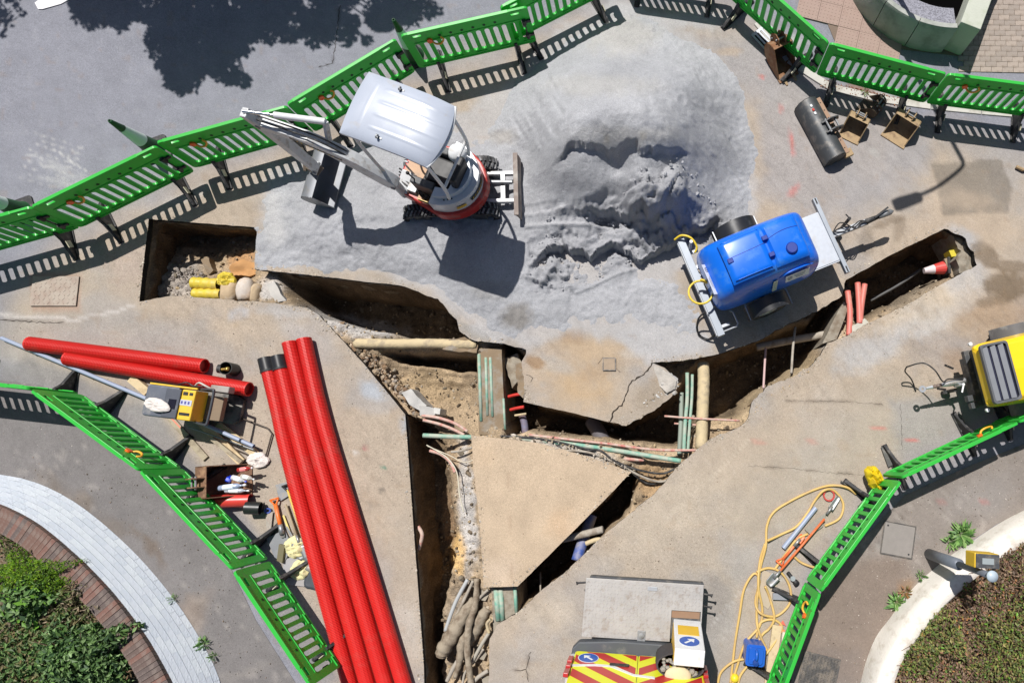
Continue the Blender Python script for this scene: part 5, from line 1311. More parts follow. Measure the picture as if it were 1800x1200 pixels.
    for k in range(3):
        m = MB(); a = math.radians(118 + 7 * k); p = Vector((.545 * math.cos(a), .505 * math.sin(a), .885)); m.bar(H @ Vector((.36 * math.cos(a), .34 * math.sin(a), .903)) , H @ Vector((.52 * math.cos(a), .48 * math.sin(a), .9035)), .022, .006); m.build('vent_slot', STICKB, T)
    for a0, a1, z, r, mt, w in ((158, 205, .76, .612, STICKB, .085), (132, 148, .74, .613, STICKY, .07)):
        st = MB(); v = []; f = []
        for k in range(9):
            a = math.radians(a0 + (a1 - a0) * k / 8)
            for zz in (z - w / 2, z + w / 2): v.append(tuple(H @ Vector((r * math.cos(a), r * .932 * math.sin(a), zz))))
        for k in range(8): f.append((2 * k, 2 * k + 2, 2 * k + 3, 2 * k + 1))
        st.add(v, f); so = st.build('side_sticker', mt, T)
        if mt is STICKB:
            g = MB()
            for k in range(8):
                a = math.radians(a0 + 4 + (a1 - a0 - 8) * k / 7); d = .012 if k % 2 else -.012
                p0 = H @ Vector((.615 * math.cos(a), .573 * math.sin(a), z - .025)); p1 = H @ Vector((.615 * math.cos(a + .03), .573 * math.sin(a + .03), z + .025)); g.bar(p0, p1, .016, .003, up=(math.cos(a), math.sin(a), 0))
            g.build('worn_lettering', STICKY, so)
    m = MB(); m.box((.08, .50, .70), (.3, .012, .11), M=H); sk = m.build('side_sticker', STICKY, T); m = MB(); m.box((.08, .508, .70), (.22, .006, .05), M=H); m.build('worn_lettering', STICKB, sk)
    # seat, console, levers
    m = MB(); m.box((-.02, 0, .86), (.42, .42, .14), M=H); s_ = m.build('seat', SEATB, T, bevel=.04, seg=3)
    m = MB(); m.box((-.24, 0, 1.12), (.12, .42, .46), M=H @ Matrix.Rotation(-.12, 4, 'Y')); m.build('seat_back', SEATB, s_, bevel=.04, seg=3)
    m = MB(); m.box((0.0, 0, .72), (.50, .50, .2), M=H); m.build('seat_base', mat('seat_base_dark', (.03, .03, .032), .6), T, bevel=.02)
    for y in (-.30, .30):
        m = MB(); m.box((.14, y, .86), (.38, .12, .30), M=H); k_ = m.build('console', DGREY, T, bevel=.02)
        m = MB(); m.tube([H @ Vector((.26, y, 1.0)), H @ Vector((.30, y, 1.18))], .012, 8); m.sphere(H @ Vector((.30, y, 1.19)), .03, 8, 6); m.build('joystick', STICKB, k_)
    m = MB()
    m.tube(smooth_path([H @ Vector(p) for p in ((.5, .12, .62), (.52, .12, .95), (.46, .12, 1.1), (.40, .12, 1.12))], 5), .016, 8); m.build('travel_lever', DIGW, T)
    m = MB(); m.tube(smooth_path([H @ Vector(p) for p in ((.5, -.1, .62), (.52, -.1, .95), (.46, -.1, 1.1), (.40, -.1, 1.12))], 5), .016, 8); m.build('travel_lever', DIGW, T)
    m = MB(); m.lathe([(.0005, 1.02), (.12, 1.02), (.15, 1.08), (.11, 1.18), (.0005, 1.2)], 16, H @ Matrix.Translation((-.22, -.30, 0))); m.build('white_bag', WHITEP, T, smooth=True)
    m = MB(); m.box((.40, .35, .66), (.16, .14, .08), M=H); m.build('grey_pad', STEEL, T, bevel=.01)
    for k in range(4): m = MB(); m.tube(smooth_path([H @ Vector(p) for p in ((.75 - .02 * k, .12 + .05 * k, .64), (.5, .2 + .05 * k, .68), (.3 - .06 * k, .38, .66), (.15, .45, .64))], 5), .013, 6); m.build('hose', BLACK, T, smooth=True)
    # canopy: four bent posts and a ribbed moulded roof
    ztop = 2.42; cx = .09; LX, WY = 1.22, .93
    for sy in (-1, 1):
        m = MB(); m.tube(smooth_path([H @ Vector(p) for p in ((.60, .40 * sy, .62), (.64, .41 * sy, 1.3), (.58, .41 * sy, 2.2), (.46, .40 * sy, 2.34))], 6), .024, 10); m.build('front_post', DIGW if sy > 0 else STEEL, T, smooth=True)
        m = MB(); m.tube(smooth_path([H @ Vector(p) for p in ((-.34, .38 * sy, .98), (-.44, .40 * sy, 1.5), (-.42, .40 * sy, 2.2), (-.30, .38 * sy, 2.34))], 6), .026, 10); m.build('rear_post', WHITEP, T, smooth=True)
    m = MB(); m.tube([H @ Vector((-.43, -.4, 1.45)), H @ Vector((-.43, .4, 1.45))], .022, 8); m.build('cross_bar', DIGW, T)
    # roof as a grid with crown, ribs and bowed rear edge
    nx, ny = 60, 48; v, f = [], []
    def roof_pt(i, j, off=0):
        a, b = i / nx * 2 - 1, j / ny * 2 - 1                    # a: + is front
        y = b * WY / 2; xr = -LX / 2 - .10 * (1 - b * b) if a < 0 else LX / 2
        x = cx + (a * LX / 2 if a >= 0 else -a * (xr))
        e = max(abs(a) ** 6, abs(b) ** 6); z = ztop + .045 * (1 - b * b) + .015 * (1 - a * a) - .03 * e ** 1.5 - (.10 * max(0, -a - .35) ** 1.6 * 1.3)
        cr = max(abs(a), abs(b))
        rib = 0
        if -.95 < a < .45:
            for k in (-.62, -.22, .18, .58):
                if abs(b - k) < .035: rib = .009 * (1 - abs(b - k) / .035) * min(1, (a + .95) * 8, (.45 - a) * 8)
                if k + .035 <= b <= k + .30: rib = max(rib, .0)
        if abs(a - .62) < .02 and abs(b) < .78: rib = .010 * (1 - abs(a - .62) / .02)
        return H @ Vector((x, y, z + rib - off))
    for off in (0, .045):
        for i in range(nx + 1):
            for j in range(ny + 1): v.append(tuple(roof_pt(i, j, off)))
    k = (nx + 1) * (ny + 1); w = ny + 1
    for i in range(nx):
        for j in range(ny): f += [(i * w + j, (i + 1) * w + j, (i + 1) * w + j + 1, i * w + j + 1), (k + i * w + j, k + i * w + j + 1, k + (i + 1) * w + j + 1, k + (i + 1) * w + j)]
    for i in range(nx): f += [(i * w, k + i * w, k + (i + 1) * w, (i + 1) * w), (i * w + ny, (i + 1) * w + ny, k + (i + 1) * w + ny, k + i * w + ny)]
    for j in range(ny): f += [(j, j + 1, k + j + 1, k + j), (nx * w + j, k + nx * w + j, k + nx * w + j + 1, nx * w + j + 1)]
    m = MB(); m.add(v, f); rf = m.build('canopy_roof', CREAMW, T, auto=50)
    tr = MB(); tr.tube([H @ Vector((cx - LX / 2 - .10 * (1 - b * b), b * WY / 2, ztop - .05 - .055)) for b in [k / 10 - 1 for k in range(21)]], .018, 8); tr.build('rear_trim', WHITEP, rf, smooth=True)
    for sy in (-1, 1):
        q = MB(); q.lathe([(.018, 0), (.030, 0), (.030, .018), (.018, .018), (.018, 0)], 14, H @ Matrix.Translation((.16, sy * .36, ztop + .06)) @ Matrix.Rotation(PI / 2, 4, 'Y')); q.box((.16, sy * .36, ztop + .03), (.09, .02, .014), M=H); q.build('lifting_eye', STEEL, rf)
    # boom, dipper and bucket (world points, relative to the thing)
    W = lambda u, vv, z: P(u, vv, z) - Vector((c.x, c.y, zb))
    foot_, tip = W(694, 322, 1.0), W(457, 214, 2.02); top = W(428, 197, 2.28); dip = W(556, 296, .88)
    dirv = Vector((tip.x - foot_.x, tip.y - foot_.y, 0)).normalized(); side = Vector((-dirv.y, dirv.x, 0))
    def arm(pts, hs, w, name, material, parent):
        v, f = [], []
        for i, (p, h) in enumerate(zip(pts, hs)):
            d = (pts[min(i + 1, len(pts) - 1)] - pts[max(i - 1, 0)]).normalized(); up = side.cross(d).normalized()
            if up.z < 0 and name == 'boom': up = -up
            for sy, sz in ((-1, -1), (1, -1), (1, 1), (-1, 1)): v.append(tuple(p + side * sy * w / 2 + up * sz * h / 2))
        for i in range(len(pts) - 1):
            for q in range(4): f.append((i * 4 + q, i * 4 + (q + 1) % 4, (i + 1) * 4 + (q + 1) % 4, (i + 1) * 4 + q))
        f += [(3, 2, 1, 0), tuple((len(pts) - 1) * 4 + q for q in range(4))]
        m = MB(); m.add(v, f); return m.build(name, material, parent, bevel=.012)
    bp = smooth_path([foot_, foot_.lerp(tip, .28) + Vector((0, 0, .28)), foot_.lerp(tip, .58) + Vector((0, 0, .30)), tip], 6)
    boom = arm(bp, [.19 + .11 * math.sin(PI * min(1, (i + 2) / 12)) * 1 - .05 * (i > 12) for i in range(len(bp))], .17, 'boom', DIGW, T)
    q = MB(); L0 = bp[8]; L1 = bp[15]; q.bar(L0 - side * .089, L1 - side * .089, .004, .05, up=(side.x, side.y, 0)); 
    q = MB(); a_, b_ = bp[7], bp[14]; q.bar(a_ + side * .068, b_ + side * .088, .045, .005, up=tuple(Vector((0, 0, 1)))) ; 
    q = MB(); d_ = (b_ - a_).normalized(); up_ = side.cross(d_); up_ = up_ if up_.z > 0 else -up_
    q.add([tuple(a_ + side * .0885 + up_ * s * .03) for s in (-1, 1)] + [tuple(b_ + side * .0885 + up_ * s * .03) for s in (1, -1)], [(0, 1, 2, 3)]); ls = q.build('boom_sticker', STICKB, boom)
    q = MB()
    for k in range(9):
        p = a_.lerp(b_, .06 + .1 * k); q.bar(p + side * .0895 - up_ * .018, p + side * .0895 + up_ * .018 + d_ * (.02 if k % 2 else -.01), .016, .002, up=(side.x, side.y, 0))
    q.build('worn_lettering', STICKY, ls)
    # swing bracket
    m = MB(); m.tube([foot_ - Vector((0, 0, .42)), foot_ + Vector((0, 0, .06))], .07, 12); m.bar(H @ Vector((.55, .12, .66)), foot_ - Vector((0, 0, .34)), .2, .16); m.build('swing_bracket', DIGW, T, bevel=.01)
    dpt = [top, tip.lerp(dip, .1), tip.lerp(dip, .5), dip]
    dpp = arm(dpt, [.10, .20, .17, .11], .14, 'dipper', DIGW, T)
    def ram(a, b, r, parent, split=.5):
        m = MB(); mid = a.lerp(b, split); m.tube([a, mid], r, 14); rb = m.build('ram_body', WHITEP, parent, smooth=False, auto=40)
        m = MB(); m.tube([mid, b], r * .5, 12); m.build('ram_rod', CHROME, rb, auto=40)
    p_b = W(572, 214, 2.16); ram(p_b, top + Vector((0, 0, .02)), .045, T, .62)
    m = MB(); m.bar(bp[9], p_b, .06, .07); m.build('ram_lug', DIGW, boom, bevel=.01)
    ram(foot_ + dirv * .1 - Vector((0, 0, .05)), bp[7] - Vector((0, 0, .12)), .045, T, .6)
    ram(top + dirv * .04 + Vector((0, 0, -.1)), dip + dirv * .12 + Vector((0, 0, .25)), .034, T, .55)
    for off in (-.03, .03):
        m = MB(); m.tube(smooth_path([bp[3] + side * off + Vector((0, 0, .15)), bp[7] + side * off + Vector((0, 0, .19)), bp[11] + side * off + Vector((0, 0, .17)), tip + side * off + Vector((0, 0, .13))], 5), .012, 6); m.build('hose', BLACK, boom, smooth=True)
    for p in (foot_, tip, dip): m = MB(); m.tube([p - side * .1, p + side * .1], .035, 12); m.build('pivot_pin', STEEL, T)
    # wide ditching bucket: mouth towards the machine
    B = bpy.data.objects.new('bucket', None)                        # placed as parts of the machine below
    hold = MB(); q0 = W(560, 300, .45)
    wdir = (P(566, 246, .55) - P(543, 353, .45)).normalized(); wdir.z = 0; wdir.normalize(); f0 = Vector((wdir.y, -wdir.x, 0))
    M = Matrix(((f0.x, wdir.x, 0, q0.x), (f0.y, wdir.y, 0, q0.y), (0, 0, 1, .08), (0, 0, 0, 1)))
    s, w = .52, 1.0
    prof = [(.50, .0), (.1, .0), (-.12, .03), (-.27, .12), (-.36, .27), (-.37, .40), (-.30, .52), (-.17, .60), (0.0, .63), (.10, .62)]
    pr = [(x * s, z * s) for x, z in prof]; inn = [(x * s * .95 + .005, z * s * .94 + .012) for x, z in prof]; n = len(pr); v = []; f = []
    for y in (-w / 2, w / 2): v += [(x, y, z) for x, z in pr] + [(x, y, z) for x, z in inn]
    for i in range(n - 1): f += [(i, i + 1, 2 * n + i + 1, 2 * n + i), (n + i, 3 * n + i, 3 * n + i + 1, n + i + 1), (i, n + i, n + i + 1, i + 1), (2 * n + i, 2 * n + i + 1, 3 * n + i + 1, 3 * n + i)]
    f += [(0, 2 * n, 3 * n, n), (n - 1, 2 * n - 1, 4 * n - 1, 3 * n - 1)]
    m = MB(); m.add(v, f, M); bk = m.build('bucket', mat('polished_bucket', (.20, .21, .23), .5, .3, var=.25, scale=7, dirt=(.2, .19, .18), dirt_amt=.35, dscale=6), T, auto=50)
    for y in (-w / 2, w / 2 - .014): m = MB(); m.plate(pr, [], 0, .014, M @ Matrix(((1, 0, 0, 0), (0, 0, 1, y), (0, 1, 0, 0), (0, 0, 0, 1)))); m.build('side_plate', STEEL, bk)
    m = MB(); m.bar(M @ Vector((-.05, 0, .36)), dip - Vector((0, 0, .02)), .16, .14); m.bar(M @ Vector((-.16, -.07, .33)), M @ Vector((-.16, .12, .46)), .05, .05); m.build('quick_hitch', mat('hitch_rusty', (.2, .15, .11), .6, .3, var=.3), bk, bevel=.008)
    bpy.data.objects.remove(B)
excavator()

def wheel(T, x, y, z, r, w, rim=GALV):
    m = MB(); m.lathe([(r * .55, -w * .45), (r * .92, -w / 2), (r, -w * .35), (r, w * .35), (r * .92, w / 2), (r * .55, w * .45), (r * .55, -w * .45)], 28, Matrix.Translation((x, y, z)) @ Matrix.Rotation(PI / 2, 4, 'X')); o = m.build('wheel', TYRE, T, auto=40)
    m = MB(); m.lathe([(.0005, .0), (r * .2, .0), (r * .25, w * .2), (r * .5, w * .3), (r * .57, w * .44), (r * .57, -w * .44)], 24, Matrix.Translation((x, y, z)) @ Matrix.Rotation(PI / 2 if y < 0 else -PI / 2, 4, 'X')); m.build('rim', rim, o, auto=40)
def fender(T, x, y, z, r, w, material):
    m = MB(); n = 18; v = []; f = []
    for k in range(n + 1):
        a = math.radians(12 + 156 * k / n)
        for rr, yy in ((r, -w / 2), (r, w / 2), (r - .012, w / 2), (r - .012, -w / 2)): v.append((x + rr * math.cos(a), y + yy, z + rr * math.sin(a)))
    for k in range(n):
        for q in range(4): f.append((k * 4 + q, k * 4 + (q + 1) % 4, (k + 1) * 4 + (q + 1) % 4, (k + 1) * 4 + q))
    f += [(3, 2, 1, 0), tuple(n * 4 + q for q in range(4))]
    m.add(v, f)
    return m.build('mudguard', material, T, auto=40)

def bowser():
    o = Vector((1.65, 3.05, 0)); a = math.radians(22.5)
    T = empty('water_bowser', o, a, 'blue plastic water bowser trailer on a galvanised chassis beside the trench', 'trailer')
    BLUE = mat('blue_tank_plastic', (.003, .14, .70), .30, var=.10, scale=3, dirt=(.06, .22, .6), dirt_amt=.3, dscale=5, coat=.25)
    DBLUE = mat('blue_recess', (.003, .03, .26), .5)
    # tank: stations along X, superellipse rings
    st = [(-.85, .34, .22, .62), (-.83, .45, .33, .70), (-.76, .50, .46, .80), (-.66, .52, .56, .86), (-.50, .53, .645, .90), (-.2, .535, .70, .92), (.05, .535, .71, .92), (.10, .535, .71, .92), (.35, .535, .70, .92), (.56, .53, .66, .90), (.74, .52, .58, .86), (.83, .50, .47, .80), (.885, .46, .34, .72), (.90, .36, .22, .64)]
    v, f = [], []; n = 40
    for x, hw, hh, zc in st:
        for k in range(n):
            t = 2 * PI * k / n; c, s = math.cos(t), math.sin(t); e = .36
            yy = hw * (abs(c) ** e) * (1 if c > 0 else -1); zz = .90 + (hh * (abs(s) ** e) if s > 0 else -.36 * (abs(s) ** e) * min(1, hh / .5))
            if s > 0: yy *= 1 - .24 * max(0, (zz - .95) / .66)
            v.append((x, yy, zz * .93 - .06))
    for i in range(len(st) - 1):
        for k in range(n): f.append((i * n + k, i * n + (k + 1) % n, (i + 1) * n + (k + 1) % n, (i + 1) * n + k))
    f += [tuple(range(n))[::-1], tuple((len(st) - 1) * n + k for k in range(n))]
    m = MB(); m.add(v, f); tk = m.build('tank', BLUE, T, smooth=True, subsurf=1)
    zt = 1.44
    # raised lid panels with a notched seam between them
    def lid(x0, x1, name):
        nx, ny = 14, 14; v, f = [], []
        for i in range(nx + 1):
            for j in range(ny + 1):
                x = x0 + (x1 - x0) * i / nx; b = j / ny * 2 - 1; y = b * .345; xx = (x - .06) / .92
                z = 1.447 + .04 - .10 * abs(xx) ** 3.2 - .028 * b * b
                v.append((x, y, z + (0 if min(i, nx - i, j, ny - j) else -.05)))
        for i in range(nx):
            for j in range(ny): f.append((i * (ny + 1) + j, (i + 1) * (ny + 1) + j, (i + 1) * (ny + 1) + j + 1, i * (ny + 1) + j + 1))
        m = MB(); m.add(v, f); return m.build(name, BLUE, T, auto=50)
    lid(-.60, .07, 'lid'); lid(.10, .66, 'lid')
    for y in (-.14, .13):
        m = MB(); m.box((.085, y, 1.490), (.09, .07, .03)); m.build('hinge_block', DBLUE, T, bevel=.008)
    lz = lambda x, y: 1.447 + .04 - .10 * abs((x - .06) / .92) ** 3.2 - .028 * (y / .345) ** 2
    m = MB(); m.tube([(x, .06 + .02 * math.sin(x * 3), lz(x, .06)) for x in [-.56 + .06 * k for k in range(11)]], .005, 6); m.build('seam', DBLUE, T)
    m = MB(); m.tube([(x, .10 + .05 * math.sin((x - .12) * 5), lz(x, .1)) for x in [.12 + .05 * k for k in range(11)]], .005, 6); m.build('seam', DBLUE, T)
    for sy in (-1, 1): m = MB(); m.tube([(x, sy * .30, lz(x, .30)) for x in [-.56 + .06 * k for k in range(11)]], .006, 6); m.build('lid_rib', BLUE, T, smooth=True)
    m = MB(); m.lathe([(.0005, .0), (.09, .0), (.09, .03), (.075, .045), (.0005, .045)], 20, Matrix.Translation((.40, -.16, lz(.4, -.16) - .008))); m.build('filler_cap', DBLUE, T, auto=40)
    m = MB(); m.box((-.52, .0, 1.47), (.09, .07, .02)); m.build('lid_catch', DBLUE, T, bevel=.01)
    for sy in (-1,):
        m = MB(); m.tube(smooth_path([(.14, sy * .452, 1.18), (.3, sy * .44, 1.25), (.55, sy * .435, 1.25), (.72, sy * .43, 1.16)], 6), .014, 8); m.build('side_ridge', BLUE, T, smooth=True)
    # labels: white with round emblem and small grey lines
    def label(cx, cy, cz, w, h, rot):
        Mx = Matrix.Translation((cx, cy, cz)) @ rot; m = MB(); m.box((0, 0, 0), (w, h, .004), M=Mx); lb = m.build('label', GLASSB, T)
        q = MB(); q.lathe([(.030, .0022), (.030, .004), (.040, .004), (.040, .0022)], 20, Mx @ Matrix.Translation((-w * .32, 0, 0))); q.box((-w * .32, 0, .003), (.04, .014, .0025), M=Mx, rz=.6); q.build('emblem', mat('emblem_navy', (.03, .04, .10), .5), lb)
        q = MB()
        for k, l in enumerate((.5, .42, .3)): q.box((w * .10, h * (.22 - .22 * k), .003), (w * l, h * .09, .002), M=Mx)
        q.build('small_print', mat('print_grey', (.25, .27, .3), .5), lb)
    label(.44, -.503, 1.10, .40, .15, Matrix.Rotation(math.radians(68), 4, 'X'))
    label(-.835, -.06, 1.10, .50, .13, Matrix.Rotation(-PI / 2, 4, 'Z') @ Matrix.Rotation(math.radians(-56), 4, 'X') if False else (Matrix.Rotation(-PI / 2, 4, 'Z') @ Matrix.Rotation(math.radians(-48), 4, 'X')))
    m = MB(); m.box((.07, -.515, 1.02), (.075, .012, .30), rot=Matrix.Rotation(math.radians(-14), 4, 'X')); m.build('sight_gauge', mat('pale_gauge', (.45, .55, .5), .3, dirt=(.3, .33, .2), dirt_amt=.4), T)
    # chassis
    m = MB(); 
    for sy in (-.34, .34): m.bar((-.93, sy, .50), (1.40, sy, .50), .06, .08)
    m.bar((-.6, 0, .44), (-.6, 0, .44001), .01, .01); m.build('chassis_rail', GALV, T, bevel=.005)
    m = MB(); m.box((1.15, 0, .56), (.5, .86, .012)); m.box((1.15, 0, .545), (.52, .9, .02)); m.build('front_deck', mat('galv_deck', (.46, .49, .54), .5, .35, var=.1, scale=14, dirt=(.4, .38, .36), dirt_amt=.2), T)
    m = MB(); m.plate([(1.37, -.68), (1.44, -.68), (1.44, .68), (1.37, .68)], [], .50, .60); m.build('front_beam', mat('galv_front', (.33, .36, .40), .5, .4, var=.12), T, bevel=.005)
    for sy in (-1, 1): m = MB(); m.box((1.405, sy * .62, .603), (.022, .10, .006)); m.build('slot', STICKB, T)
    m = MB(); m.plate([(-.98, -.86), (-.86, -.86), (-.86, .86), (-.98, .86)], [], .46, .58); rb = m.build('rear_beam', mat('galv_beam', (.30, .33, .37), .5, .4, var=.12), T, bevel=.006)
    m = MB(); m.box((-.985, 0, .50), (.012, 1.66, .10)); m.build('lamp_board', mat('number_board', (.55, .58, .62), .4), rb)
    for y in (-.72, -.2, .2, .6): m = MB(); m.box((-.80, y, .52), (.16, .05, .04)); m.build('bracket', GALV, T, bevel=.004)
    m = MB(); m.tube([(-.86, -.80, .48), (-.62, -.80, .48), (-.58, -.76, .48), (-.58, -.56, .48), (-.62, -.52, .48)], .014, 8); m.build('side_loop', GALV, T)
    m = MB(); m.bar((.0, -.62, .32), (.0, .62, .32), .06, .06); m.build('axle', DGREY, T)
    for sy in (-1, 1):
        wheel(T, .0, sy * .68, .32, .32, .18); fender(T, .0, sy * .68, .34, .40, .24, mat('black_mudguard', (.02, .021, .024), .32, var=.2, dirt=(.12, .12, .12), dirt_amt=.2))
        for x in (-.36, .36): m = MB(); m.bar((x, sy * .42, .52), (x, sy * .80, .50), .035, .012); m.build('stay', GALV, T)
    # drawbar, jockey clamp, coupling
    m = MB(); m.bar((1.40, 0, .50), (2.10, 0, .52), .09, .09); m.build('drawbar', GALV, T, bevel=.006)
    m = MB(); m.tube([(2.05, 0, .54), (2.30, 0, .56)], [.05, .035], 12); m.build('gaiter', BLACK, T)
    m = MB(); m.tube([(2.28, 0, .56), (2.42, 0, .57), (2.50, 0, .56), (2.56, 0, .54)], [.045, .055, .05, .015], 12); m.build('coupling', STEEL, T, smooth=True)
    m = MB(); m.bar((2.2, .0, .60), (2.44, .06, .68), .03, .02); m.build('handbrake', BLACK, T)
    m = MB(); m.tube([(1.72, .10, .18), (1.72, .10, .78)], .028, 10); m.tube([(1.72, .1, .78), (1.68, .18, .80)], .012, 6); m.lathe([(.03, -.025), (.09, -.025), (.09, .025), (.03, .025)], 16, Matrix.Translation((1.72, .10, .09)) @ Matrix.Rotation(PI / 2, 4, 'X')); m.build('jockey_wheel', BLACK, T)
    for k in range(3): m = MB(); m.tube(smooth_path([(1.42, .03 * k, .56), (1.6, .12 - .08 * k, .66), (1.8, -.06 + .03 * k, .64), (1.95, .02 * k, .60), (2.08, -.03, .60)], 5), .010, 6); m.build('cable', BLACK, T, smooth=True)
    # outlet hoses at the back
    YH = mat('yellow_hose', (.72, .52, .04), .4, var=.08)
    m = MB(); m.tube([(-1.0 + .19 * math.cos(t), -.13 + .19 * math.sin(t), .78 + .01 * t) for t in [k * .3 for k in range(26)]], .018, 8); m.build('yellow_coil', YH, T, smooth=True)
    m = MB(); m.tube(smooth_path([(-.80, .55, .62), (-.74, .62, .66), (-.78, .78, .70), (-.9, .88, .68), (-1.02, .88, .6)], 6), .018, 8); m.build('yellow_hose', YH, T, smooth=True)
    m = MB(); m.tube(smooth_path([(-.95, -.38, .5), (-1.12, -.42, .3), (-1.18, -.6, .06), (-1.08, -.76, .03), (-.9, -.74, .3), (-.88, -.7, .46)], 7), .016, 8); m.build('black_hose', BLACK, T, smooth=True)
    m = MB(); m.tube([(-.82, .02, .60), (-.82, -.10, .66)], .03, 10); m.sphere((-.80, -.02, .66), .045, 10, 7); m.build('brass_valve', mat('brass_nickel', (.6, .52, .36), .3, .8), T)
    m = MB(); m.tube([(-.84, .66, .5), (-.84, .66, .92)], .026, 10); m.build('prop_stand', GALV, T)
bowser()

def compressor():
    T = empty('compressor', (5.06, 1.20, 0), math.radians(11.5), 'yellow towable compressor with a dark louvred front at the right edge', 'compressor')
    YC = mat('yellow_canopy', (.92, .60, .01), .33, var=.06, scale=3, coat=.3)
    # canopy lofted along X
    st = [(-.06, .44, 1.08, 1.16), (-.04, .46, 1.04, 1.22), (.02, .48, 1.0, 1.26), (.30, .50, .60, 1.29), (.8, .52, .58, 1.33), (1.5, .52, .58, 1.34), (2.1, .50, .60, 1.28), (2.25, .44, .66, 1.06)]
    v, f = [], []
    for x, hw, z0, z1 in st:
        for y, z in ((-hw, z0), (-hw * 1.02, z0 + (z1 - z0) * .55), (-hw * .92, z1 - .07), (-hw * .80, z1), (0, z1 + .02), (hw * .80, z1), (hw * .92, z1 - .07), (hw * 1.02, z0 + (z1 - z0) * .55), (hw, z0)): v.append((x, y, z))
    for i in range(len(st) - 1):
        for k in range(8): f.append((i * 9 + k, i * 9 + k + 1, (i + 1) * 9 + k + 1, (i + 1) * 9 + k))
        f.append((i * 9 + 8, i * 9, (i + 1) * 9, (i + 1) * 9 + 8))
    f += [tuple(range(9))[::-1], tuple(7 * 9 + k for k in range(9))]
    m = MB(); m.add(v, f); m.build('canopy', YC, T, bevel=.02, seg=3)
    # grille: frame and louvre blades lying on the sloping front top
    GF = mat('louvre_grey', (.10, .105, .115), .45, var=.1, dirt=(.2, .2, .2), dirt_amt=.2)
    M = Matrix.Translation((-.045, 0, 1.285)) @ Matrix.Rotation(math.radians(-3), 4, 'Y')
    m = MB(); m.plate(rrect(-.03, -.45, .39, .45, .05), [rrect(.0, -.415, .36, .415, .04)], .0, .07, M); fr = m.build('grille_frame', GF, T, bevel=.008)
    m = MB(); m.box((.18, 0, .012), (.37, .84, .01), M=M); m.build('grille_recess', mat('navy_recess', (.004, .006, .03), .6), fr)
    for k in range(3):
        m = MB(); m.box((.045 + .12 * k, 0, .045), (.075, .82, .012), M=M @ Matrix.Translation((0, 0, 0)) , rot=Matrix.Rotation(math.radians(-24), 4, 'Y')); m.build('louvre', mat('louvre_blade', (.20, .21, .23), .4, var=.1), fr, bevel=.003)
    m = MB(); m.box((.14, 0, .86), (.03, .90, .40)); m.build('front_panel', DGREY, T, bevel=.01)
    m = MB(); m.box((.10, 0, .58), (.10, .92, .10)); m.build('front_bumper', DGREY, T, bevel=.01)
    for sy in (-1, 1): m = MB(); m.lathe([(.0005, 0), (.03, 0), (.03, .04), (.0005, .045)], 12, Matrix.Translation((-.04, sy * .52, 1.02))); m.build('marker_lamp', WHITEP, T)
    m = MB(); m.box((1.1, 0, .48), (2.1, .7, .12)); m.build('chassis', DGREY, T, bevel=.01)
    for sy in (-1, 1): wheel(T, 1.05, sy * .60, .30, .30, .18); fender(T, 1.05, sy * .60, .36, .42, .24, mat('grey_mudguard', (.12, .12, .13), .35, dirt=(.3, .3, .3), dirt_amt=.3))
    m = MB(); m.bar((1.1, -.6, .3), (1.1, .6, .3), .06, .06); m.build('axle', DGREY, T)
    m = MB(); m.box((.12, .46, 1.31), (.7, .0, .0)) if False else None
    m = MB(); m.tube([(.02, 0, .52), (-.22, .0, .54), (-.40, 0, .54)], [.045, .05, .035], 12); m.build('drawbar', mat('silver_worn', (.55, .56, .58), .35, .7, dirt=(.3, .28, .25), dirt_amt=.3), T, auto=40)
    m = MB(); m.tube([(-.40 - .025 * k, 0, .54) for k in range(7)], [.034, .026, .034, .026, .034, .026, .03], 12); m.build('spring_gaiter', mat('gaiter_brown', (.16, .12, .1), .6), T)
    m = MB(); m.tube([(-.55, 0, .54), (-.66, 0, .54)], [.03, .022], 10); m.lathe([(.020, -.016), (.056, -.016), (.056, .016), (.020, .016), (.020, -.016)], 20, Matrix.Translation((-.72, 0, .54))); m.build('towing_eye', mat('bright_eye', (.7, .72, .74), .25, .6), T, auto=40)
    m = MB(); m.tube(smooth_path([(-.05, .03, .6), (-.30, .07, .62), (-.42, .05, .66), (-.52, .25, .70), (-.66, .40, .66), (-.86, .40, .5)], 7), .012, 7); m.build('breakaway_cable', BLACK, T, smooth=True)
    m = MB(); m.tube(smooth_path([(-.86, .40, .5), (-.82, .34, .3), (-.66, .2, .1), (-.6, .0, .02)], 6), .012, 7); m.build('breakaway_cable', BLACK, T, smooth=True)
    m = MB(); m.tube([(-.1, -.06, .4), (-.1, -.06, .66)], .022, 8); m.tube([(-.1, -.06, .66), (-.16, -.18, .66)], .014, 8); m.build('jockey_handle', WHITEP, T)
    m = MB(); m.box((-.02, -.30, .60), (.14, .10, .12)); m.build('battery_box', DGREY, T, bevel=.01); m = MB(); m.box((-.0, -.42, .60), (.12, .10, .10)); m.build('tool_box', DGREY, T, bevel=.01)
    m = MB(); m.bar((-.15, .22, .56), (-.30, .30, .62), .03, .02); m.build('handbrake_lever', BLACK, T)
    m = MB(); m.tube([(-.12, -.12, .02), (-.12, -.12, .40)], .03, 10); m.lathe([(.03, -.03), (.08, -.03), (.08, .03), (.03, .03)], 14, Matrix.Translation((-.12, -.12, .08)) @ Matrix.Rotation(PI / 2, 4, 'X')); m.build('jockey_wheel', BLACK, T)
compressor()

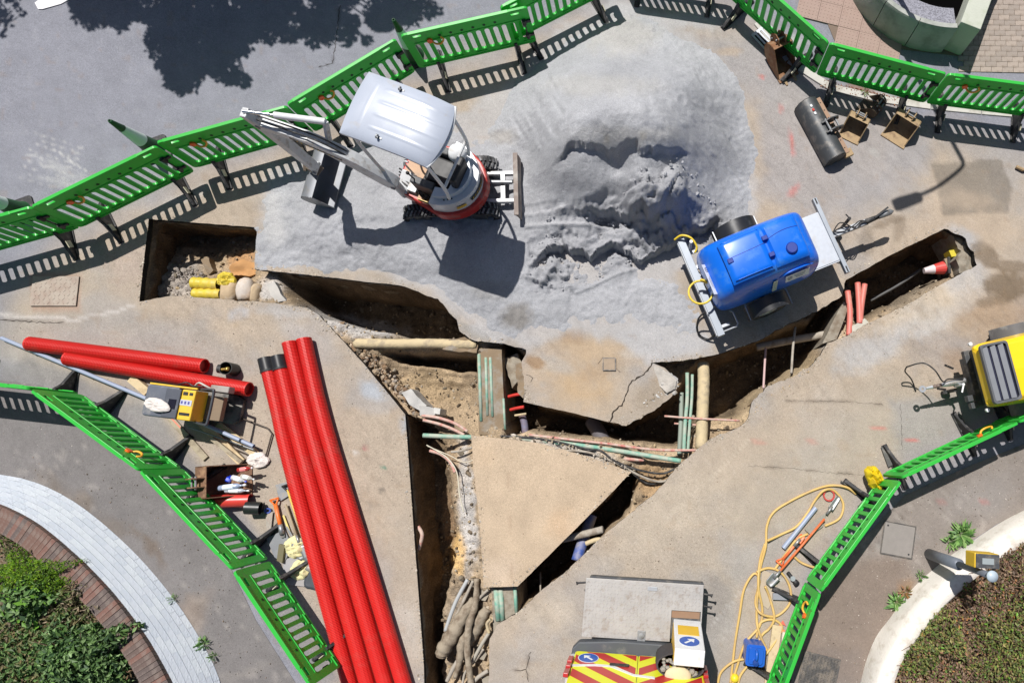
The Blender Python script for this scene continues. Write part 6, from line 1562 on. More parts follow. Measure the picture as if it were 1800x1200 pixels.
# ---- van tail with red and yellow chevrons
def van():
    c = P(1122, 1150, .6); c.z = 0; a = math.radians(-4.5)
    T = empty('service_van', c, a, 'white service van with red and yellow chevron rear doors, backing in from the bottom edge', 'van')
    WV = mat('van_white', (.72, .73, .74), .28, var=.03, coat=.4, dirt=(.5, .48, .44), dirt_amt=.1)
    CR = mat('chevron_red', (.50, .035, .03), .4, var=.08); CY = mat('chevron_yellow', (.78, .80, .03), .4, var=.06)
    HW = 1.0
    # body shell (local -Y is forward of the van); rear face at y=0 leaning inwards with height
    prof = [(-HW, .55), (-HW * 1.01, .95), (-HW * .97, 1.45), (-HW * .90, 1.95), (-HW * .78, 2.1), (HW * .78, 2.1), (HW * .90, 1.95), (HW * .97, 1.45), (HW * 1.01, .95), (HW, .55)]
    v, f = [], []; ys = [-.05, -.10, -2.5, -4.2, -5.1]
    for i, y in enumerate(ys):
        for x, z in prof:
            k = [1, 1, 1, .97, .8][i]; v.append((x * k, y - .12 * max(0, z - .95) * (1 if i < 2 else .2) , .55 + (z - .55) * [1, 1, 1, .95, .35][i]))
    n = len(prof)
    for i in range(len(ys) - 1):
        for k in range(n): f.append((i * n + k, i * n + (k + 1) % n, (i + 1) * n + (k + 1) % n, (i + 1) * n + k))
    f += [tuple(range(n)), tuple((len(ys) - 1) * n + k for k in range(n))[::-1]]
    m = MB(); m.add(v, f); m.build('body', WV, T, bevel=.03)
    # doors: left one closed and striped, right one too, built as leaning panels with chevron bands let in
    lean = math.atan(.12)
    D = Matrix.Translation((0, -.03, .62)) @ Matrix.Rotation(PI, 4, 'Z') @ Matrix.Rotation(PI / 2 - lean, 4, 'X')     # local x across, y up the door, z outwards
    def door(x0, x1, sign):
        m = MB(); m.plate(rrect(x0, 0, x1, 1.42, .05), [], -.02, .03, D); d = m.build('rear_door', CY, T, bevel=.008)
        bw = .22; k = -8
        while k < 12:
            # red bands run down towards the outside
            c0 = k * bw * 2
            def clip(poly):
                for ax, lim, gt in ((0, x0 + .02, True), (0, x1 - .02, False), (1, .02, True), (1, 1.40, False)):
                    out = []
                    for i in range(len(poly)):
                        p, q = poly[i], poly[(i + 1) % len(poly)]; ip = (p[ax] >= lim) == gt or p[ax] == lim; iq = (q[ax] >= lim) == gt or q[ax] == lim
                        if ip: out.append(p)
                        if ip != iq: t = (lim - p[ax]) / (q[ax] - p[ax]); out.append((p[0] + (q[0] - p[0]) * t, p[1] + (q[1] - p[1]) * t))
                    poly = out
                    if len(poly) < 3: return []
                return poly
            X = 1.1 * sign; pol = clip([(0, c0), (X, c0 - .92), (X, c0 - .92 + bw), (0, c0 + bw)])
            if len(pol) >= 3: q = MB(); q.plate(pol, [], .0305, .033, D); q.build('red_stripe', CR, d)
            k += 1
        return d
    dl = door(-.93, -.004, -1); dr = door(.004, .93, 1)
    m = MB(); m.plate([(.93, .46), (.60, .40), (.35, .40), (.05, .62), (-.25, .66), (-.25, .72), (.05, .68), (.38, .46), (.60, .46), (.93, .52)], [], .034, .04, D); m.build('white_band', WV, T)
    m = MB(); m.plate(rrect(.12, .36, .40, .42, .02), [], .035, .055, D); m.build('door_handle', BLACK, T, bevel=.006)
    # blue round arrow sign on the left door
    SB = mat('sign_blue', (.015, .09, .42), .4); SW = mat('sign_white', (.78, .80, .82), .4)
    def sign(parent, M, r, ang):
        m = MB(); m.lathe([(.0005, .001), (r, .001), (r, .004), (.0005, .004)], 28, M); s = m.build('round_sign', SW, parent)
        m = MB(); m.lathe([(.0005, .0045), (r * .93, .0045), (r * .93, .006), (.0005, .006)], 28, M); m.build('sign_face', SB, s)
        A = M @ Matrix.Rotation(ang, 4, 'Z'); m = MB(); m.plate([(-.6 * r, -.11 * r), (.15 * r, -.11 * r), (.15 * r, -.42 * r), (.68 * r, 0), (.15 * r, .42 * r), (.15 * r, .11 * r), (-.6 * r, .11 * r)], [], .0065, .008, A); m.build('arrow', SW, s)
    sign(T, D @ Matrix.Translation((.72, .22, .034)), .15, math.radians(-45))
    for s in (-1, 1):
        q = MB()
        for zz, hh, mt in ((.98, .22, 'r'), (1.16, .14, 'w'), (1.36, .22, 'r')): q.box((s * .965, -.02 - .12 * (zz - .95), zz), (.07, .06, hh))
        q.build('tail_lamp', mat('lamp_red', (.45, .03, .03), .2, coat=.5), T, bevel=.01)
    m = MB(); m.plate([(-1.0, -.1), (-.99, .02), (-.90, .12), (-.3, .17), (.3, .17), (.90, .12), (.99, .02), (1.0, -.1)], [], .42, .60); m.build('rear_bumper', mat('bumper_grey', (.07, .078, .09), .6, var=.15, dirt=(.2, .19, .17), dirt_amt=.3), T, bevel=.02)
    for x in (-.85, .85):
        for y in (-1.0, -4.0): wheel(T, x, y, .34, .34, .2, STEEL) if False else None
    for x in (-.88, .88):
        for y in (-1.1, -4.0):
            m = MB(); m.lathe([(.0005, -.1), (.33, -.1), (.34, -.06), (.34, .06), (.33, .1), (.0005, .1)], 24, Matrix.Translation((x, y, .34)) @ Matrix.Rotation(PI / 2, 4, 'Y')); m.build('wheel', TYRE, T, auto=40)
    return T, sign, D
VAN, sign_fn, VD = van()

def tread_platform():
    c = (P(1030, 1015, .5) + P(1237, 1028, .5) + P(1022, 1118, .5) + P(1232, 1131, .5)) / 4; a, b = P(1030, 1015, .5), P(1237, 1028, .5); ang = math.atan2(b.y - a.y, b.x - a.x)
    w = (b - a).length; dep = (P(1030, 1015, .5) - P(1022, 1118, .5)).length
    T = empty('work_platform', (c.x, c.y, 0), ang, 'aluminium chequer plate work platform behind the chevron van doors', 'platform')
    AL = mat('tread_plate', lin((182, 179, 176)), .48, .45, var=.10, scale=5, dirt=lin((158, 146, 136)), dirt_amt=.3, dscale=9)
    m = MB(); nb = rrect(-.06, -dep / 2 - .01, .06, -dep / 2 + .13, .008)
    m.plate([(-w / 2, -dep / 2), (w / 2 - .47, -dep / 2), (w / 2 - .47, -dep / 2 + .46), (w / 2 - .02, -dep / 2 + .46), (w / 2 - .02, -dep / 2), (w / 2, -dep / 2), (w / 2, dep / 2), (-w / 2, dep / 2)], [], .46, .49); pl = m.build('deck', AL, T, bevel=.003)
    m = MB(); nx, ny = int(w / .052), int(dep / .052)
    for i in range(nx):
        for j in range(ny):
            x, y = -w / 2 + .03 + i * .052, -dep / 2 + .03 + j * .052
            if x > w / 2 - .50 and y < -dep / 2 + .49: continue
            if abs(x) < .08 and y < -dep / 2 + .15: continue
            m.box((x, y, .493), (.038, .012, .008), rz=math.radians(45 if (i + j) % 2 else -45))
    t = m.build('tread_bars', AL, pl); t['kind'] = 'stuff'
    m = MB(); m.box((0, -dep / 2 + .06, .494), (.12, .15, .012)); m.lathe([(.0005, .5), (.04, .5), (.045, .51), (.0005, .514)], 16, Matrix.Translation((0, -dep / 2 + .06, 0))); m.build('lock_plate', STEEL, pl, bevel=.003)
    m = MB(); m.box((.12, dep / 2 - .10, .495), (.15, .06, .012)); m.build('catch_plate', GALV, pl, bevel=.003)
    m = MB(); m.box((w / 2 - .25, -dep / 2 + .40, .46), (.43, .10, .02)); m.build('brown_edge', mat('rust_edge', (.25, .15, .09), .7), pl)
    for sx in (-1, 1):
        for sy in (-1, 1): m = MB(); m.bar((sx * (w / 2 - .08), sy * (dep / 2 - .08), 0), (sx * (w / 2 - .08), sy * (dep / 2 - .08), .46), .05, .05); m.build('leg', DGREY, T)
    m = MB(); m.plate(rrect(-w / 2 + .05, -dep / 2 + .04, w / 2 + .005, dep / 2 + .03, .03), [], .36, .455); m.build('under_frame', DGREY, T)
    for x, y, s in ((-w / 2, dep / 2 - .10, -1), (w / 2, dep / 2 - .16, 1), (w / 2, dep / 2 - .34, 1)):
        m = MB(); m.tube([(x - s * .05, y + .02, .40), (x + s * .12, y, .40), (x + s * .15, y - .01, .40)], [.014, .016, .03], 8); m.build('clamp_handle', BLACK, T)
    return T, w, dep, ang
PLT, pw, pd, pa = tread_platform()

def keep_left_box():
    o = P(1204, 1090, .5); T = empty('sign_box', (o.x + .02, o.y - .19, .455), pa - .03, 'white box bollard with yellow square and blue arrow sign beside the chevron doors', 'sign box')
    YS = mat('sign_yellow', (.72, .45, .03), .45)
    h, w, d = .95, .42, .38
    v = [(-w / 2, -d / 2, 0), (w / 2, -d / 2, 0), (w / 2, d / 2, 0), (-w / 2, d / 2, 0), (-w / 2, -d / 2 + .0, h), (w / 2, -d / 2 + .0, h), (w / 2, d / 2 - .16, h), (-w / 2, d / 2 - .16, h)]
    m = MB(); m.add(v, [(0, 3, 2, 1), (4, 5, 6, 7), (0, 1, 5, 4), (1, 2, 6, 5), (2, 3, 7, 6), (3, 0, 4, 7)]); m.build('casing', WHITEP, T, bevel=.012)
    # front face frame: local x across, y up the slope
    fx = Vector((-1, 0, 0)); up = Vector((0, -.16, h)).normalized(); nn = fx.cross(up)
    F = Matrix(((-1, up.x, nn.x, 0), (0, up.y, nn.y, d / 2), (0, up.z, nn.z, 0), (0, 0, 0, 1)))
    m = MB(); m.plate(rrect(-.155, .22, .155, .52, .01), [], .001, .006, F); m.build('yellow_panel', YS, T)
    sign_fn(T, F @ Matrix.Translation((0, .72, .002)), .155, math.radians(225))
    m = MB(); m.plate([(-d / 2 + .03, .05), (d / 2 - .04, .05), (d / 2 - .18, h - .06), (-d / 2 + .03, h - .06)], [], 0, .004, Matrix(((0, 0, -1, -w / 2 - .001), (1, 0, 0, 0), (0, 1, 0, 0), (0, 0, 0, 1)))); m.build('yellow_side', YS, T)
keep_left_box()

def rubble_bag():
    o = P(1196, 1172, 1.25); T = empty('rubble_bag', (o.x, o.y, .60), -.1, 'dark open bag of grey rubble with a cream sack beside the sign box, bottom edge', 'bag')
    m = MB(); m.lathe([(.20, 0), (.25, .1), (.26, .5), (.255, .62), (.235, .62), (.24, .5)], 20, Matrix.Diagonal((1.35, .7, 1, 1))); m.build('bag_wall', mat('bag_dark', (.05, .045, .05), .8, var=.3), T, auto=50)
    m = MB(); rn = random.Random(3)
    for k in range(60):
        a, r = rn.uniform(0, 2 * PI), rn.uniform(0, .24); m.sphere((math.cos(a) * r * 1.25, math.sin(a) * r * .6, .56 + rn.uniform(-.02, .05)), rn.uniform(.025, .05), 6, 4, (1, rn.uniform(.6, 1), rn.uniform(.5, .9)))
    q = m.build('rubble', mat('grey_rubble', lin((150, 146, 138)), .9, var=.35, scale=12, bump=.5), T); q['kind'] = 'stuff'
    m = MB(); m.sphere((-.02, -.12, .63), .16, 16, 9, (1.2, .8, .35)); m.build('cream_sack', mat('cream_sack', lin((206, 192, 160)), .85, var=.1, bump=.5, bscale=20), T, smooth=True)
rubble_bag()
# ================================================================ DUCTS, TOOLS AND LOOSE THINGS
DUCT = mat('red_duct', (.62, .022, .018), .45, var=.10, scale=2.0, dirt=(.52, .07, .055), dirt_amt=.2, dscale=3)
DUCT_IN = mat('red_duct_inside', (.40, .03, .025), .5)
def ribbed(T, pts, r, pitch=.024, n=16, name='duct_wall'):
    """corrugated pipe: a tube whose radius steps in and out"""
    path = [Vector(p) for p in pts]; L = [0]
    for a, b in zip(path, path[1:]): L.append(L[-1] + (b - a).length)
    tot = L[-1]; m = int(tot / (pitch / 4)); out, rs = [], []
    j = 0
    for k in range(m + 1):
        s = tot * k / m
        while j < len(path) - 2 and L[j + 1] < s: j += 1
        t = (s - L[j]) / (L[j + 1] - L[j]); out.append(path[j].lerp(path[j + 1], t)); rs.append(r if k % 4 in (0, 1) else r * .925)
    q = MB(); q.tube(out, rs, n, caps=False); b = len(q.v)
    q.tube([out[0], out[0].lerp(out[3], 1.0)], r * .86, n, caps=False)
    o = q.build(name, DUCT, T)
    for e in (0, -1):
        a = out[e]; b_ = out[8 if e == 0 else -9]
        z = MB(); z.pipe([a, a.lerp(b_, .4)], r * .98, r * .86, n); z.build('duct_rim', DUCT, T)
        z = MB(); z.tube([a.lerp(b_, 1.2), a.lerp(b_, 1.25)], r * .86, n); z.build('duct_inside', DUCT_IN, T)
    return o
R_ = .118
LONG = [([(468, 632), (488, 715), (507, 800), (560, 1000), (612, 1190), (640, 1295)], 'long red ribbed duct with a black end cap, leftmost of the four', True),
        ([(490, 628), (511, 715), (533, 800), (589, 1000), (643, 1190), (672, 1295)], 'long red ribbed duct with a black end cap, second from the left of the four', True),
        ([(509, 602), (533, 700), (559, 800), (618, 1000), (674, 1190), (704, 1295)], 'long red ribbed duct without a cap, third from the left of the four', False),
        ([(534, 596), (558, 700), (586, 800), (648, 1000), (706, 1190), (738, 1295)], 'long red ribbed duct, rightmost of the four, nearest the straight trench', False)]
for pts, lab, cap in LONG:
    P3 = [P(u, v, R_ * 1.0) for u, v in pts]; o = P3[0].copy(); o.z = 0
    T = empty('red_duct', o, 0, lab, 'duct', 'red ribbed cable ducts')
    loc = smooth_path([p - o for p in P3], 8)
    if cap:
        d = (loc[1] - loc[0]).normalized(); q = MB(); q.pipe([loc[0] - d * .02, loc[0] + d * .20], R_ * 1.05, R_ * .9, 20); q.tube([loc[0] + d * .06, loc[0] + d * .07], R_ * .95, 20); q.build('end_coupler', mat('black_coupler', (.02, .02, .022), .35), T, auto=40)
        st = MB(); st.pipe([loc[0] + d * .185, loc[0] + d * .215], R_ * 1.08, R_ * .9, 20); st.build('coupler_ring', BLACK, T, auto=40); loc[0] = loc[0] + d * .19
    ribbed(T, loc, R_)
for (a, b, lab) in (((52, 604), (360, 643), 'short red ribbed duct lying above the other short one on the left'), ((119, 630), (438, 684), 'short red ribbed duct beside the yellow and grey compactor')):
    A, B = P(*a, R_), P(*b, R_); o = (A + B) / 2; o.z = 0
    T = empty('red_duct', o, 0, lab, 'duct', 'red ribbed cable ducts'); ribbed(T, [A - o, B - o], R_)
def pipe_thing(name, pts, r, ri, material, label, cat, group=None, n=18, base=None):
    P3 = [Vector(p) for p in pts]; o = P3[0].copy(); o.z = 0 if base is None else base
    T = empty(name, o, 0, label, cat, group); q = MB(); q.pipe([p - o for p in P3], r, ri, n); q.build('pipe_wall', material, T, auto=50); return T
GREYPIPE = mat('grey_plastic_pipe', lin((150, 160, 182)), .4, var=.08, dirt=lin((170, 166, 160)), dirt_amt=.2)
pipe_thing('grey_pole', [P(3, 594, .05), P(250, 697, .12), P(446, 784, .16)], .032, .026, GREYPIPE, 'long thin grey pipe running under the compactor from the left edge', 'pipe')
T = pipe_thing('short_duct', [P(372, 881, .16), P(440, 879, .07)], .105, .092, mat('smooth_red_duct', (.60, .05, .04), .35, var=.08), 'short smooth red pipe offcut with its open end towards the left barrier', 'duct')
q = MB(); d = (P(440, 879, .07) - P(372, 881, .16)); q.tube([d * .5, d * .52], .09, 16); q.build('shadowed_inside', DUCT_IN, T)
T = pipe_thing('black_coupler', [P(432, 892, .16), P(458, 893, .12)], .10, .088, mat('black_plastic', (.018, .02, .02), .4), 'black pipe coupler standing tilted beside the short smooth red pipe', 'pipe fitting')
q = MB(); d = (P(458, 893, .12) - P(432, 892, .16)); q.tube([d * .8, d * .85], .09, 16); q.build('inside', BLACK, T)
# black fitting with brass
o = P(412, 650, 0); T = empty('pipe_fitting', o, .3, 'small black pot fitting with a brass valve inside, right of the short red ducts', 'fitting')
q = MB(); q.pipe([(0, 0, 0), (0, 0, .22)], .105, .095, 18); q.lathe([(.0005, .01), (.09, .01)], 16); q.build('pot', mat('black_plastic_pot', (.018, .02, .018), .4), T, auto=50)
q = MB(); q.pipe([(-.09, .02, .16), (-.14, .04, .17)], .07, .06, 16); q.build('side_socket', BLACK, T, auto=50)
q = MB(); q.tube([(-.07, 0, .2), (.03, -.02, .2)], .026, 10); q.sphere((.02, -.02, .2), .04, 10, 7); q.build('brass_valve', mat('brass', (.65, .42, .12), .3, .8), T, auto=50)

# ---- petrol plate compactor
def compactor():
    c = P(313, 708, .75); c.z = 0; a, b = P(255, 700, .75), P(385, 716, .75); ang = math.atan2(b.y - a.y, b.x - a.x)
    T = empty('plate_compactor', c, ang, 'yellow and dark grey plate compactor with a tube frame, pale glove lying on its hood', 'compactor')
    PG = mat('hood_slate', lin((92, 97, 108)), .45, var=.1, dirt=(.3, .29, .27), dirt_amt=.25)
    q = MB(); q.plate([(-.62, -.25), (-.58, -.29), (-.05, -.29), (-.05, .27), (-.58, .27), (-.62, .22)], [], .48, .76); q.build('fuel_hood', PG, T, bevel=.03, seg=3)
    q = MB(); q.box((-.12, -.02, .765), (.26, .52, .05)); hb = q.build('hood_step', mat('hood_dark', lin((74, 78, 88)), .45, dirt=(.3, .29, .27), dirt_amt=.2), T, bevel=.012)
    q = MB(); q.box((-.10, -.03, .793), (.13, .17, .01)); q.build('window', mat('window_dark', (.01, .01, .02), .2), hb, bevel=.003)
    q = MB(); q.box((.13, -.02, .62), (.24, .54, .30)); yb = q.build('engine_cover', YELP, T, bevel=.02)
    for x, y, w, h in ((.08, .18, .08, .06), (.18, .18, .06, .05)): q = MB(); q.box((x, y, .773), (w, h, .006)); q.build('cap', STICKB, yb)
    q = MB(); q.box((.12, .02, .774), (.20, .10, .004)); q.build('warning_label', mat('label_pale_blue', (.5, .52, .62), .4), yb)
    for k in range(3): q = MB(); q.box((.05 + .06 * k, .02, .777), (.03, .05, .002)); q.build('label_mark', mat('label_navy', (.08, .08, .3), .4), yb)
    q = MB(); q.box((.13, -.18, .774), (.18, .05, .004)); q.build('dark_sticker', STICKB, yb)
    q = MB(); q.bar((-.6, .285, .72), (.24, .285, .72), .03, .04); q.build('yellow_side_rail', YELP, T, bevel=.005)
    q = MB(); q.box((.38, -.02, .42), (.30, .44, .10)); q.build('belt_guard', mat('rust_tan_guard', lin((128, 110, 90)), .7, var=.2, dirt=(.1, .08, .06), dirt_amt=.4), T, bevel=.01)
    q = MB(); q.plate([(-.55, -.27), (.5, -.27), (.62, -.2), (.62, .2), (.5, .27), (-.55, .27), (-.66, .2), (-.66, -.2)], [], .02, .10); q.box((0, 0, .25), (.6, .4, .30)); q.build('base_plate', mat('base_dark', (.06, .06, .06), .6, .3, dirt=(.3, .28, .25), dirt_amt=.4), T, bevel=.01)
    q = MB(); q.tube(smooth_path([(.20, .29, .60), (.52, .30, .78), (.58, .24, .80), (.58, -.26, .80), (.52, -.32, .78), (.20, -.30, .60)], 5), .022, 10); q.build('guard_tube', mat('tube_slate', (.05, .055, .065), .4), T, smooth=True)
    q = MB(); q.tube([(.45, .20, .3), (.50, .22, 1.0)], .016, 8); q.tube([(.45, -.2, .3), (.50, -.22, 1.0)], .016, 8); q.tube(smooth_path([(.50, .22, 1.0), (.58, .24, 1.22), (.60, .1, 1.28), (.60, -.1, 1.28), (.58, -.24, 1.22), (.50, -.22, 1.0)], 4), .014, 8)
    q = MB(); q.box((.42, .34, .40), (.34, .12, .16)); q.build('grey_tank', mat('dusty_grey_part', lin((160, 154, 148)), .7, var=.2, dirt=(.2, .17, .14), dirt_amt=.4), T, bevel=.02)
    q = MB(); q.tube(smooth_path([(.0, .34, .5), (.15, .40, .62), (.3, .36, .66), (.42, .30, .6)], 5), .018, 8); q.build('hose', mat('pale_hose', (.5, .46, .42), .5), T, smooth=True)
    q = MB(); q.tube(smooth_path([(-.3, .33, .5), (-.1, .38, .58), (.05, .33, .6), (.2, .35, .55)], 5), .012, 8); q.build('cable', BLACK, T, smooth=True)
    T.scale = (.86, .86, .95)
    return T
compactor()
def crumple(name, loc, rx, ry, h, material, label, cat, seed, n=26, rz=0):
    """crumpled cloth: a folded height patch with a ragged rim"""
    T = []; v = []; f = []
    for i in range(n):
        for j in range(n):
            a, b = i / (n - 1) * 2 - 1, j / (n - 1) * 2 - 1; d = math.hypot(a, b); x, y = a, b
            k = 1 / max(1, d) if d > 1 else 1; x *= k; y *= k
            w = float(fbm(np.array([a * 1.9 + seed]), np.array([b * 1.9]), seed, 4)[0]); w2 = float(fbm(np.array([math.atan2(b, a) * 1.3 + 5]), np.array([.3]), seed + 5, 3)[0])
            fold = abs(w - .5) * 2; r = .72 + .55 * w2
            z = h * (.15 + .9 * (1 - min(1, d)) ** .5 * (.35 + 1.3 * fold)) if d < 1 else .004
            v.append((x * rx * r, y * ry * r, max(.004, z)))
    for i in range(n - 1):
        for j in range(n - 1): f.append((i * n + j, (i + 1) * n + j, (i + 1) * n + j + 1, i * n + j + 1))
    m = MB(); m.add(v, f); o = m.build(name, material, None, auto=38); o.location = loc; o.rotation_euler = (0, 0, rz); return tag(o, label, cat)
CLOTHW = mat('pale_glove_cloth', lin((214, 206, 200)), .9, var=.12, scale=14, bump=.5)
CREAM = mat('cream_cloth', lin((216, 208, 160)), .9, var=.12, scale=10, bump=.5, dirt=lin((170, 150, 110)), dirt_amt=.2)
crumple('work_glove', P(276, 712, .77), .20, .10, .06, CLOTHW, 'pale crumpled work gloves lying on the grey compactor hood', 'gloves', 31, rz=-.3)
crumple('cream_rag', P(520, 962, .015), .19, .17, .12, CREAM, 'cream crumpled rag beside the shovel ends, upper of two', 'rag', 41)
crumple('cream_rag', P(528, 1000, .015), .17, .16, .10, CREAM, 'cream crumpled rag, lower of two next to the small spades', 'rag', 47, rz=1)
crumple('white_rag', P(455, 808, .02), .17, .12, .10, CLOTHW, 'dirty white rag at the corner of the muddy bucket', 'rag', 53)
WOOD = mat('raw_timber', lin((202, 182, 146)), .75, var=.15, scale=5, dirt=lin((150, 126, 96)), dirt_amt=.3, dscale=6, bump=.3)
WOODG = mat('weathered_timber', lin((168, 156, 134)), .8, var=.15, scale=6, dirt=lin((110, 96, 80)), dirt_amt=.35, dscale=6, bump=.4)
def stick(name, a, b, w, h, z, material, label, cat, group=None, bevel=.004, z2=None):
    A, B = P(*a, z), P(*b, z if z2 is None else z2); o = (A + B) / 2; m = MB(); m.bar(A - o, B - o, w, h); q = m.build(name, material, None, bevel=bevel); q.location = o; return tag(q, label, cat, group)
stick('timber_offcut', (232, 665), (262, 690), .13, .09, .05, WOOD, 'pale timber block poking out left of the compactor', 'timber')
stick('timber_board', (383, 745), (452, 800), .12, .035, .03, WOOD, 'pale board end below the compactor, pointing to the dirty white rag', 'timber')
stick('timber_board', (300, 735), (362, 806), .10, .03, .02, WOODG, 'grey weathered board lying below the compactor', 'timber')
stick('timber_board', (350, 738), (425, 812), .13, .04, .05, WOOD, 'dusty board leading from the compactor to the muddy bucket', 'timber')
stick('timber_stake', (372, 770), (425, 812), .06, .05, .10, WOODG, 'short grey stake lying over the dusty board', 'timber')
stick('steel_bar', (330, 750), (446, 790), .02, .02, .12, STEEL, 'thin dark steel bar crossing the boards below the compactor', 'bar')
stick('red_lath', (280, 712), (318, 752), .02, .02, .03, mat('coral_lath', (.75, .22, .15), .6), 'thin coral red lath at the lower edge of the compactor', 'lath')
# dark tube laid flat on the road as the cast shadow of the compactor handle
T = empty('handle_shadow', P(440, 770, 0), 0, 'shadow of the compactor handle, shaped as a thin dark tube on the road', 'handle'); o = T.location
q = MB(); q.tube([P(385, 720, .06) - o, P(470, 752, .03) - o, P(478, 762, .03) - o, P(466, 806, .03) - o, P(456, 808, .03) - o, P(415, 790, .03) - o], .012, 8); q.build('tube', mat('handle_shadow_brown', (.06, .045, .035), .5), T, smooth=True)
# ---- muddy bucket with bottles
def place_bucket(name, u, v, u2, v2, w, s, ms, label, roll=0.0, teeth=0, z=.0, mlip=None, pitch=0.0):
    a = P(u, v, 0); b = P(u2, v2, 0); h = math.atan2(b.y - a.y, b.x - a.x); T = empty(name, (a.x, a.y, z), 0, label, 'excavator bucket', rot=(roll, pitch, h)); bucket_parts(T, w, s, ms, teeth=teeth, mlip=mlip); return T
MUD = mat('mud_brown_steel', lin((112, 82, 64)), .8, .1, var=.2, scale=10, dirt=lin((170, 136, 104)), dirt_amt=.4, dscale=7, bump=.4)
T = place_bucket('digger_bucket', 398, 845, 460, 840, .50, .74, MUD, 'muddy brown digger bucket lying open and full of bottles beside the left barrier', pitch=.0)
BT = empty
def bottle(a, b, r, zz, col, label, cap=None, z2=None):
    A, B = P(*a, zz), P(*b, zz if z2 is None else z2); o = A.copy(); T = empty('bottle', o, 0, label, 'bottle', 'bottles in the muddy bucket'); d = B - A
    q = MB(); q.tube([d * 0, d * .02, d * .72, d * .82, d * .86, d * .98], [r * .8, r, r, r * .5, r * .35, r * .35], 14); q.build('bottle_body', mat('bottle_' + label.split()[0], col, .2, var=.1, coat=.3), T, smooth=True)
    q = MB(); q.tube([d * .95, d * 1.06], r * .42, 12); q.build('cap', mat('cap_' + label.split()[0], cap or (.7, .7, .72), .3), T)
    q = MB(); q.tube([d * .2, d * .6], r * 1.02, 14, caps=False); q.build('label_band', mat('band_' + label.split()[0], tuple(min(1, c * 1.6 + .2) for c in col), .4), T, smooth=True)
bottle((384, 858), (430, 852), .045, .22, (.32, .38, .52), 'silver-blue bottle lying lowest in the muddy bucket')
bottle((396, 862), (436, 862), .035, .20, (.42, .44, .5), 'pale grey bottle along the near side of the muddy bucket')
bottle((408, 838), (432, 846), .04, .26, (.6, .6, .62), 'white bottle lying across the middle of the muddy bucket', (.02, .06, .5))
bottle((418, 826), (443, 822), .036, .26, (.38, .03, .025), 'red bottle at the far side of the muddy bucket')
bottle((400, 846), (406, 836), .04, .24, (.01, .04, .5), 'blue small bottle standing at the middle of the muddy bucket', (.01, .03, .4))
bottle((424, 836), (446, 842), .034, .27, (.5, .48, .44), 'cream bottle near the open mouth of the muddy bucket')

# ---- hand tools beside the red ducts
HS = mat('spade_steel', (.30, .31, .33), .45, .6, var=.2, dirt=(.36, .32, .27), dirt_amt=.4, dscale=10)
YW = mat('yellow_shaft', (.70, .47, .10), .45, var=.1); ORG = mat('orange_grip', (.78, .16, .02), .4, var=.08, dirt=(.5, .3, .2), dirt_amt=.15)
ASH = mat('ash_shaft', lin((160, 146, 122)), .7, var=.15)
def spade(a, b, label, shaft, blade_at_b=True, bw=.20, bl=.30, grip=None, z=.05, sr=.018, blade=None, name='spade', cat='spade'):
    A, B = P(*a, z), P(*b, z); o = A.copy(); o.z = 0; T = empty(name, o, 0, label, cat); A, B = A - o, B - o; d = (B - A).normalized(); s = Vector((-d.y, d.x, 0)); L = (B - A).length
    q = MB(); q.tube([A + d * .08, A + d * (L - bl + .05)], sr, 10); q.build('shaft', shaft, T, smooth=True)
    M = Matrix(((d.x, s.x, 0, B.x), (d.y, s.y, 0, B.y), (0, 0, 1, z - .02), (0, 0, 0, 1)))
    q = MB(); n = 8; v = []; f = []
    for i in range(n + 1):
        for j in range(7):
            t = i / n; b_ = j / 3 - 1; wd = bw / 2 * (1 - .12 * t) * (1 if t < .75 else (1 - ((t - .75) / .25) ** 2 * .35)); v.append((-bl + bl * t, b_ * wd, .02 * b_ * b_ + .015 * (1 - t)))
    for i in range(n):
        for j in range(6): f.append((i * 7 + j, (i + 1) * 7 + j, (i + 1) * 7 + j + 1, i * 7 + j + 1))
    q.add(v, f, M); bo = q.build('blade', blade or HS, T, smooth=True); sm_ = bo.modifiers.new('thick', 'SOLIDIFY'); sm_.thickness = .006
    q = MB(); q.tube([A + d * (L - bl - .10), A + d * (L - bl + .06)], [sr * 1.1, sr * 1.4], 10); q.build('socket', HS, T, smooth=True)
    if grip:
        g0 = A; q = MB(); q.tube([g0 - s * .07, g0 + s * .07], .016, 8); q.tube([g0 - s * .065, g0 + d * .12], .014, 8); q.tube([g0 + s * .065, g0 + d * .12], .014, 8); q.build('d_grip', grip, T, smooth=True)
    return T
spade((503, 852), (546, 985), 'yellow-shafted spade with a black grip lying against the red ducts', YW, grip=BLACK, bl=.28, z=.07)
spade((499, 878), (536, 982), 'spade with a pale ash shaft beside the yellow-shafted one', ASH, bl=.30, z=.06, bw=.24)
spade((482, 877), (498, 945), 'orange-handled short shovel beside the hand saw', ORG, grip=ORG, bl=.12, bw=.08, sr=.03, z=.06)
spade((556, 1012), (548, 1036), 'dark shovel blade at the edge of the red ducts', BLACK, bl=.34, bw=.34, z=.03, blade=mat('slate_blade', (.10, .11, .13), .5, .4))
spade((545, 985), (570, 1000), 'rounded grey shovel blade next to the cream rags', ASH, bl=.26, bw=.30, z=.06, blade=mat('blade_pale', (.32, .31, .30), .5, .4, dirt=(.4, .36, .3), dirt_amt=.4))
def slab(name, pts, h, z, material, label, cat, rz=0, bevel=.004, group=None):
    P3 = [P(u, v, z) for u, v in pts]; o = sum(P3, Vector()) / len(P3); o.z = z; m = MB(); m.plate([(p.x - o.x, p.y - o.y) for p in P3], [], 0, h); q = m.build(name, material, None, bevel=bevel); q.location = o; return tag(q, label, cat, group)
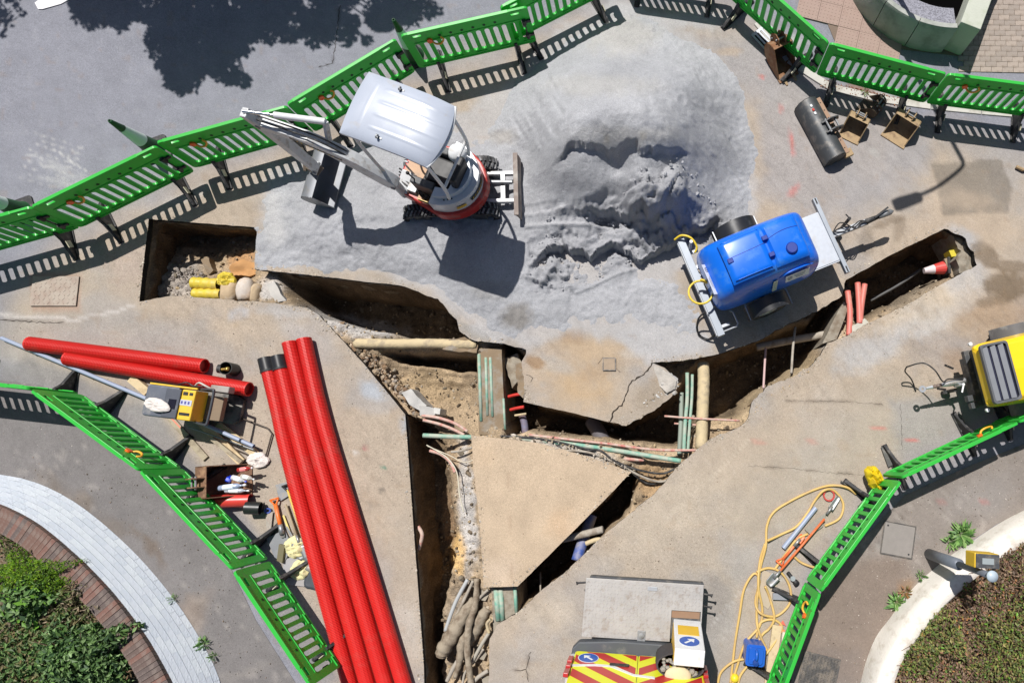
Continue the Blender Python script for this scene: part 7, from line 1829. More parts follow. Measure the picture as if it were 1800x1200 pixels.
# hand saw
o = P(470, 895, .03); T = empty('hand_saw', o, 0, 'hand saw with a blue handle lying left of the orange-handled shovel', 'saw')
q = MB(); q.plate([(P(u, v, .03).x - o.x, P(u, v, .03).y - o.y) for u, v in ((467, 905), (480, 898), (474, 955), (471, 958))], [], 0, .004); q.build('saw_blade', mat('saw_steel', (.45, .40, .36), .4, .5, dirt=(.4, .3, .25), dirt_amt=.3), T)
q = MB(); cx = P(471, 897, .03) - o; q.lathe([(.03, -.012), (.055, -.012), (.055, .014), (.03, .014), (.03, -.012)], 16, Matrix.Translation(cx) @ Matrix.Diagonal((1, .8, 1, 1))); q.build('saw_handle', mat('saw_blue', (.05, .09, .35), .4), T, auto=40)
slab('square_mouth_shovel', [(484, 852), (506, 846), (513, 868), (494, 880), (490, 872)], .01, .02, HS, 'square steel shovel blade near the black spade grip', 'shovel blade')
slab('dustpan', [(470, 945), (502, 930), (516, 960), (500, 990), (484, 978)], .03, .01, mat('pan_grey', lin((128, 130, 134)), .6, var=.2, dirt=(.3, .28, .25), dirt_amt=.3), 'grey metal pan under the hand saw tip', 'pan')
slab('brush_head', [(494, 955), (504, 957), (500, 988), (490, 984)], .06, .03, mat('brush_olive', lin((110, 104, 78)), .8, var=.2), 'dark brush head lying on the grey pan', 'brush')
slab('steel_plate', [(494, 1012), (538, 1018), (536, 1030), (500, 1026)], .02, .01, mat('dusty_plate', lin((160, 156, 154)), .6, .2, var=.1), 'narrow dusty steel plate below the rags', 'plate')
slab('dusty_cloth', [(500, 982), (545, 972), (568, 1000), (540, 1020), (505, 1012), (498, 998)], .02, .005, mat('dust_cloth', lin((158, 156, 158)), .9, var=.15), 'dusty grey sheet spread under the cream rags', 'cloth', bevel=.01)
stick('folding_rule', (498, 905), (509, 934), .03, .012, .03, mat('rule_yellow', (.70, .58, .20), .5), 'short yellow folding rule between the orange shovel and the ash-shafted spade', 'rule')
stick('trowel_handle', (504, 925), (518, 950), .03, .03, .03, HS, 'small steel bar beside the yellow rule', 'tool')
# ---- buckets by the upper right barriers
GREYB = mat('graphite_bucket', (.075, .08, .085), .5, .4, var=.2, scale=7, dirt=(.22, .2, .18), dirt_amt=.35, dscale=6)
place_bucket('digger_bucket', 1368, 108, 1394, 150, .38, .70, RUST, 'narrow rust-brown toothed bucket beside the drain grating', teeth=2)
place_bucket('digger_bucket', 1582, 228, 1560, 262, .46, .52, TANRUST, 'open tan bucket, the right one of two small ones by the barrier foot')
place_bucket('digger_bucket', 1500, 226, 1488, 250, .38, .46, TANRUST, 'open tan bucket leaning against the long grey one')
place_bucket('digger_bucket', 1532, 192, 1512, 178, .34, .40, mat('dark_brown_bucket', (.10, .075, .055), .6, .3, var=.2, dirt=(.3, .22, .15), dirt_amt=.3), 'dark brown bucket behind the two tan ones, half under the barrier shadow')
# the long grading bucket lies on its mouth with its curved back up
def grading():
    a, b = P(1418, 178, .2), P(1472, 278, .2); o = (a + b) / 2; o.z = 0; w = (b - a).length; ang = math.atan2(b.y - a.y, b.x - a.x)
    T = empty('grading_bucket', o, ang, 'long graphite-grey ditching bucket lying mouth down with two lugs on its back', 'excavator bucket')
    prof = [(-.20, .0), (-.21, .12), (-.17, .24), (-.08, .31), (.04, .32), (.14, .27), (.18, .20)]; inn = [(y * .93, z * .93) for y, z in prof]; n = len(prof); v, f = [], []
    for x in (-w / 2, w / 2): v += [(x, y, z) for y, z in prof] + [(x, y, z) for y, z in inn]
    for i in range(n - 1): f += [(i, i + 1, 2 * n + i + 1, 2 * n + i), (n + i, 3 * n + i, 3 * n + i + 1, n + i + 1), (i, n + i, n + i + 1, i + 1), (2 * n + i, 2 * n + i + 1, 3 * n + i + 1, 3 * n + i)]
    f += [(0, 2 * n, 3 * n, n), (n - 1, 2 * n - 1, 4 * n - 1, 3 * n - 1)]
    q = MB(); q.add([(x, y, z) for x, y, z in v], f); q.build('curved_back', GREYB, T, auto=50)
    for x in (-w / 2, w / 2 - .014): q = MB(); q.plate([(y, z) for y, z in prof] + [(.20, .05), (.05, .0)], [], 0, .014, Matrix(((0, 0, 1, x), (1, 0, 0, 0), (0, 1, 0, 0), (0, 0, 0, 1)))); q.build('end_plate', GREYB, T)
    q = MB(); q.bar((-w / 2 + .02, .215, .17), (w / 2 - .02, .215, .17), .09, .02); e = q.build('cutting_edge', mat('edge_tan', lin((158, 130, 108)), .7, .2, var=.15), T, bevel=.003)
    for k in range(7): q = MB(); q.lathe([(.0005, .012), (.012, .012), (.010, .018), (.0005, .018)], 8, Matrix.Translation((-w / 2 + .12 + k * (w - .24) / 6, .215, .168))); q.build('bolt', STICKB, e)
    for x in (-.06, .13):
        q = MB(); q.plate([(-.02, .28), (.20, .22), (.34, .24), (.30, .36), (.12, .42), (-.02, .36)], [], 0, .02, Matrix(((0, 0, 1, x), (1, 0, 0, 0), (0, 1, 0, 0), (0, 0, 0, 1)))); q.build('lug', GREYB, T)
    for y, z in ((.05, .37), (.24, .32)): q = MB(); q.tube([(-.08, y, z), (.17, y, z)], .018, 10); q.build('pin', STEEL, T)
    q = MB()
    for k, (dx, mt) in enumerate(((-.42, WHITEP), (-.34, mat('sticker_red', (.5, .05, .04), .4)), (-.27, WHITEP))): q = MB(); q.box((dx, -.03, .327), (.045, .04, .004), rot=Matrix.Rotation(math.radians(-6), 4, 'X')); q.build('sticker', mt, T)
    q = MB(); q.box((w / 2 - .02, .24, .14), (.14, .16, .06)); q.build('end_lug', TANRUST, T, bevel=.01)
grading()

# ---- lower right: hose, tools, jerrycan
HOSE = mat('sandy_yellow_hose', lin((206, 172, 104)), .5, var=.1, scale=5, dirt=lin((180, 150, 110)), dirt_amt=.3)
def hose(pts, label, r=.021, z=.022, material=HOSE):
    P3 = []; 
    for k, p in enumerate(pts): P3.append(P(p[0], p[1], z + (p[2] if len(p) > 2 else 0)))
    o = P3[0].copy(); o.z = 0; m = MB(); m.tube(smooth_path([p - o for p in P3], 7), r, 8); q = m.build('air_hose', material, None, smooth=True); q.location = o; return tag(q, label, 'hose')
hose([(1505, 868), (1488, 856, .03), (1460, 853), (1430, 861), (1390, 880), (1360, 900), (1348, 925), (1346, 960, .03), (1336, 1000), (1332, 1040, .04), (1330, 1080), (1334, 1110, .04), (1352, 1150)], 'yellow air hose making the outermost loop near the red ring')
hose([(1349, 950, .05), (1375, 938), (1400, 925, .02), (1420, 900), (1432, 880), (1448, 862, .04), (1466, 862), (1482, 884), (1476, 910), (1450, 924)], 'yellow air hose making the inner loop round the red ring')
hose([(1345, 955, .03), (1336, 985), (1333, 1030, .06), (1340, 1070), (1335, 1100), (1310, 1130, .02), (1296, 1170), (1288, 1200), (1280, 1260)], 'yellow air hose going straight down past the blue jerrycan')
hose([(1330, 1005, .03), (1350, 998), (1372, 1005), (1388, 1030), (1388, 1060), (1365, 1082), (1338, 1078, .04), (1328, 1058), (1335, 1020), (1325, 1008), (1308, 1035), (1300, 1080), (1292, 1130), (1288, 1165), (1284, 1200)], 'yellow air hose in a round coil left of the red chevron')
hose([(1262, 1200), (1268, 1180), (1290, 1162, .02), (1318, 1156), (1345, 1150, .04), (1372, 1110), (1372, 1096), (1356, 1088), (1336, 1095), (1330, 1120)], 'yellow air hose curling round the bottom of the blue jerrycan')
hose([(1396, 978), (1408, 988), (1425, 995, .02), (1445, 1000)], 'short yellow hose end passing under the barrier')
hose([(1345, 1030, .05), (1353, 1050), (1361, 1085, .03), (1352, 1104), (1338, 1118), (1322, 1158), (1300, 1190), (1296, 1230)], 'yellow air hose crossing the timber boards')
hose([(1420, 938), (1400, 948, .02), (1380, 975), (1362, 1000)], 'yellow hose piece running beside the orange-shafted shovel')
T = pipe_thing('short_grey_pipe', [P(1377, 963, .04), P(1434, 892, .04)], .040, .034, GREYPIPE, 'short blue-grey pipe lying beside the hose loops', 'pipe')
o = P(1457, 870, .02); m = MB(); m.lathe([(.075, -.012), (.098, -.012), (.098, .016), (.075, .016), (.075, -.012)], 24); q = m.build('red_ring', mat('ring_red', (.50, .06, .05), .4), None, auto=40); q.location = o; tag(q, 'red plastic pipe ring lying inside the hose loop', 'ring')
ORS = mat('orange_shaft', (.72, .16, .05), .45, var=.1, dirt=(.6, .35, .25), dirt_amt=.3)
spade((1455, 905), (1350, 1028), 'long shovel with an orange shaft lying across the hoses', ORS, bl=.20, bw=.16, z=.09, sr=.02)
spade((1370, 990), (1412, 940), 'orange forked hand shovel under the long one', ORS, bl=.14, bw=.12, z=.05, sr=.024, grip=ORS, blade=ORS)
spade((1452, 905), (1475, 872), 'narrow dark trenching blade at the top end of the long orange shovel', HS, bl=.26, bw=.10, z=.06)
slab('perforated_plate', [(1414, 930), (1430, 915), (1452, 900), (1446, 925), (1425, 940)], .02, .02, mat('wire_plate', lin((150, 146, 136)), .6, .3, var=.3, scale=40), 'bent perforated metal plate beside the short grey pipe', 'plate')
T = empty('jerrycan', P(1322, 1140, 0), math.radians(-6), 'blue plastic jerrycan standing beside the timber boards at the bottom', 'jerrycan')
BJ = mat('blue_jerrycan', (.012, .10, .48), .35, var=.08, coat=.2)
m = MB(); m.plate(rrect(-.15, -.16, .15, .16, .05), [], 0, .34); m.build('can_body', BJ, T, bevel=.025, seg=3)
m = MB(); m.plate(rrect(-.11, -.12, .11, .12, .04), [], .34, .375); m.build('top_shoulder', BJ, T, bevel=.015, seg=3)
m = MB(); m.tube(smooth_path([(0, .09, .37), (0, .07, .43), (0, -.02, .44), (0, -.05, .37)], 5), .022, 10); m.build('handle', BJ, T, smooth=True)
m = MB(); m.lathe([(.0005, .37), (.045, .37), (.045, .42), (.0005, .425)], 16, Matrix.Translation((0, -.09, 0))); m.build('screw_cap', mat('cap_dark_blue', (.01, .05, .25), .4), T)
stick('timber_board', (1366, 1098), (1345, 1250), .15, .05, .03, WOOD, 'long pale timber board running off the bottom beside the jerrycan', 'timber')
stick('timber_board', (1379, 1110), (1366, 1240), .07, .06, .05, mat('bleached_timber', lin((214, 204, 184)), .75, var=.1, bump=.3), 'narrow bleached board against the bottom barrier', 'timber')
stick('grey_block', (1358, 1047), (1386, 1048), .10, .07, .03, mat('grey_block_concrete', lin((140, 142, 150)), .8, var=.1, bump=.3), 'grey concrete block inside the round hose coil', 'block')
slab('cardboard_sheet', [(1340, 1000), (1368, 1012), (1362, 1050), (1350, 1070), (1330, 1055), (1338, 1020)], .012, .005, mat('dusty_sheet', lin((176, 162, 142)), .9, var=.12), 'dusty tan sheet under the shovel blade', 'sheet')
slab('red_chevron', [(1368, 1100), (1376, 1089), (1382, 1100), (1376, 1097)], .01, .02, mat('salmon_red', (.65, .15, .10), .5), 'small red plastic chevron by the barrier', 'marker')
slab('orange_offcut', [(1368, 1104), (1380, 1106), (1378, 1112), (1370, 1110)], .02, .01, mat('salmon_orange', (.65, .22, .10), .5), 'small orange offcut below the red chevron', 'offcut')
T = empty('torch', P(1392, 1015, 0), -.9, 'small black hand torch lying by the barrier joint', 'torch'); m = MB(); m.tube([(-.12, 0, .04), (.04, 0, .04), (.06, 0, .04), (.12, 0, .04)], [.03, .03, .045, .05], 12); m.build('torch_body', BLACK, T, smooth=True); m = MB(); m.lathe([(.0005, 0), (.042, 0)], 12, Matrix.Translation((.0, 0, .072))); m.build('switch', GALV, T)
T = empty('plastic_fitting', P(1291, 1190, 0), 0, 'small yellow plastic cap on the hose at the bottom edge', 'fitting'); m = MB(); m.lathe([(.0005, .09), (.05, .085), (.07, .03), (.07, 0)], 14); m.build('cap_shell', mat('cap_yellow', (.8, .62, .03), .4), T, smooth=True)
crumple('yellow_bag', P(1538, 843, .25), .13, .25, .30, mat('yellow_film', (.80, .60, .02), .35, var=.15, scale=10, trans=.2), 'bright yellow plastic bag bunched against the barrier joint beside the hose', 'bag', 62, n=30, rz=.5)
# blue bits and dark tools just behind that barrier
T = empty('clamp_tool', P(1516, 884, 0), .8, 'black and silver clamp lying behind the barrier by the yellow bag', 'tool'); m = MB(); m.bar((-.1, 0, .03), (.1, 0, .03), .05, .04); m.sphere((.08, 0, .05), .05, 10, 6); m.build('clamp_body', BLACK, T); m = MB(); m.sphere((.02, .02, .07), .03, 8, 6); m.build('silver_knob', GALV, T)
stick('crowbar', (1478, 846), (1514, 866), .03, .03, .03, BLACK, 'black pointed bar by the hose end near the barrier', 'bar')
# surplus black corner feet near the compressor: pointed barrier feet lying loose
for (u, v, u2, v2, lab) in ((1684, 722, 1694, 758, 'loose pointed dark foot plate leaning below the compressor drawbar'), (1550, 788, 1566, 818, 'loose pointed dark foot plate beside the barrier joint and yellow bag')):
    a, b = P(u, v, .02), P(u2, v2, .02); o = b.copy(); T = empty('foot_plate', o, math.atan2(a.y - b.y, a.x - b.x), lab, 'foot plate', 'loose pointed foot plates'); m = MB(); m.plate([(0, -.06), (.34, -.01), (.34, .01), (0, .06)], [], 0, .03); m.build('rubber_plate', mat('grey_rubber', (.10, .10, .095), .7, dirt=(.3, .27, .24), dirt_amt=.4), T, bevel=.004)
T = empty('bent_fitting', P(1797, 300, .0), .4, 'small brown bent fitting cut by the right edge near the barrier', 'fitting'); m = MB(); m.tube([(-.1, .1, .04), (-.02, 0, .05), (.06, -.03, .05)], .03, 8); m.build('elbow', TANRUST, T)
# ================================================================ SERVICES IN THE TRENCH
PGREEN = mat('dusty_green_pipe', lin((112, 166, 146)), .65, var=.15, scale=6, dirt=lin((170, 178, 162)), dirt_amt=.7, dscale=7)
PDUST = mat('dusty_pipe', lin((168, 160, 148)), .8, var=.15, scale=7, dirt=lin((126, 112, 96)), dirt_amt=.4, dscale=6, bump=.4)
PTAN = mat('sand_caked_pipe', lin((198, 180, 144)), .85, var=.15, scale=8, dirt=lin((160, 146, 124)), dirt_amt=.4, dscale=7, bump=.7, bscale=40)
PRED = mat('dusty_red_cable', lin((190, 110, 100)), .7, var=.2, scale=8, dirt=lin((196, 172, 158)), dirt_amt=.8, dscale=12)
PBLUE = mat('blue_water_pipe', lin((62, 88, 160)), .6, var=.15, dirt=lin((150, 146, 150)), dirt_amt=.7)
CONC = mat('trench_concrete', lin((150, 142, 128)), .9, var=.2, scale=6, dirt=lin((110, 94, 76)), dirt_amt=.45, dscale=4, bump=.7, bscale=30)
CONCB = mat('brown_trench_concrete', lin((132, 114, 92)), .9, var=.2, scale=6, dirt=lin((150, 146, 138)), dirt_amt=.4, dscale=4, bump=.7, bscale=30)
def run(name, pts, r, material, label, cat='pipe', group=None, n=12, wob=0, sm=True):
    P3 = [P(*p) for p in pts]; o = P3[0].copy(); m = MB(); path = smooth_path([p - o for p in P3], 8)
    rs = [rr * 1.0 for rr in ([r] * len(path))]
    if wob: 
        for k in range(len(path)): path[k] = path[k] + Vector((0, 0, (math.sin(k * 1.7) * .5 + math.sin(k * .6)) * wob)); rs[k] = r * (1 + math.sin(k * 2.3) * wob * 4)
    m.tube(path, rs, n); q = m.build(name, material, None, smooth=sm); q.location = o; return tag(q, label, cat, group)
def lump(name, pts, z0, z1, material, label, cat, seed=1, parent=None, step=.06, amp=.03):
    """rough block with an uneven top: plan outline, bottom and top level"""
    P3 = [P(u, v, z1) for u, v in pts]; loop = [(p.x, p.y) for p in P3]; L = []
    for i in range(len(loop)):
        a, b = loop[i], loop[(i + 1) % len(loop)]; k = max(1, int(math.hypot(b[0] - a[0], b[1] - a[1]) / step)); L += [(a[0] + (b[0] - a[0]) * j / k, a[1] + (b[1] - a[1]) * j / k) for j in range(k)]
    La = np.array(L); w = (fbm(La[:, 0] * 6, La[:, 1] * 6, seed, 4) - .5); L = [(x + w[i] * amp * 1.2, y + w[(i + 7) % len(L)] * amp * 1.2) for i, (x, y) in enumerate(L)]
    xs, ys = La[:, 0], La[:, 1]; gx, gy = np.meshgrid(np.arange(xs.min(), xs.max(), step), np.arange(ys.min(), ys.max(), step)); gx, gy = gx.ravel(), gy.ravel(); ok = sdist(loop, gx, gy) > step * .6
    vs, _, fs, *_r = delaunay_2d_cdt([Vector(p) for p in L] + [Vector(p) for p in zip(gx[ok].tolist(), gy[ok].tolist())], [(i, (i + 1) % len(L)) for i in range(len(L))], [], 1, 1e-5)
    co = np.array([(q[0], q[1]) for q in vs]); tri = [tuple(f) for f in fs]; z = z1 + (fbm(co[:, 0] * 6, co[:, 1] * 6, seed + 3, 5) - .5) * amp * 2
    o = Vector((co[:, 0].mean(), co[:, 1].mean(), z0)); nL = len(L)
    v = [(x - o.x, y - o.y, zz - z0) for (x, y), zz in zip(co, z)]; b = len(v)
    for i in range(nL): v.append((v[i][0] * 1.04, v[i][1] * 1.04, 0))
    f = tri + [(i, (i + 1) % nL, b + (i + 1) % nL, b + i) for i in range(nL)]
    m = MB(); m.add(v, f); q = m.build(name, material, parent, auto=45)
    if parent is None: q.location = o; tag(q, label, cat)
    else: q.location = o - parent.location
    return q
# concrete crossing block with green ducts set in its top
def duct_block(name, pts, z0, z1, greens, label, material, mats=PGREEN):
    c = P(*pts[0], 0); T = empty(name, (c.x, c.y, z0), 0, label, 'duct block'); lump('concrete_block', pts, z0, z1, material, '', '', 7, T, .06, .018)
    for g in greens:
        m = MB(); A = [P(u, v, z1 + .0) - T.location for u, v in g[:-1]]; m.tube(A, g[-1], 10); m.build('green_duct', mats, T, smooth=True)
duct_block('duct_crossing', [(838, 612), (882, 612), (888, 764), (842, 764)], -1.0, -.16, [((842, 622), (846, 740), .028), ((854, 628), (857, 730), .024), ((862, 628), (866, 732), .024), ((885, 700), (888, 755), .02)], 'brown concrete block with green ducts on top bridging the trench left of the sandy tongue', CONCB)
duct_block('duct_crossing', [(864, 1030), (908, 1028), (911, 1080), (888, 1104), (868, 1112)], -1.0, -.20, [((872, 1034), (876, 1090), .045), ((880, 1034), (884, 1090), .04), ((905, 1030), (908, 1076), .03)], 'pale concrete block with broad green ducts below the triangular island', CONC)
duct_block('duct_crossing', [(1466, 560), (1484, 530), (1490, 545), (1470, 596), (1446, 604)], -1.0, -.14, [], 'slanting grey concrete crossing beside the red pipes in the right trench', CONC)
# encased pipe along the small shelf
run('encased_pipe', [(626, 604, -.14), (700, 604, -.13), (770, 604, -.14), (838, 606, -.16)], .085, PTAN, 'sand-caked pipe running along the ledge under the dark pit', wob=.012)
lump('soil_clod', [(790, 596), (832, 590), (842, 604), (838, 620), (800, 618), (776, 612)], -.5, -.10, CONCB, 'brown soil clod clinging to the right end of the encased pipe', 'soil clod', 17, amp=.05)
# green pipes
run('green_pipe', [(744, 765, -.14), (790, 767, -.13), (830, 768, -.12)], .038, PGREEN, 'short green pipe crossing the left trench into the island')
run('green_pipe', [(905, 769, -.10), (985, 778, -.11), (1060, 788, -.12), (1130, 799, -.12), (1197, 810, -.10)], .040, PGREEN, 'long green pipe lying along the upper edge of the triangular island')
run('red_cable', [(930, 764, -.08), (1000, 772, -.06), (1070, 780, -.07), (1150, 790, -.09), (1224, 791, -.09)], .022, PRED, 'pink dusty cable just above the long green pipe', 'cable')
run('red_cable', [(1060, 798, -.22), (1100, 806, -.2), (1132, 808, -.22)], .03, PRED, 'short red cable end below the long green pipe', 'cable')
run('dusty_cable', [(880, 766, -.06), (950, 771, -.05), (1020, 786, -.08), (1060, 800, -.1), (1110, 822, -.14), (1160, 832, -.2), (1186, 824, -.2)], .018, BLACK, 'black cable looping along the island edge', 'cable')
run('dusty_cable', [(980, 792, -.05), (1030, 794, -.03), (1080, 812, -.1), (1130, 838, -.2), (1165, 846, -.26), (1190, 830, -.2)], .02, PDUST, 'dusty cable looping outside the black one', 'cable')
run('dusty_cable', [(975, 780, -.1), (1010, 796, -.06), (1050, 790, -.06), (1075, 806, -.06), (1105, 826, -.16), (1140, 850, -.3), (1180, 842, -.28)], .016, BLACK, 'thin black cable sagging beyond the island tip', 'cable')
# pink cables, upper left of the island
for k, (pts, lab) in enumerate((([(742, 730, -.12), (770, 734, -.10), (800, 744, -.11), (822, 758, -.12)], 'upper pink cable arching to the island'), ([(744, 738, -.12), (772, 745, -.12), (796, 754, -.13), (816, 764, -.14)], 'lower pink cable arching to the island'))): run('pink_cable', pts, .026, PRED, lab, 'cable')
run('pink_cable', [(756, 792, -.25), (775, 798, -.2), (792, 812, -.18), (800, 830, -.16)], .028, PRED, 'bent red cable in the left trench beside the thin pale wire', 'cable')
run('pale_wire', [(750, 782, -.2), (768, 792, -.15), (788, 806, -.10), (803, 830, -.08), (808, 870, -.06), (815, 900, -.05)], .009, mat('pale_wire', lin((206, 200, 180)), .6), 'thin pale wire curving down beside the island', 'wire')
run('pale_wire', [(752, 784, -.2), (790, 800, -.12), (815, 812, -.08), (832, 808, -.05)], .008, mat('pale_wire_b', lin((200, 190, 170)), .6), 'thin pale wire running across to the island', 'wire')
run('root', [(793, 794, -.12), (812, 792, -.10), (830, 786, -.08)], .02, PDUST, 'stubby dusty root left of the island corner', 'root')
run('red_tape', [(735, 925, -.16), (742, 940, -.14), (736, 965, -.2)], .03, PRED, 'scrap of red tape on the left trench wall', 'tape')
# stubs right of the crossing block
for u, v, lab in ((893, 697, 'upper short red duct stub beside the sandy tongue'), (897, 720, 'lower short red duct stub beside the sandy tongue')): run('red_stub', [(u, v, -.35), (u + 12, v - 3, -.30), (u + 24, v - 5, -.26)], .028, mat('stub_red', lin((196, 56, 48)), .5, dirt=lin((150, 110, 90)), dirt_amt=.2), lab, 'duct stub')
run('vertical_pipe', [(917, 728, -.5), (922, 745, -.45), (924, 768, -.4)], .06, mat('brown_blue_pipe', lin((110, 90, 92)), .7, var=.2, dirt=lin((110, 120, 150)), dirt_amt=.4), 'brown and blue mottled pipe stub under the sandy tongue')
run('wall_cable', [(905, 730, -.35), (925, 727, -.3)], .02, PTAN, 'small pale cable stub above the mottled pipe', 'cable')
run('grey_pipe', [(1040, 740, -.75), (1050, 755, -.65), (1062, 778, -.5)], .13, mat('dark_grey_pipe', lin((96, 92, 96)), .6, var=.2), 'thick dark grey pipe disappearing under the sandy tongue')
lump('rock', [(884, 628), (910, 622), (922, 640), (914, 662), (902, 680), (894, 660)], -.9, -.35, CONC, 'grey rubble lump jutting out right of the crossing block', 'rock', 27, amp=.08)
# right side crossing pipes
run('green_pipe', [(1208, 655, -.25), (1208, 700, -.22), (1204, 750, -.2), (1202, 796, -.2)], .034, PGREEN, 'green pipe crossing the trench, left one of the upright pair')
run('green_pipe', [(1217, 658, -.22), (1216, 700, -.2), (1212, 750, -.18), (1209, 796, -.18)], .026, PGREEN, 'green pipe crossing the trench, right one of the upright pair')
run('grey_duct', [(1198, 690, -.3), (1197, 740, -.28), (1194, 800, -.28)], .04, mat('grey_green_duct', lin((140, 150, 138)), .6, var=.15), 'grey-green duct left of the upright green pair', 'duct')
run('caked_pipe', [(1236, 640, -.32), (1237, 670, -.28), (1235, 720, -.26), (1233, 788, -.24)], .105, PTAN, 'thick sand-caked pipe crossing the trench below the bowser', wob=.006)
run('pink_rod', [(1168, 731, -.2), (1220, 735, -.16), (1300, 739, -.12)], .018, PRED, 'thin pink rod crossing over the sand-caked pipe', 'cable')
run('pink_rod', [(1185, 744, -.3), (1245, 748, -.28)], .016, PRED, 'thin pink rod below the longer one', 'cable')
run('thin_rod', [(1346, 612, -.5), (1344, 645, -.35), (1342, 682, -.08)], .020, mat('pink_white_rod', lin((200, 170, 168)), .7, var=.2), 'thin pinkish rod standing across the dark trench, left one', 'rod')
run('thin_rod', [(1398, 575, -.4), (1394, 610, -.3), (1391, 656, -.08)], .022, PDUST, 'thin dusty rod across the dark trench, right one', 'rod')
run('crossing_pipe', [(1330, 610, -.62), (1390, 598, -.6), (1450, 588, -.58)], .07, PDUST, 'half hidden dusty pipe low in the dark trench below the bowser')
for du, lab in ((0, 'left salmon pipe of the pair crossing the right trench'), (16, 'right salmon pipe of the pair crossing the right trench')):
    run('salmon_pipe', [(1490 + du * 1.1, 512 - du * .9, -.2), (1494 + du, 550 - du, -.14), (1492 + du * 1.2, 590 - du * 1.3, -.08)], .052, mat('salmon_pipe_%d' % du, lin((206, 116, 104)), .5, var=.12, dirt=lin((190, 170, 150)), dirt_amt=.25), lab)
run('salmon_pipe', [(1520, 500, -.2), (1514, 540, -.14), (1512, 566, -.08)], .05, mat('salmon_pipe_b', lin((204, 120, 108)), .5, var=.12, dirt=lin((190, 170, 150)), dirt_amt=.25), 'third salmon pipe nearest the deep end of the right trench')
lump('mortar_bed', [(1494, 575), (1520, 560), (1528, 568), (1500, 588)], -.3, -.05, mat('pale_mortar', lin((190, 186, 172)), .9, var=.15, bump=.5), 'pale mortar dab at the foot of the salmon pipes', 'mortar', 37, amp=.03)
# red and white cone lying in the deep end
T = empty('lying_cone', P(1655, 472, -.75), 0, 'red and white cone lying in the dark right end of the trench', 'traffic cone'); o = T.location; a, b = P(1624, 476, -.5) - o, P(1662, 470, -.5) - o
m = MB(); m.tube([a, a.lerp(b, .45)], [.05, .085], 16); m.build('white_sleeve', mat('lying_cone_white', (.7, .6, .6), .5), T); m = MB(); m.tube([a.lerp(b, .45), b], [.086, .13], 16); m.build('red_body', mat('lying_cone_red', (.6, .06, .05), .5), T); m = MB(); m.box(b, (.05, .3, .3)); m.build('base', BLACK, T)
stick('timber_prop', (1661, 455), (1674, 488), .06, .06, -.4, mat('wet_board', lin((150, 132, 110)), .8, var=.2), 'short board wedged beside the lying cone', 'timber')
run('thin_pipe', [(1530, 528, -.9), (1580, 500, -.85), (1618, 474, -.8)], .03, mat('dark_thin_pipe', lin((90, 90, 90)), .6), 'thin grey pipe on the floor of the right trench')
lump('rubble_block', [(1672, 410), (1700, 420), (1716, 452), (1712, 470), (1690, 478), (1680, 455), (1690, 440)], -.9, -.14, CONC, 'broken concrete lump at the far right end of the trench', 'rubble', 47, amp=.10, step=.045)
lump('yellow_scrap', [(1668, 440), (1680, 438), (1682, 450), (1672, 452)], -.5, -.3, mat('yellow_scrap', (.6, .5, .05), .5), 'yellow scrap on the broken concrete lump', 'scrap', 48, amp=.02)
# island side: pale pipe stubs and blue pipe
run('blue_pipe', [(1040, 905, -.5), (1028, 940, -.42), (1014, 985, -.3)], .095, PBLUE, 'blue water pipe below the right edge of the triangular island')
run('pale_stub', [(985, 948, -.3), (1020, 940, -.22), (1060, 930, -.12)], .06, PDUST, 'dusty pipe crossing from the island above the blue pipe')
run('pale_stub', [(1030, 955, -.2), (1050, 948, -.16), (1066, 950, -.12)], .04, PTAN, 'pale short stub just above the blue pipe')
run('thin_rod', [(950, 1005, -.7), (950, 1050, -.3)], .014, PDUST, 'thin rod near the lower tip of the triangular island', 'rod')
# tangle of pipes and cables below the island on the left
G = 'services crossing the left trench at the bottom'
run('grey_conduit', [(822, 1018, -.22), (800, 1060, -.25), (783, 1108, -.3)], .032, mat('grey_conduit', lin((176, 178, 178)), .55, var=.1), 'straight pale grey conduit leading down left from the island', 'conduit')
run('grey_conduit', [(832, 1020, -.24), (815, 1055, -.28), (800, 1085, -.33)], .026, PDUST, 'dusty conduit next to the straight pale grey one', 'conduit')
def fat(pts, label, name='caked_duct', material=PDUST, amp=.0):
    P3 = [P(*p[:3]) for p in pts]; o = P3[0].copy(); rs = [p[3] for p in pts]; path = smooth_path([p - o for p in P3], 6); rr = [float(np.interp(k / (len(path) - 1) * (len(rs) - 1), range(len(rs)), rs)) * (1 + .12 * math.sin(k * 1.9)) for k in range(len(path))]
    m = MB(); m.tube(path, rr, 12); q = m.build(name, material, None, smooth=True); q.location = o; return tag(q, label, 'duct')
MUDP = mat('mud_caked_duct', lin((156, 144, 126)), .9, var=.2, scale=5, dirt=lin((106, 90, 74)), dirt_amt=.5, dscale=6, bump=.8, bscale=30)
fat([(834, 1052, -.28, .06), (815, 1080, -.28, .10), (798, 1110, -.30, .13), (780, 1140, -.34, .12), (776, 1152, -.36, .08)], 'thick mud-caked duct end, upper left of the tangle', material=MUDP)
fat([(858, 1068, -.30, .07), (846, 1085, -.30, .10), (834, 1110, -.34, .10), (826, 1130, -.4, .06)], 'thick mud-caked duct end, right of the tangle', material=MUDP)
fat([(838, 1016, -.2, .04), (836, 1060, -.2, .05), (824, 1100, -.18, .06), (822, 1150, -.2, .05), (828, 1200, -.25, .05), (830, 1260, -.3, .05)], 'long mud-caked root-like cable down the middle of the tangle', 'caked_cable', MUDP)
fat([(822, 1110, -.22, .04), (812, 1130, -.26, .07), (808, 1160, -.3, .06), (800, 1190, -.35, .03)], 'mud lump hanging left of the middle cable', 'caked_cable', MUDP)
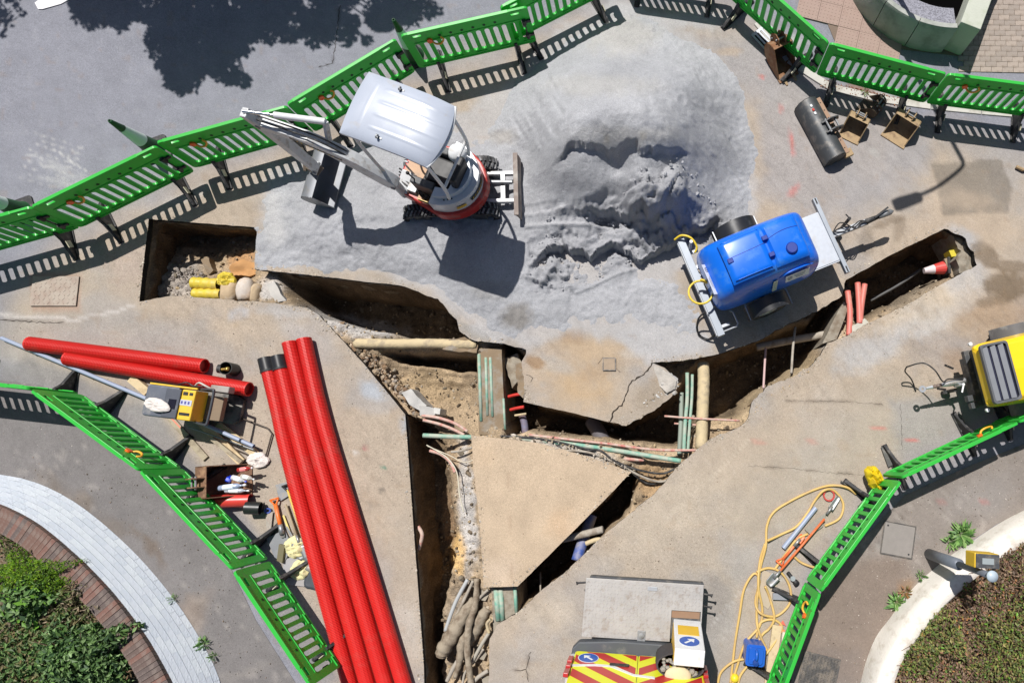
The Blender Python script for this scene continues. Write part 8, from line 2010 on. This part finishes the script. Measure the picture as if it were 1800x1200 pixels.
run('dusty_conduit', [(862, 1108, -.25), (848, 1130, -.27), (828, 1166, -.35)], .030, mat('dusty_light_conduit', lin((170, 164, 152)), .7, var=.12), 'light conduit crossing at the lower right of the tangle', 'conduit')
run('dusty_conduit', [(806, 1158, -.3), (796, 1175, -.32), (786, 1196, -.36)], .034, mat('dusty_light_conduit_b', lin((166, 158, 146)), .7, var=.12), 'light conduit at the bottom left of the tangle', 'conduit')
run('dusty_conduit', [(858, 1178, -.28), (840, 1190, -.3), (826, 1206, -.33)], .034, PDUST, 'dusty conduit at the bottom right of the tangle', 'conduit')
run('dusty_cable', [(858, 1036, -.18), (842, 1052, -.24), (830, 1075, -.3)], .022, PDUST, 'dusty cable near the top of the tangle', 'cable')
run('dusty_cable', [(860, 1112, -.16), (856, 1096, -.14), (862, 1088, -.1)], .025, PTAN, 'pale crumpled cable end against the right trench edge', 'cable')
run('dusty_cable', [(850, 1140, -.3), (836, 1160, -.36), (818, 1180, -.4), (812, 1210, -.42)], .02, PDUST, 'dusty cable low in the tangle', 'cable')
for k, (u, v, z) in enumerate(((818, 1035, -.35), (850, 1045, -.33), (800, 1125, -.45), (846, 1150, -.42), (815, 1175, -.45), (856, 1195, -.4), (838, 1180, -.46))):
    lump('soil_clod', [(u - 9, v - 6), (u + 4, v - 9), (u + 10, v), (u + 5, v + 9), (u - 7, v + 7)], z - .3, z + .06, CONC if k % 2 else CONCB, ['soil clod right below the island', 'grey clod beside the green ducts', 'clod under the thick left duct end', 'clod between the light conduits', 'brown clod low in the tangle', 'clod at the bottom right of the tangle', 'small clod beside the middle cable'][k], 'soil clod', 60 + k, amp=.06, step=.05)
# upper left pit: yellow bags, sand bags
SACKY = mat('yellow_sack', lin((206, 184, 64)), .5, var=.15, scale=8, dirt=lin((190, 160, 110)), dirt_amt=.3, bump=.5, bscale=25)
def roll_(pts, r, label):
    P3 = [P(*p) for p in pts]; o = P3[0].copy(); T = empty('yellow_sleeve', o, 0, label, 'sleeve'); path = smooth_path([p - o for p in P3], 6)
    m = MB(); rs = [r * (1 + .10 * math.sin(k * 2.1)) for k in range(len(path))]; m.tube(path, rs, 16, caps=False); m.tube(path, [q * .88 for q in rs], 16, caps=False); m.build('sleeve_film', SACKY, T, smooth=True); m = MB(); m.tube(path[-4:-3] + [path[-4] + Vector((.01, 0, 0))], r * .9, 14); m.build('inside', mat('sleeve_inside', lin((110, 96, 30)), .7), T)
roll_([(340, 498, -.33), (360, 499, -.33), (386, 501, -.33)], .105, 'upper yellow plastic sleeve over a pipe in the left pit')
roll_([(342, 517, -.33), (365, 517, -.33), (390, 518, -.33)], .095, 'lower yellow plastic sleeve over a pipe in the left pit')
q = crumple('yellow_film', P(400, 494, -.30), .16, .15, .16, SACKY, 'torn yellow film at the mouth of the upper sleeve', 'film', 71)
SBAG = mat('sand_bag', lin((182, 160, 130)), .9, var=.15, scale=6, dirt=lin((206, 198, 190)), dirt_amt=.3, bump=.6, bscale=30)
def sackpile(u, v, z, rx, ry, h, label, material, rz=0):
    m = MB(); m.sphere((0, 0, 0), 1, 20, 12); v2 = []
    for x, y, zz in m.v:
        k = 1 + .18 * (float(fbm(np.array([x * 2. + u]), np.array([y * 2. + zz * 2]), 81, 3)[0]) - .5) * 2; s = lambda t: (abs(t) ** .75) * (1 if t > 0 else -1); v2.append((s(x) * rx * k, s(y) * ry * k, zz * h * k))
    m.v = v2; q = m.build('sand_bag', material, None, smooth=True); q.location = P(u, v, z); q.rotation_euler = (0, 0, rz); return tag(q, label, 'sandbag')
sackpile(404, 514, -.32, .15, .20, .14, 'tan sandbag beside the lower yellow sleeve', SBAG)
sackpile(432, 510, -.26, .15, .22, .14, 'greyish white-topped sandbag in the left pit', mat('sand_bag_white', lin((200, 190, 180)), .9, var=.1, dirt=lin((178, 150, 120)), dirt_amt=.4, bump=.5), .1)
sackpile(452, 520, -.22, .08, .20, .14, 'narrow tan sandbag at the right of the pair in the left pit', SBAG)
lump('sand_lump', [(400, 470), (430, 456), (452, 462), (452, 480), (430, 486), (404, 484)], -.8, -.38, mat('orange_sand', lin((186, 140, 92)), .95, var=.2, bump=.8), 'orange sand mound in the corner of the left pit', 'sand mound', 91, amp=.10, step=.04)
lump('clay_lump', [(352, 455), (366, 452), (376, 476), (366, 482)], -1.0, -.55, CONCB, 'slanting clay lump catching the sun in the left pit', 'clay lump', 93, amp=.05, step=.045)
lump('soil_clod', [(468, 500), (480, 494), (492, 512), (504, 530), (488, 532), (474, 520)], -.4, -.06, mat('pale_soil', lin((182, 178, 172)), .95, var=.15, bump=.6), 'pale lump of fill between the left pit and the long dark pit', 'soil clod', 95, amp=.05, step=.045)
# rubble scattered along the sloping edge of the left slab
def rubble(name, poly, n, z, size, cols, label):
    U, V, pp = scatter(poly, n, None)
    isl = inside([(a, b) for a, b, _ in ISLAND], U, V); trn = inside([(a, b) for a, b, _ in TRENCH], U, V)
    ok = ~isl if z == 'floor' else ~(trn & ~isl) if name == 'loose_grit' else np.ones(len(U), bool); U, V, pp = U[ok], V[ok], pp[ok]; m = MB(); rn = random.Random(n)
    ico = MB(); ico.sphere((0, 0, 0), 1, 5, 3); vs0, fs0 = ico.v, ico.f; v, f, cc = [], [], []
    for (x, y, _), u, v_ in zip(pp, U, V):
        s = rn.uniform(*size) * (1 if rn.random() < .85 else 1.7); zz = floor_z(x, y) + s * .3 if z == 'floor' else z(u, v_) if callable(z) else z; R3 = Matrix.Rotation(rn.uniform(0, 6), 3, 'Z') @ Matrix.Rotation(rn.uniform(0, 3), 3, 'X'); a, b, c = rn.uniform(.6, 1.3), rn.uniform(.5, 1), rn.uniform(.4, .9); k0 = len(v); col = np.array(lin(rn.choice(cols))) * rn.uniform(.7, 1.2)
        for p in vs0: q = R3 @ Vector((p[0] * a * rn.uniform(.8, 1.2), p[1] * b * rn.uniform(.8, 1.2), p[2] * c)); v.append((x + q.x * s, y + q.y * s, zz + q.z * s)); cc.append(col)
        f += [tuple(i + k0 for i in t) for t in fs0]
    o = link_mesh(name, v, f, M_stone, None, False, np.array(cc)); return tag(o, kind='stuff')
BRN = [(176, 156, 132), (150, 124, 98), (196, 176, 152), (128, 104, 84), (160, 150, 140)]
rubble('rubble', [(572, 560), (600, 570), (660, 630), (720, 700), (760, 722), (740, 740), (712, 722), (640, 640)], 900, lambda u, v: -.06 - .26 * min(1, max(0, ((u - 575) / 150))) + .0, (.014, .04), BRN, '')
rubble('rubble', [(268, 460), (310, 458), (345, 486), (340, 524), (250, 528)], 420, -.44, (.012, .03), [(160, 152, 146), (140, 130, 122), (180, 170, 160)], '')
rubble('rubble', [(840, 768), (950, 772), (1040, 800), (1110, 832), (1100, 812), (1010, 782), (900, 760)], 120, -.03, (.010, .024), [(200, 190, 178), (180, 164, 140)], '')
rubble('rubble', [(1080, 740), (1190, 690), (1196, 668), (1170, 650), (1150, 690), (1100, 730)], 90, -.01, (.012, .03), [(190, 188, 184), (150, 136, 118), (200, 196, 190)], '')
rubble('rubble', [(1290, 750), (1330, 712), (1400, 662), (1440, 622), (1456, 612), (1430, 650), (1350, 705), (1310, 750)], 130, .0, (.006, .014), [(206, 182, 144), (190, 164, 126)], '')
rubble('loose_grit', [(20, 560), (600, 560), (720, 760), (730, 1180), (600, 1180), (300, 700), (20, 640)], 700, .001, (.003, .008), [(200, 190, 178), (160, 150, 138), (140, 130, 120)], '')
rubble('loose_grit', [(1200, 640), (1500, 600), (1750, 600), (1560, 830), (1380, 1000), (1000, 1000)], 800, .001, (.003, .008), [(206, 196, 180), (166, 156, 142), (146, 132, 118)], '')
rubble('sand_clods', [(985, 372), (1060, 325), (1195, 312), (1295, 400), (1200, 440), (1010, 505), (940, 530), (928, 440)], 420, lambda u, v: sand_z(P(u, v, .3).x, P(u, v, .3).y), (.008, .030), [(182, 183, 187), (170, 171, 175)], '')

ALLT = [(u, v) for u, v, _ in TRENCH]
rubble('trench_stones', ALLT, 3200, 'floor', (.008, .034), [(150, 138, 120), (128, 114, 96), (176, 164, 146), (104, 92, 78), (170, 150, 120)], '')
lump('broken_edge', [(1150, 645), (1168, 650), (1190, 668), (1188, 684), (1172, 692), (1158, 676)], -.5, .03, mat('broken_asphalt', lin((176, 170, 162)), .95, var=.35, scale=14, bump=1, bscale=40), 'crumbled whitish asphalt corner of the sandy tongue beside the dark trench', 'rubble', 97, amp=.07, step=.035)
lump('rock', [(905, 640), (922, 636), (930, 655), (922, 700), (912, 690)], -.8, -.05, CONCB, 'brown crumbling edge on the left side of the sandy tongue', 'rock', 98, amp=.08, step=.045)
lump('broken_edge', [(735, 712), (760, 716), (772, 726), (755, 736), (738, 730)], -.5, -.12, mat('broken_grey', lin((170, 168, 164)), .9, var=.3, bump=.8), 'grey broken slab piece above the pink cables', 'rubble', 99, amp=.05, step=.045)
lump('broken_edge', [(706, 690), (722, 684), (748, 712), (742, 722), (722, 712)], -.5, -.14, mat('broken_grey_b', lin((178, 176, 172)), .9, var=.3, bump=.8), 'long grey broken slab piece beside the rubble slope', 'rubble', 100, amp=.04, step=.045)
lump('mortar', [(762, 716), (774, 718), (772, 728), (762, 726)], -.4, -.06, mat('white_lump', lin((200, 198, 192)), .9, var=.2, bump=.8), 'small white lump just above the pink cables', 'mortar', 101, amp=.03, step=.03)

rubble('loose_grit', [(840, 775), (1080, 835), (910, 1025), (855, 1028)], 120, .0, (.003, .008), [(206, 190, 168), (150, 132, 112)], '')
rubble('loose_grit', [(870, 1120), (1000, 1010), (1200, 860), (1260, 900), (1250, 1010), (1010, 1020), (990, 1200), (865, 1200)], 300, .001, (.003, .008), [(206, 190, 168), (166, 148, 128), (146, 132, 118)], '')
rubble('loose_grit', [(0, 700), (230, 840), (400, 1010), (500, 1200), (400, 1200), (250, 970), (0, 820)], 500, .012, (.004, .009), [(196, 186, 176), (150, 134, 118), (110, 100, 90)], '')
rubble('loose_grit', [(1440, 1060), (1600, 870), (1800, 790), (1800, 880), (1640, 990), (1520, 1200), (1400, 1200)], 700, .012, (.004, .009), [(206, 196, 186), (150, 134, 118), (110, 100, 90)], '')

def edge_crumbs(loop, n, sgn, seed):
    rn = random.Random(seed); v, f, cc = [], [], []; ico = MB(); ico.sphere((0, 0, 0), 1, 5, 3)
    area = sum(a[0] * b[1] - b[0] * a[1] for a, b in zip(loop, loop[1:] + loop[:1])); L = len(loop)
    for _ in range(n):
        i = rn.randrange(L); a, b = loop[i], loop[(i + 1) % L]; d = math.hypot(b[0] - a[0], b[1] - a[1]) or 1; nx, ny = (b[1] - a[1]) / d, -(b[0] - a[0]) / d
        if area < 0: nx, ny = -nx, -ny
        if vnoise(np.array([i * .13]), np.array([.5]), 88 + seed)[0] < .45: continue
        t, o = rn.random(), (rn.random() ** 2) * .09 * sgn + .004 * sgn; x, y = a[0] + (b[0] - a[0]) * t + nx * o, a[1] + (b[1] - a[1]) * t + ny * o
        s = rn.uniform(.005, .014) * (1.6 if rn.random() < .12 else 1); col = np.array(lin(rn.choice([(190, 176, 156), (150, 138, 122), (170, 166, 160), (146, 134, 118), (206, 196, 180)]))); k = len(v); z = road_z(x, y)
        for p in ico.v: v.append((x + p[0] * s * rn.uniform(.7, 1.3), y + p[1] * s * rn.uniform(.7, 1.3), z + p[2] * s * .6)); cc.append(col)
        f += [tuple(q + k for q in t_) for t_ in ico.f]
    tag(link_mesh('loose_grit', v, f, M_stone, None, False, np.array(cc)), kind='stuff')
edge_crumbs(T_loop, 2600, 1, 1); edge_crumbs(I_loop, 420, -1, 2)
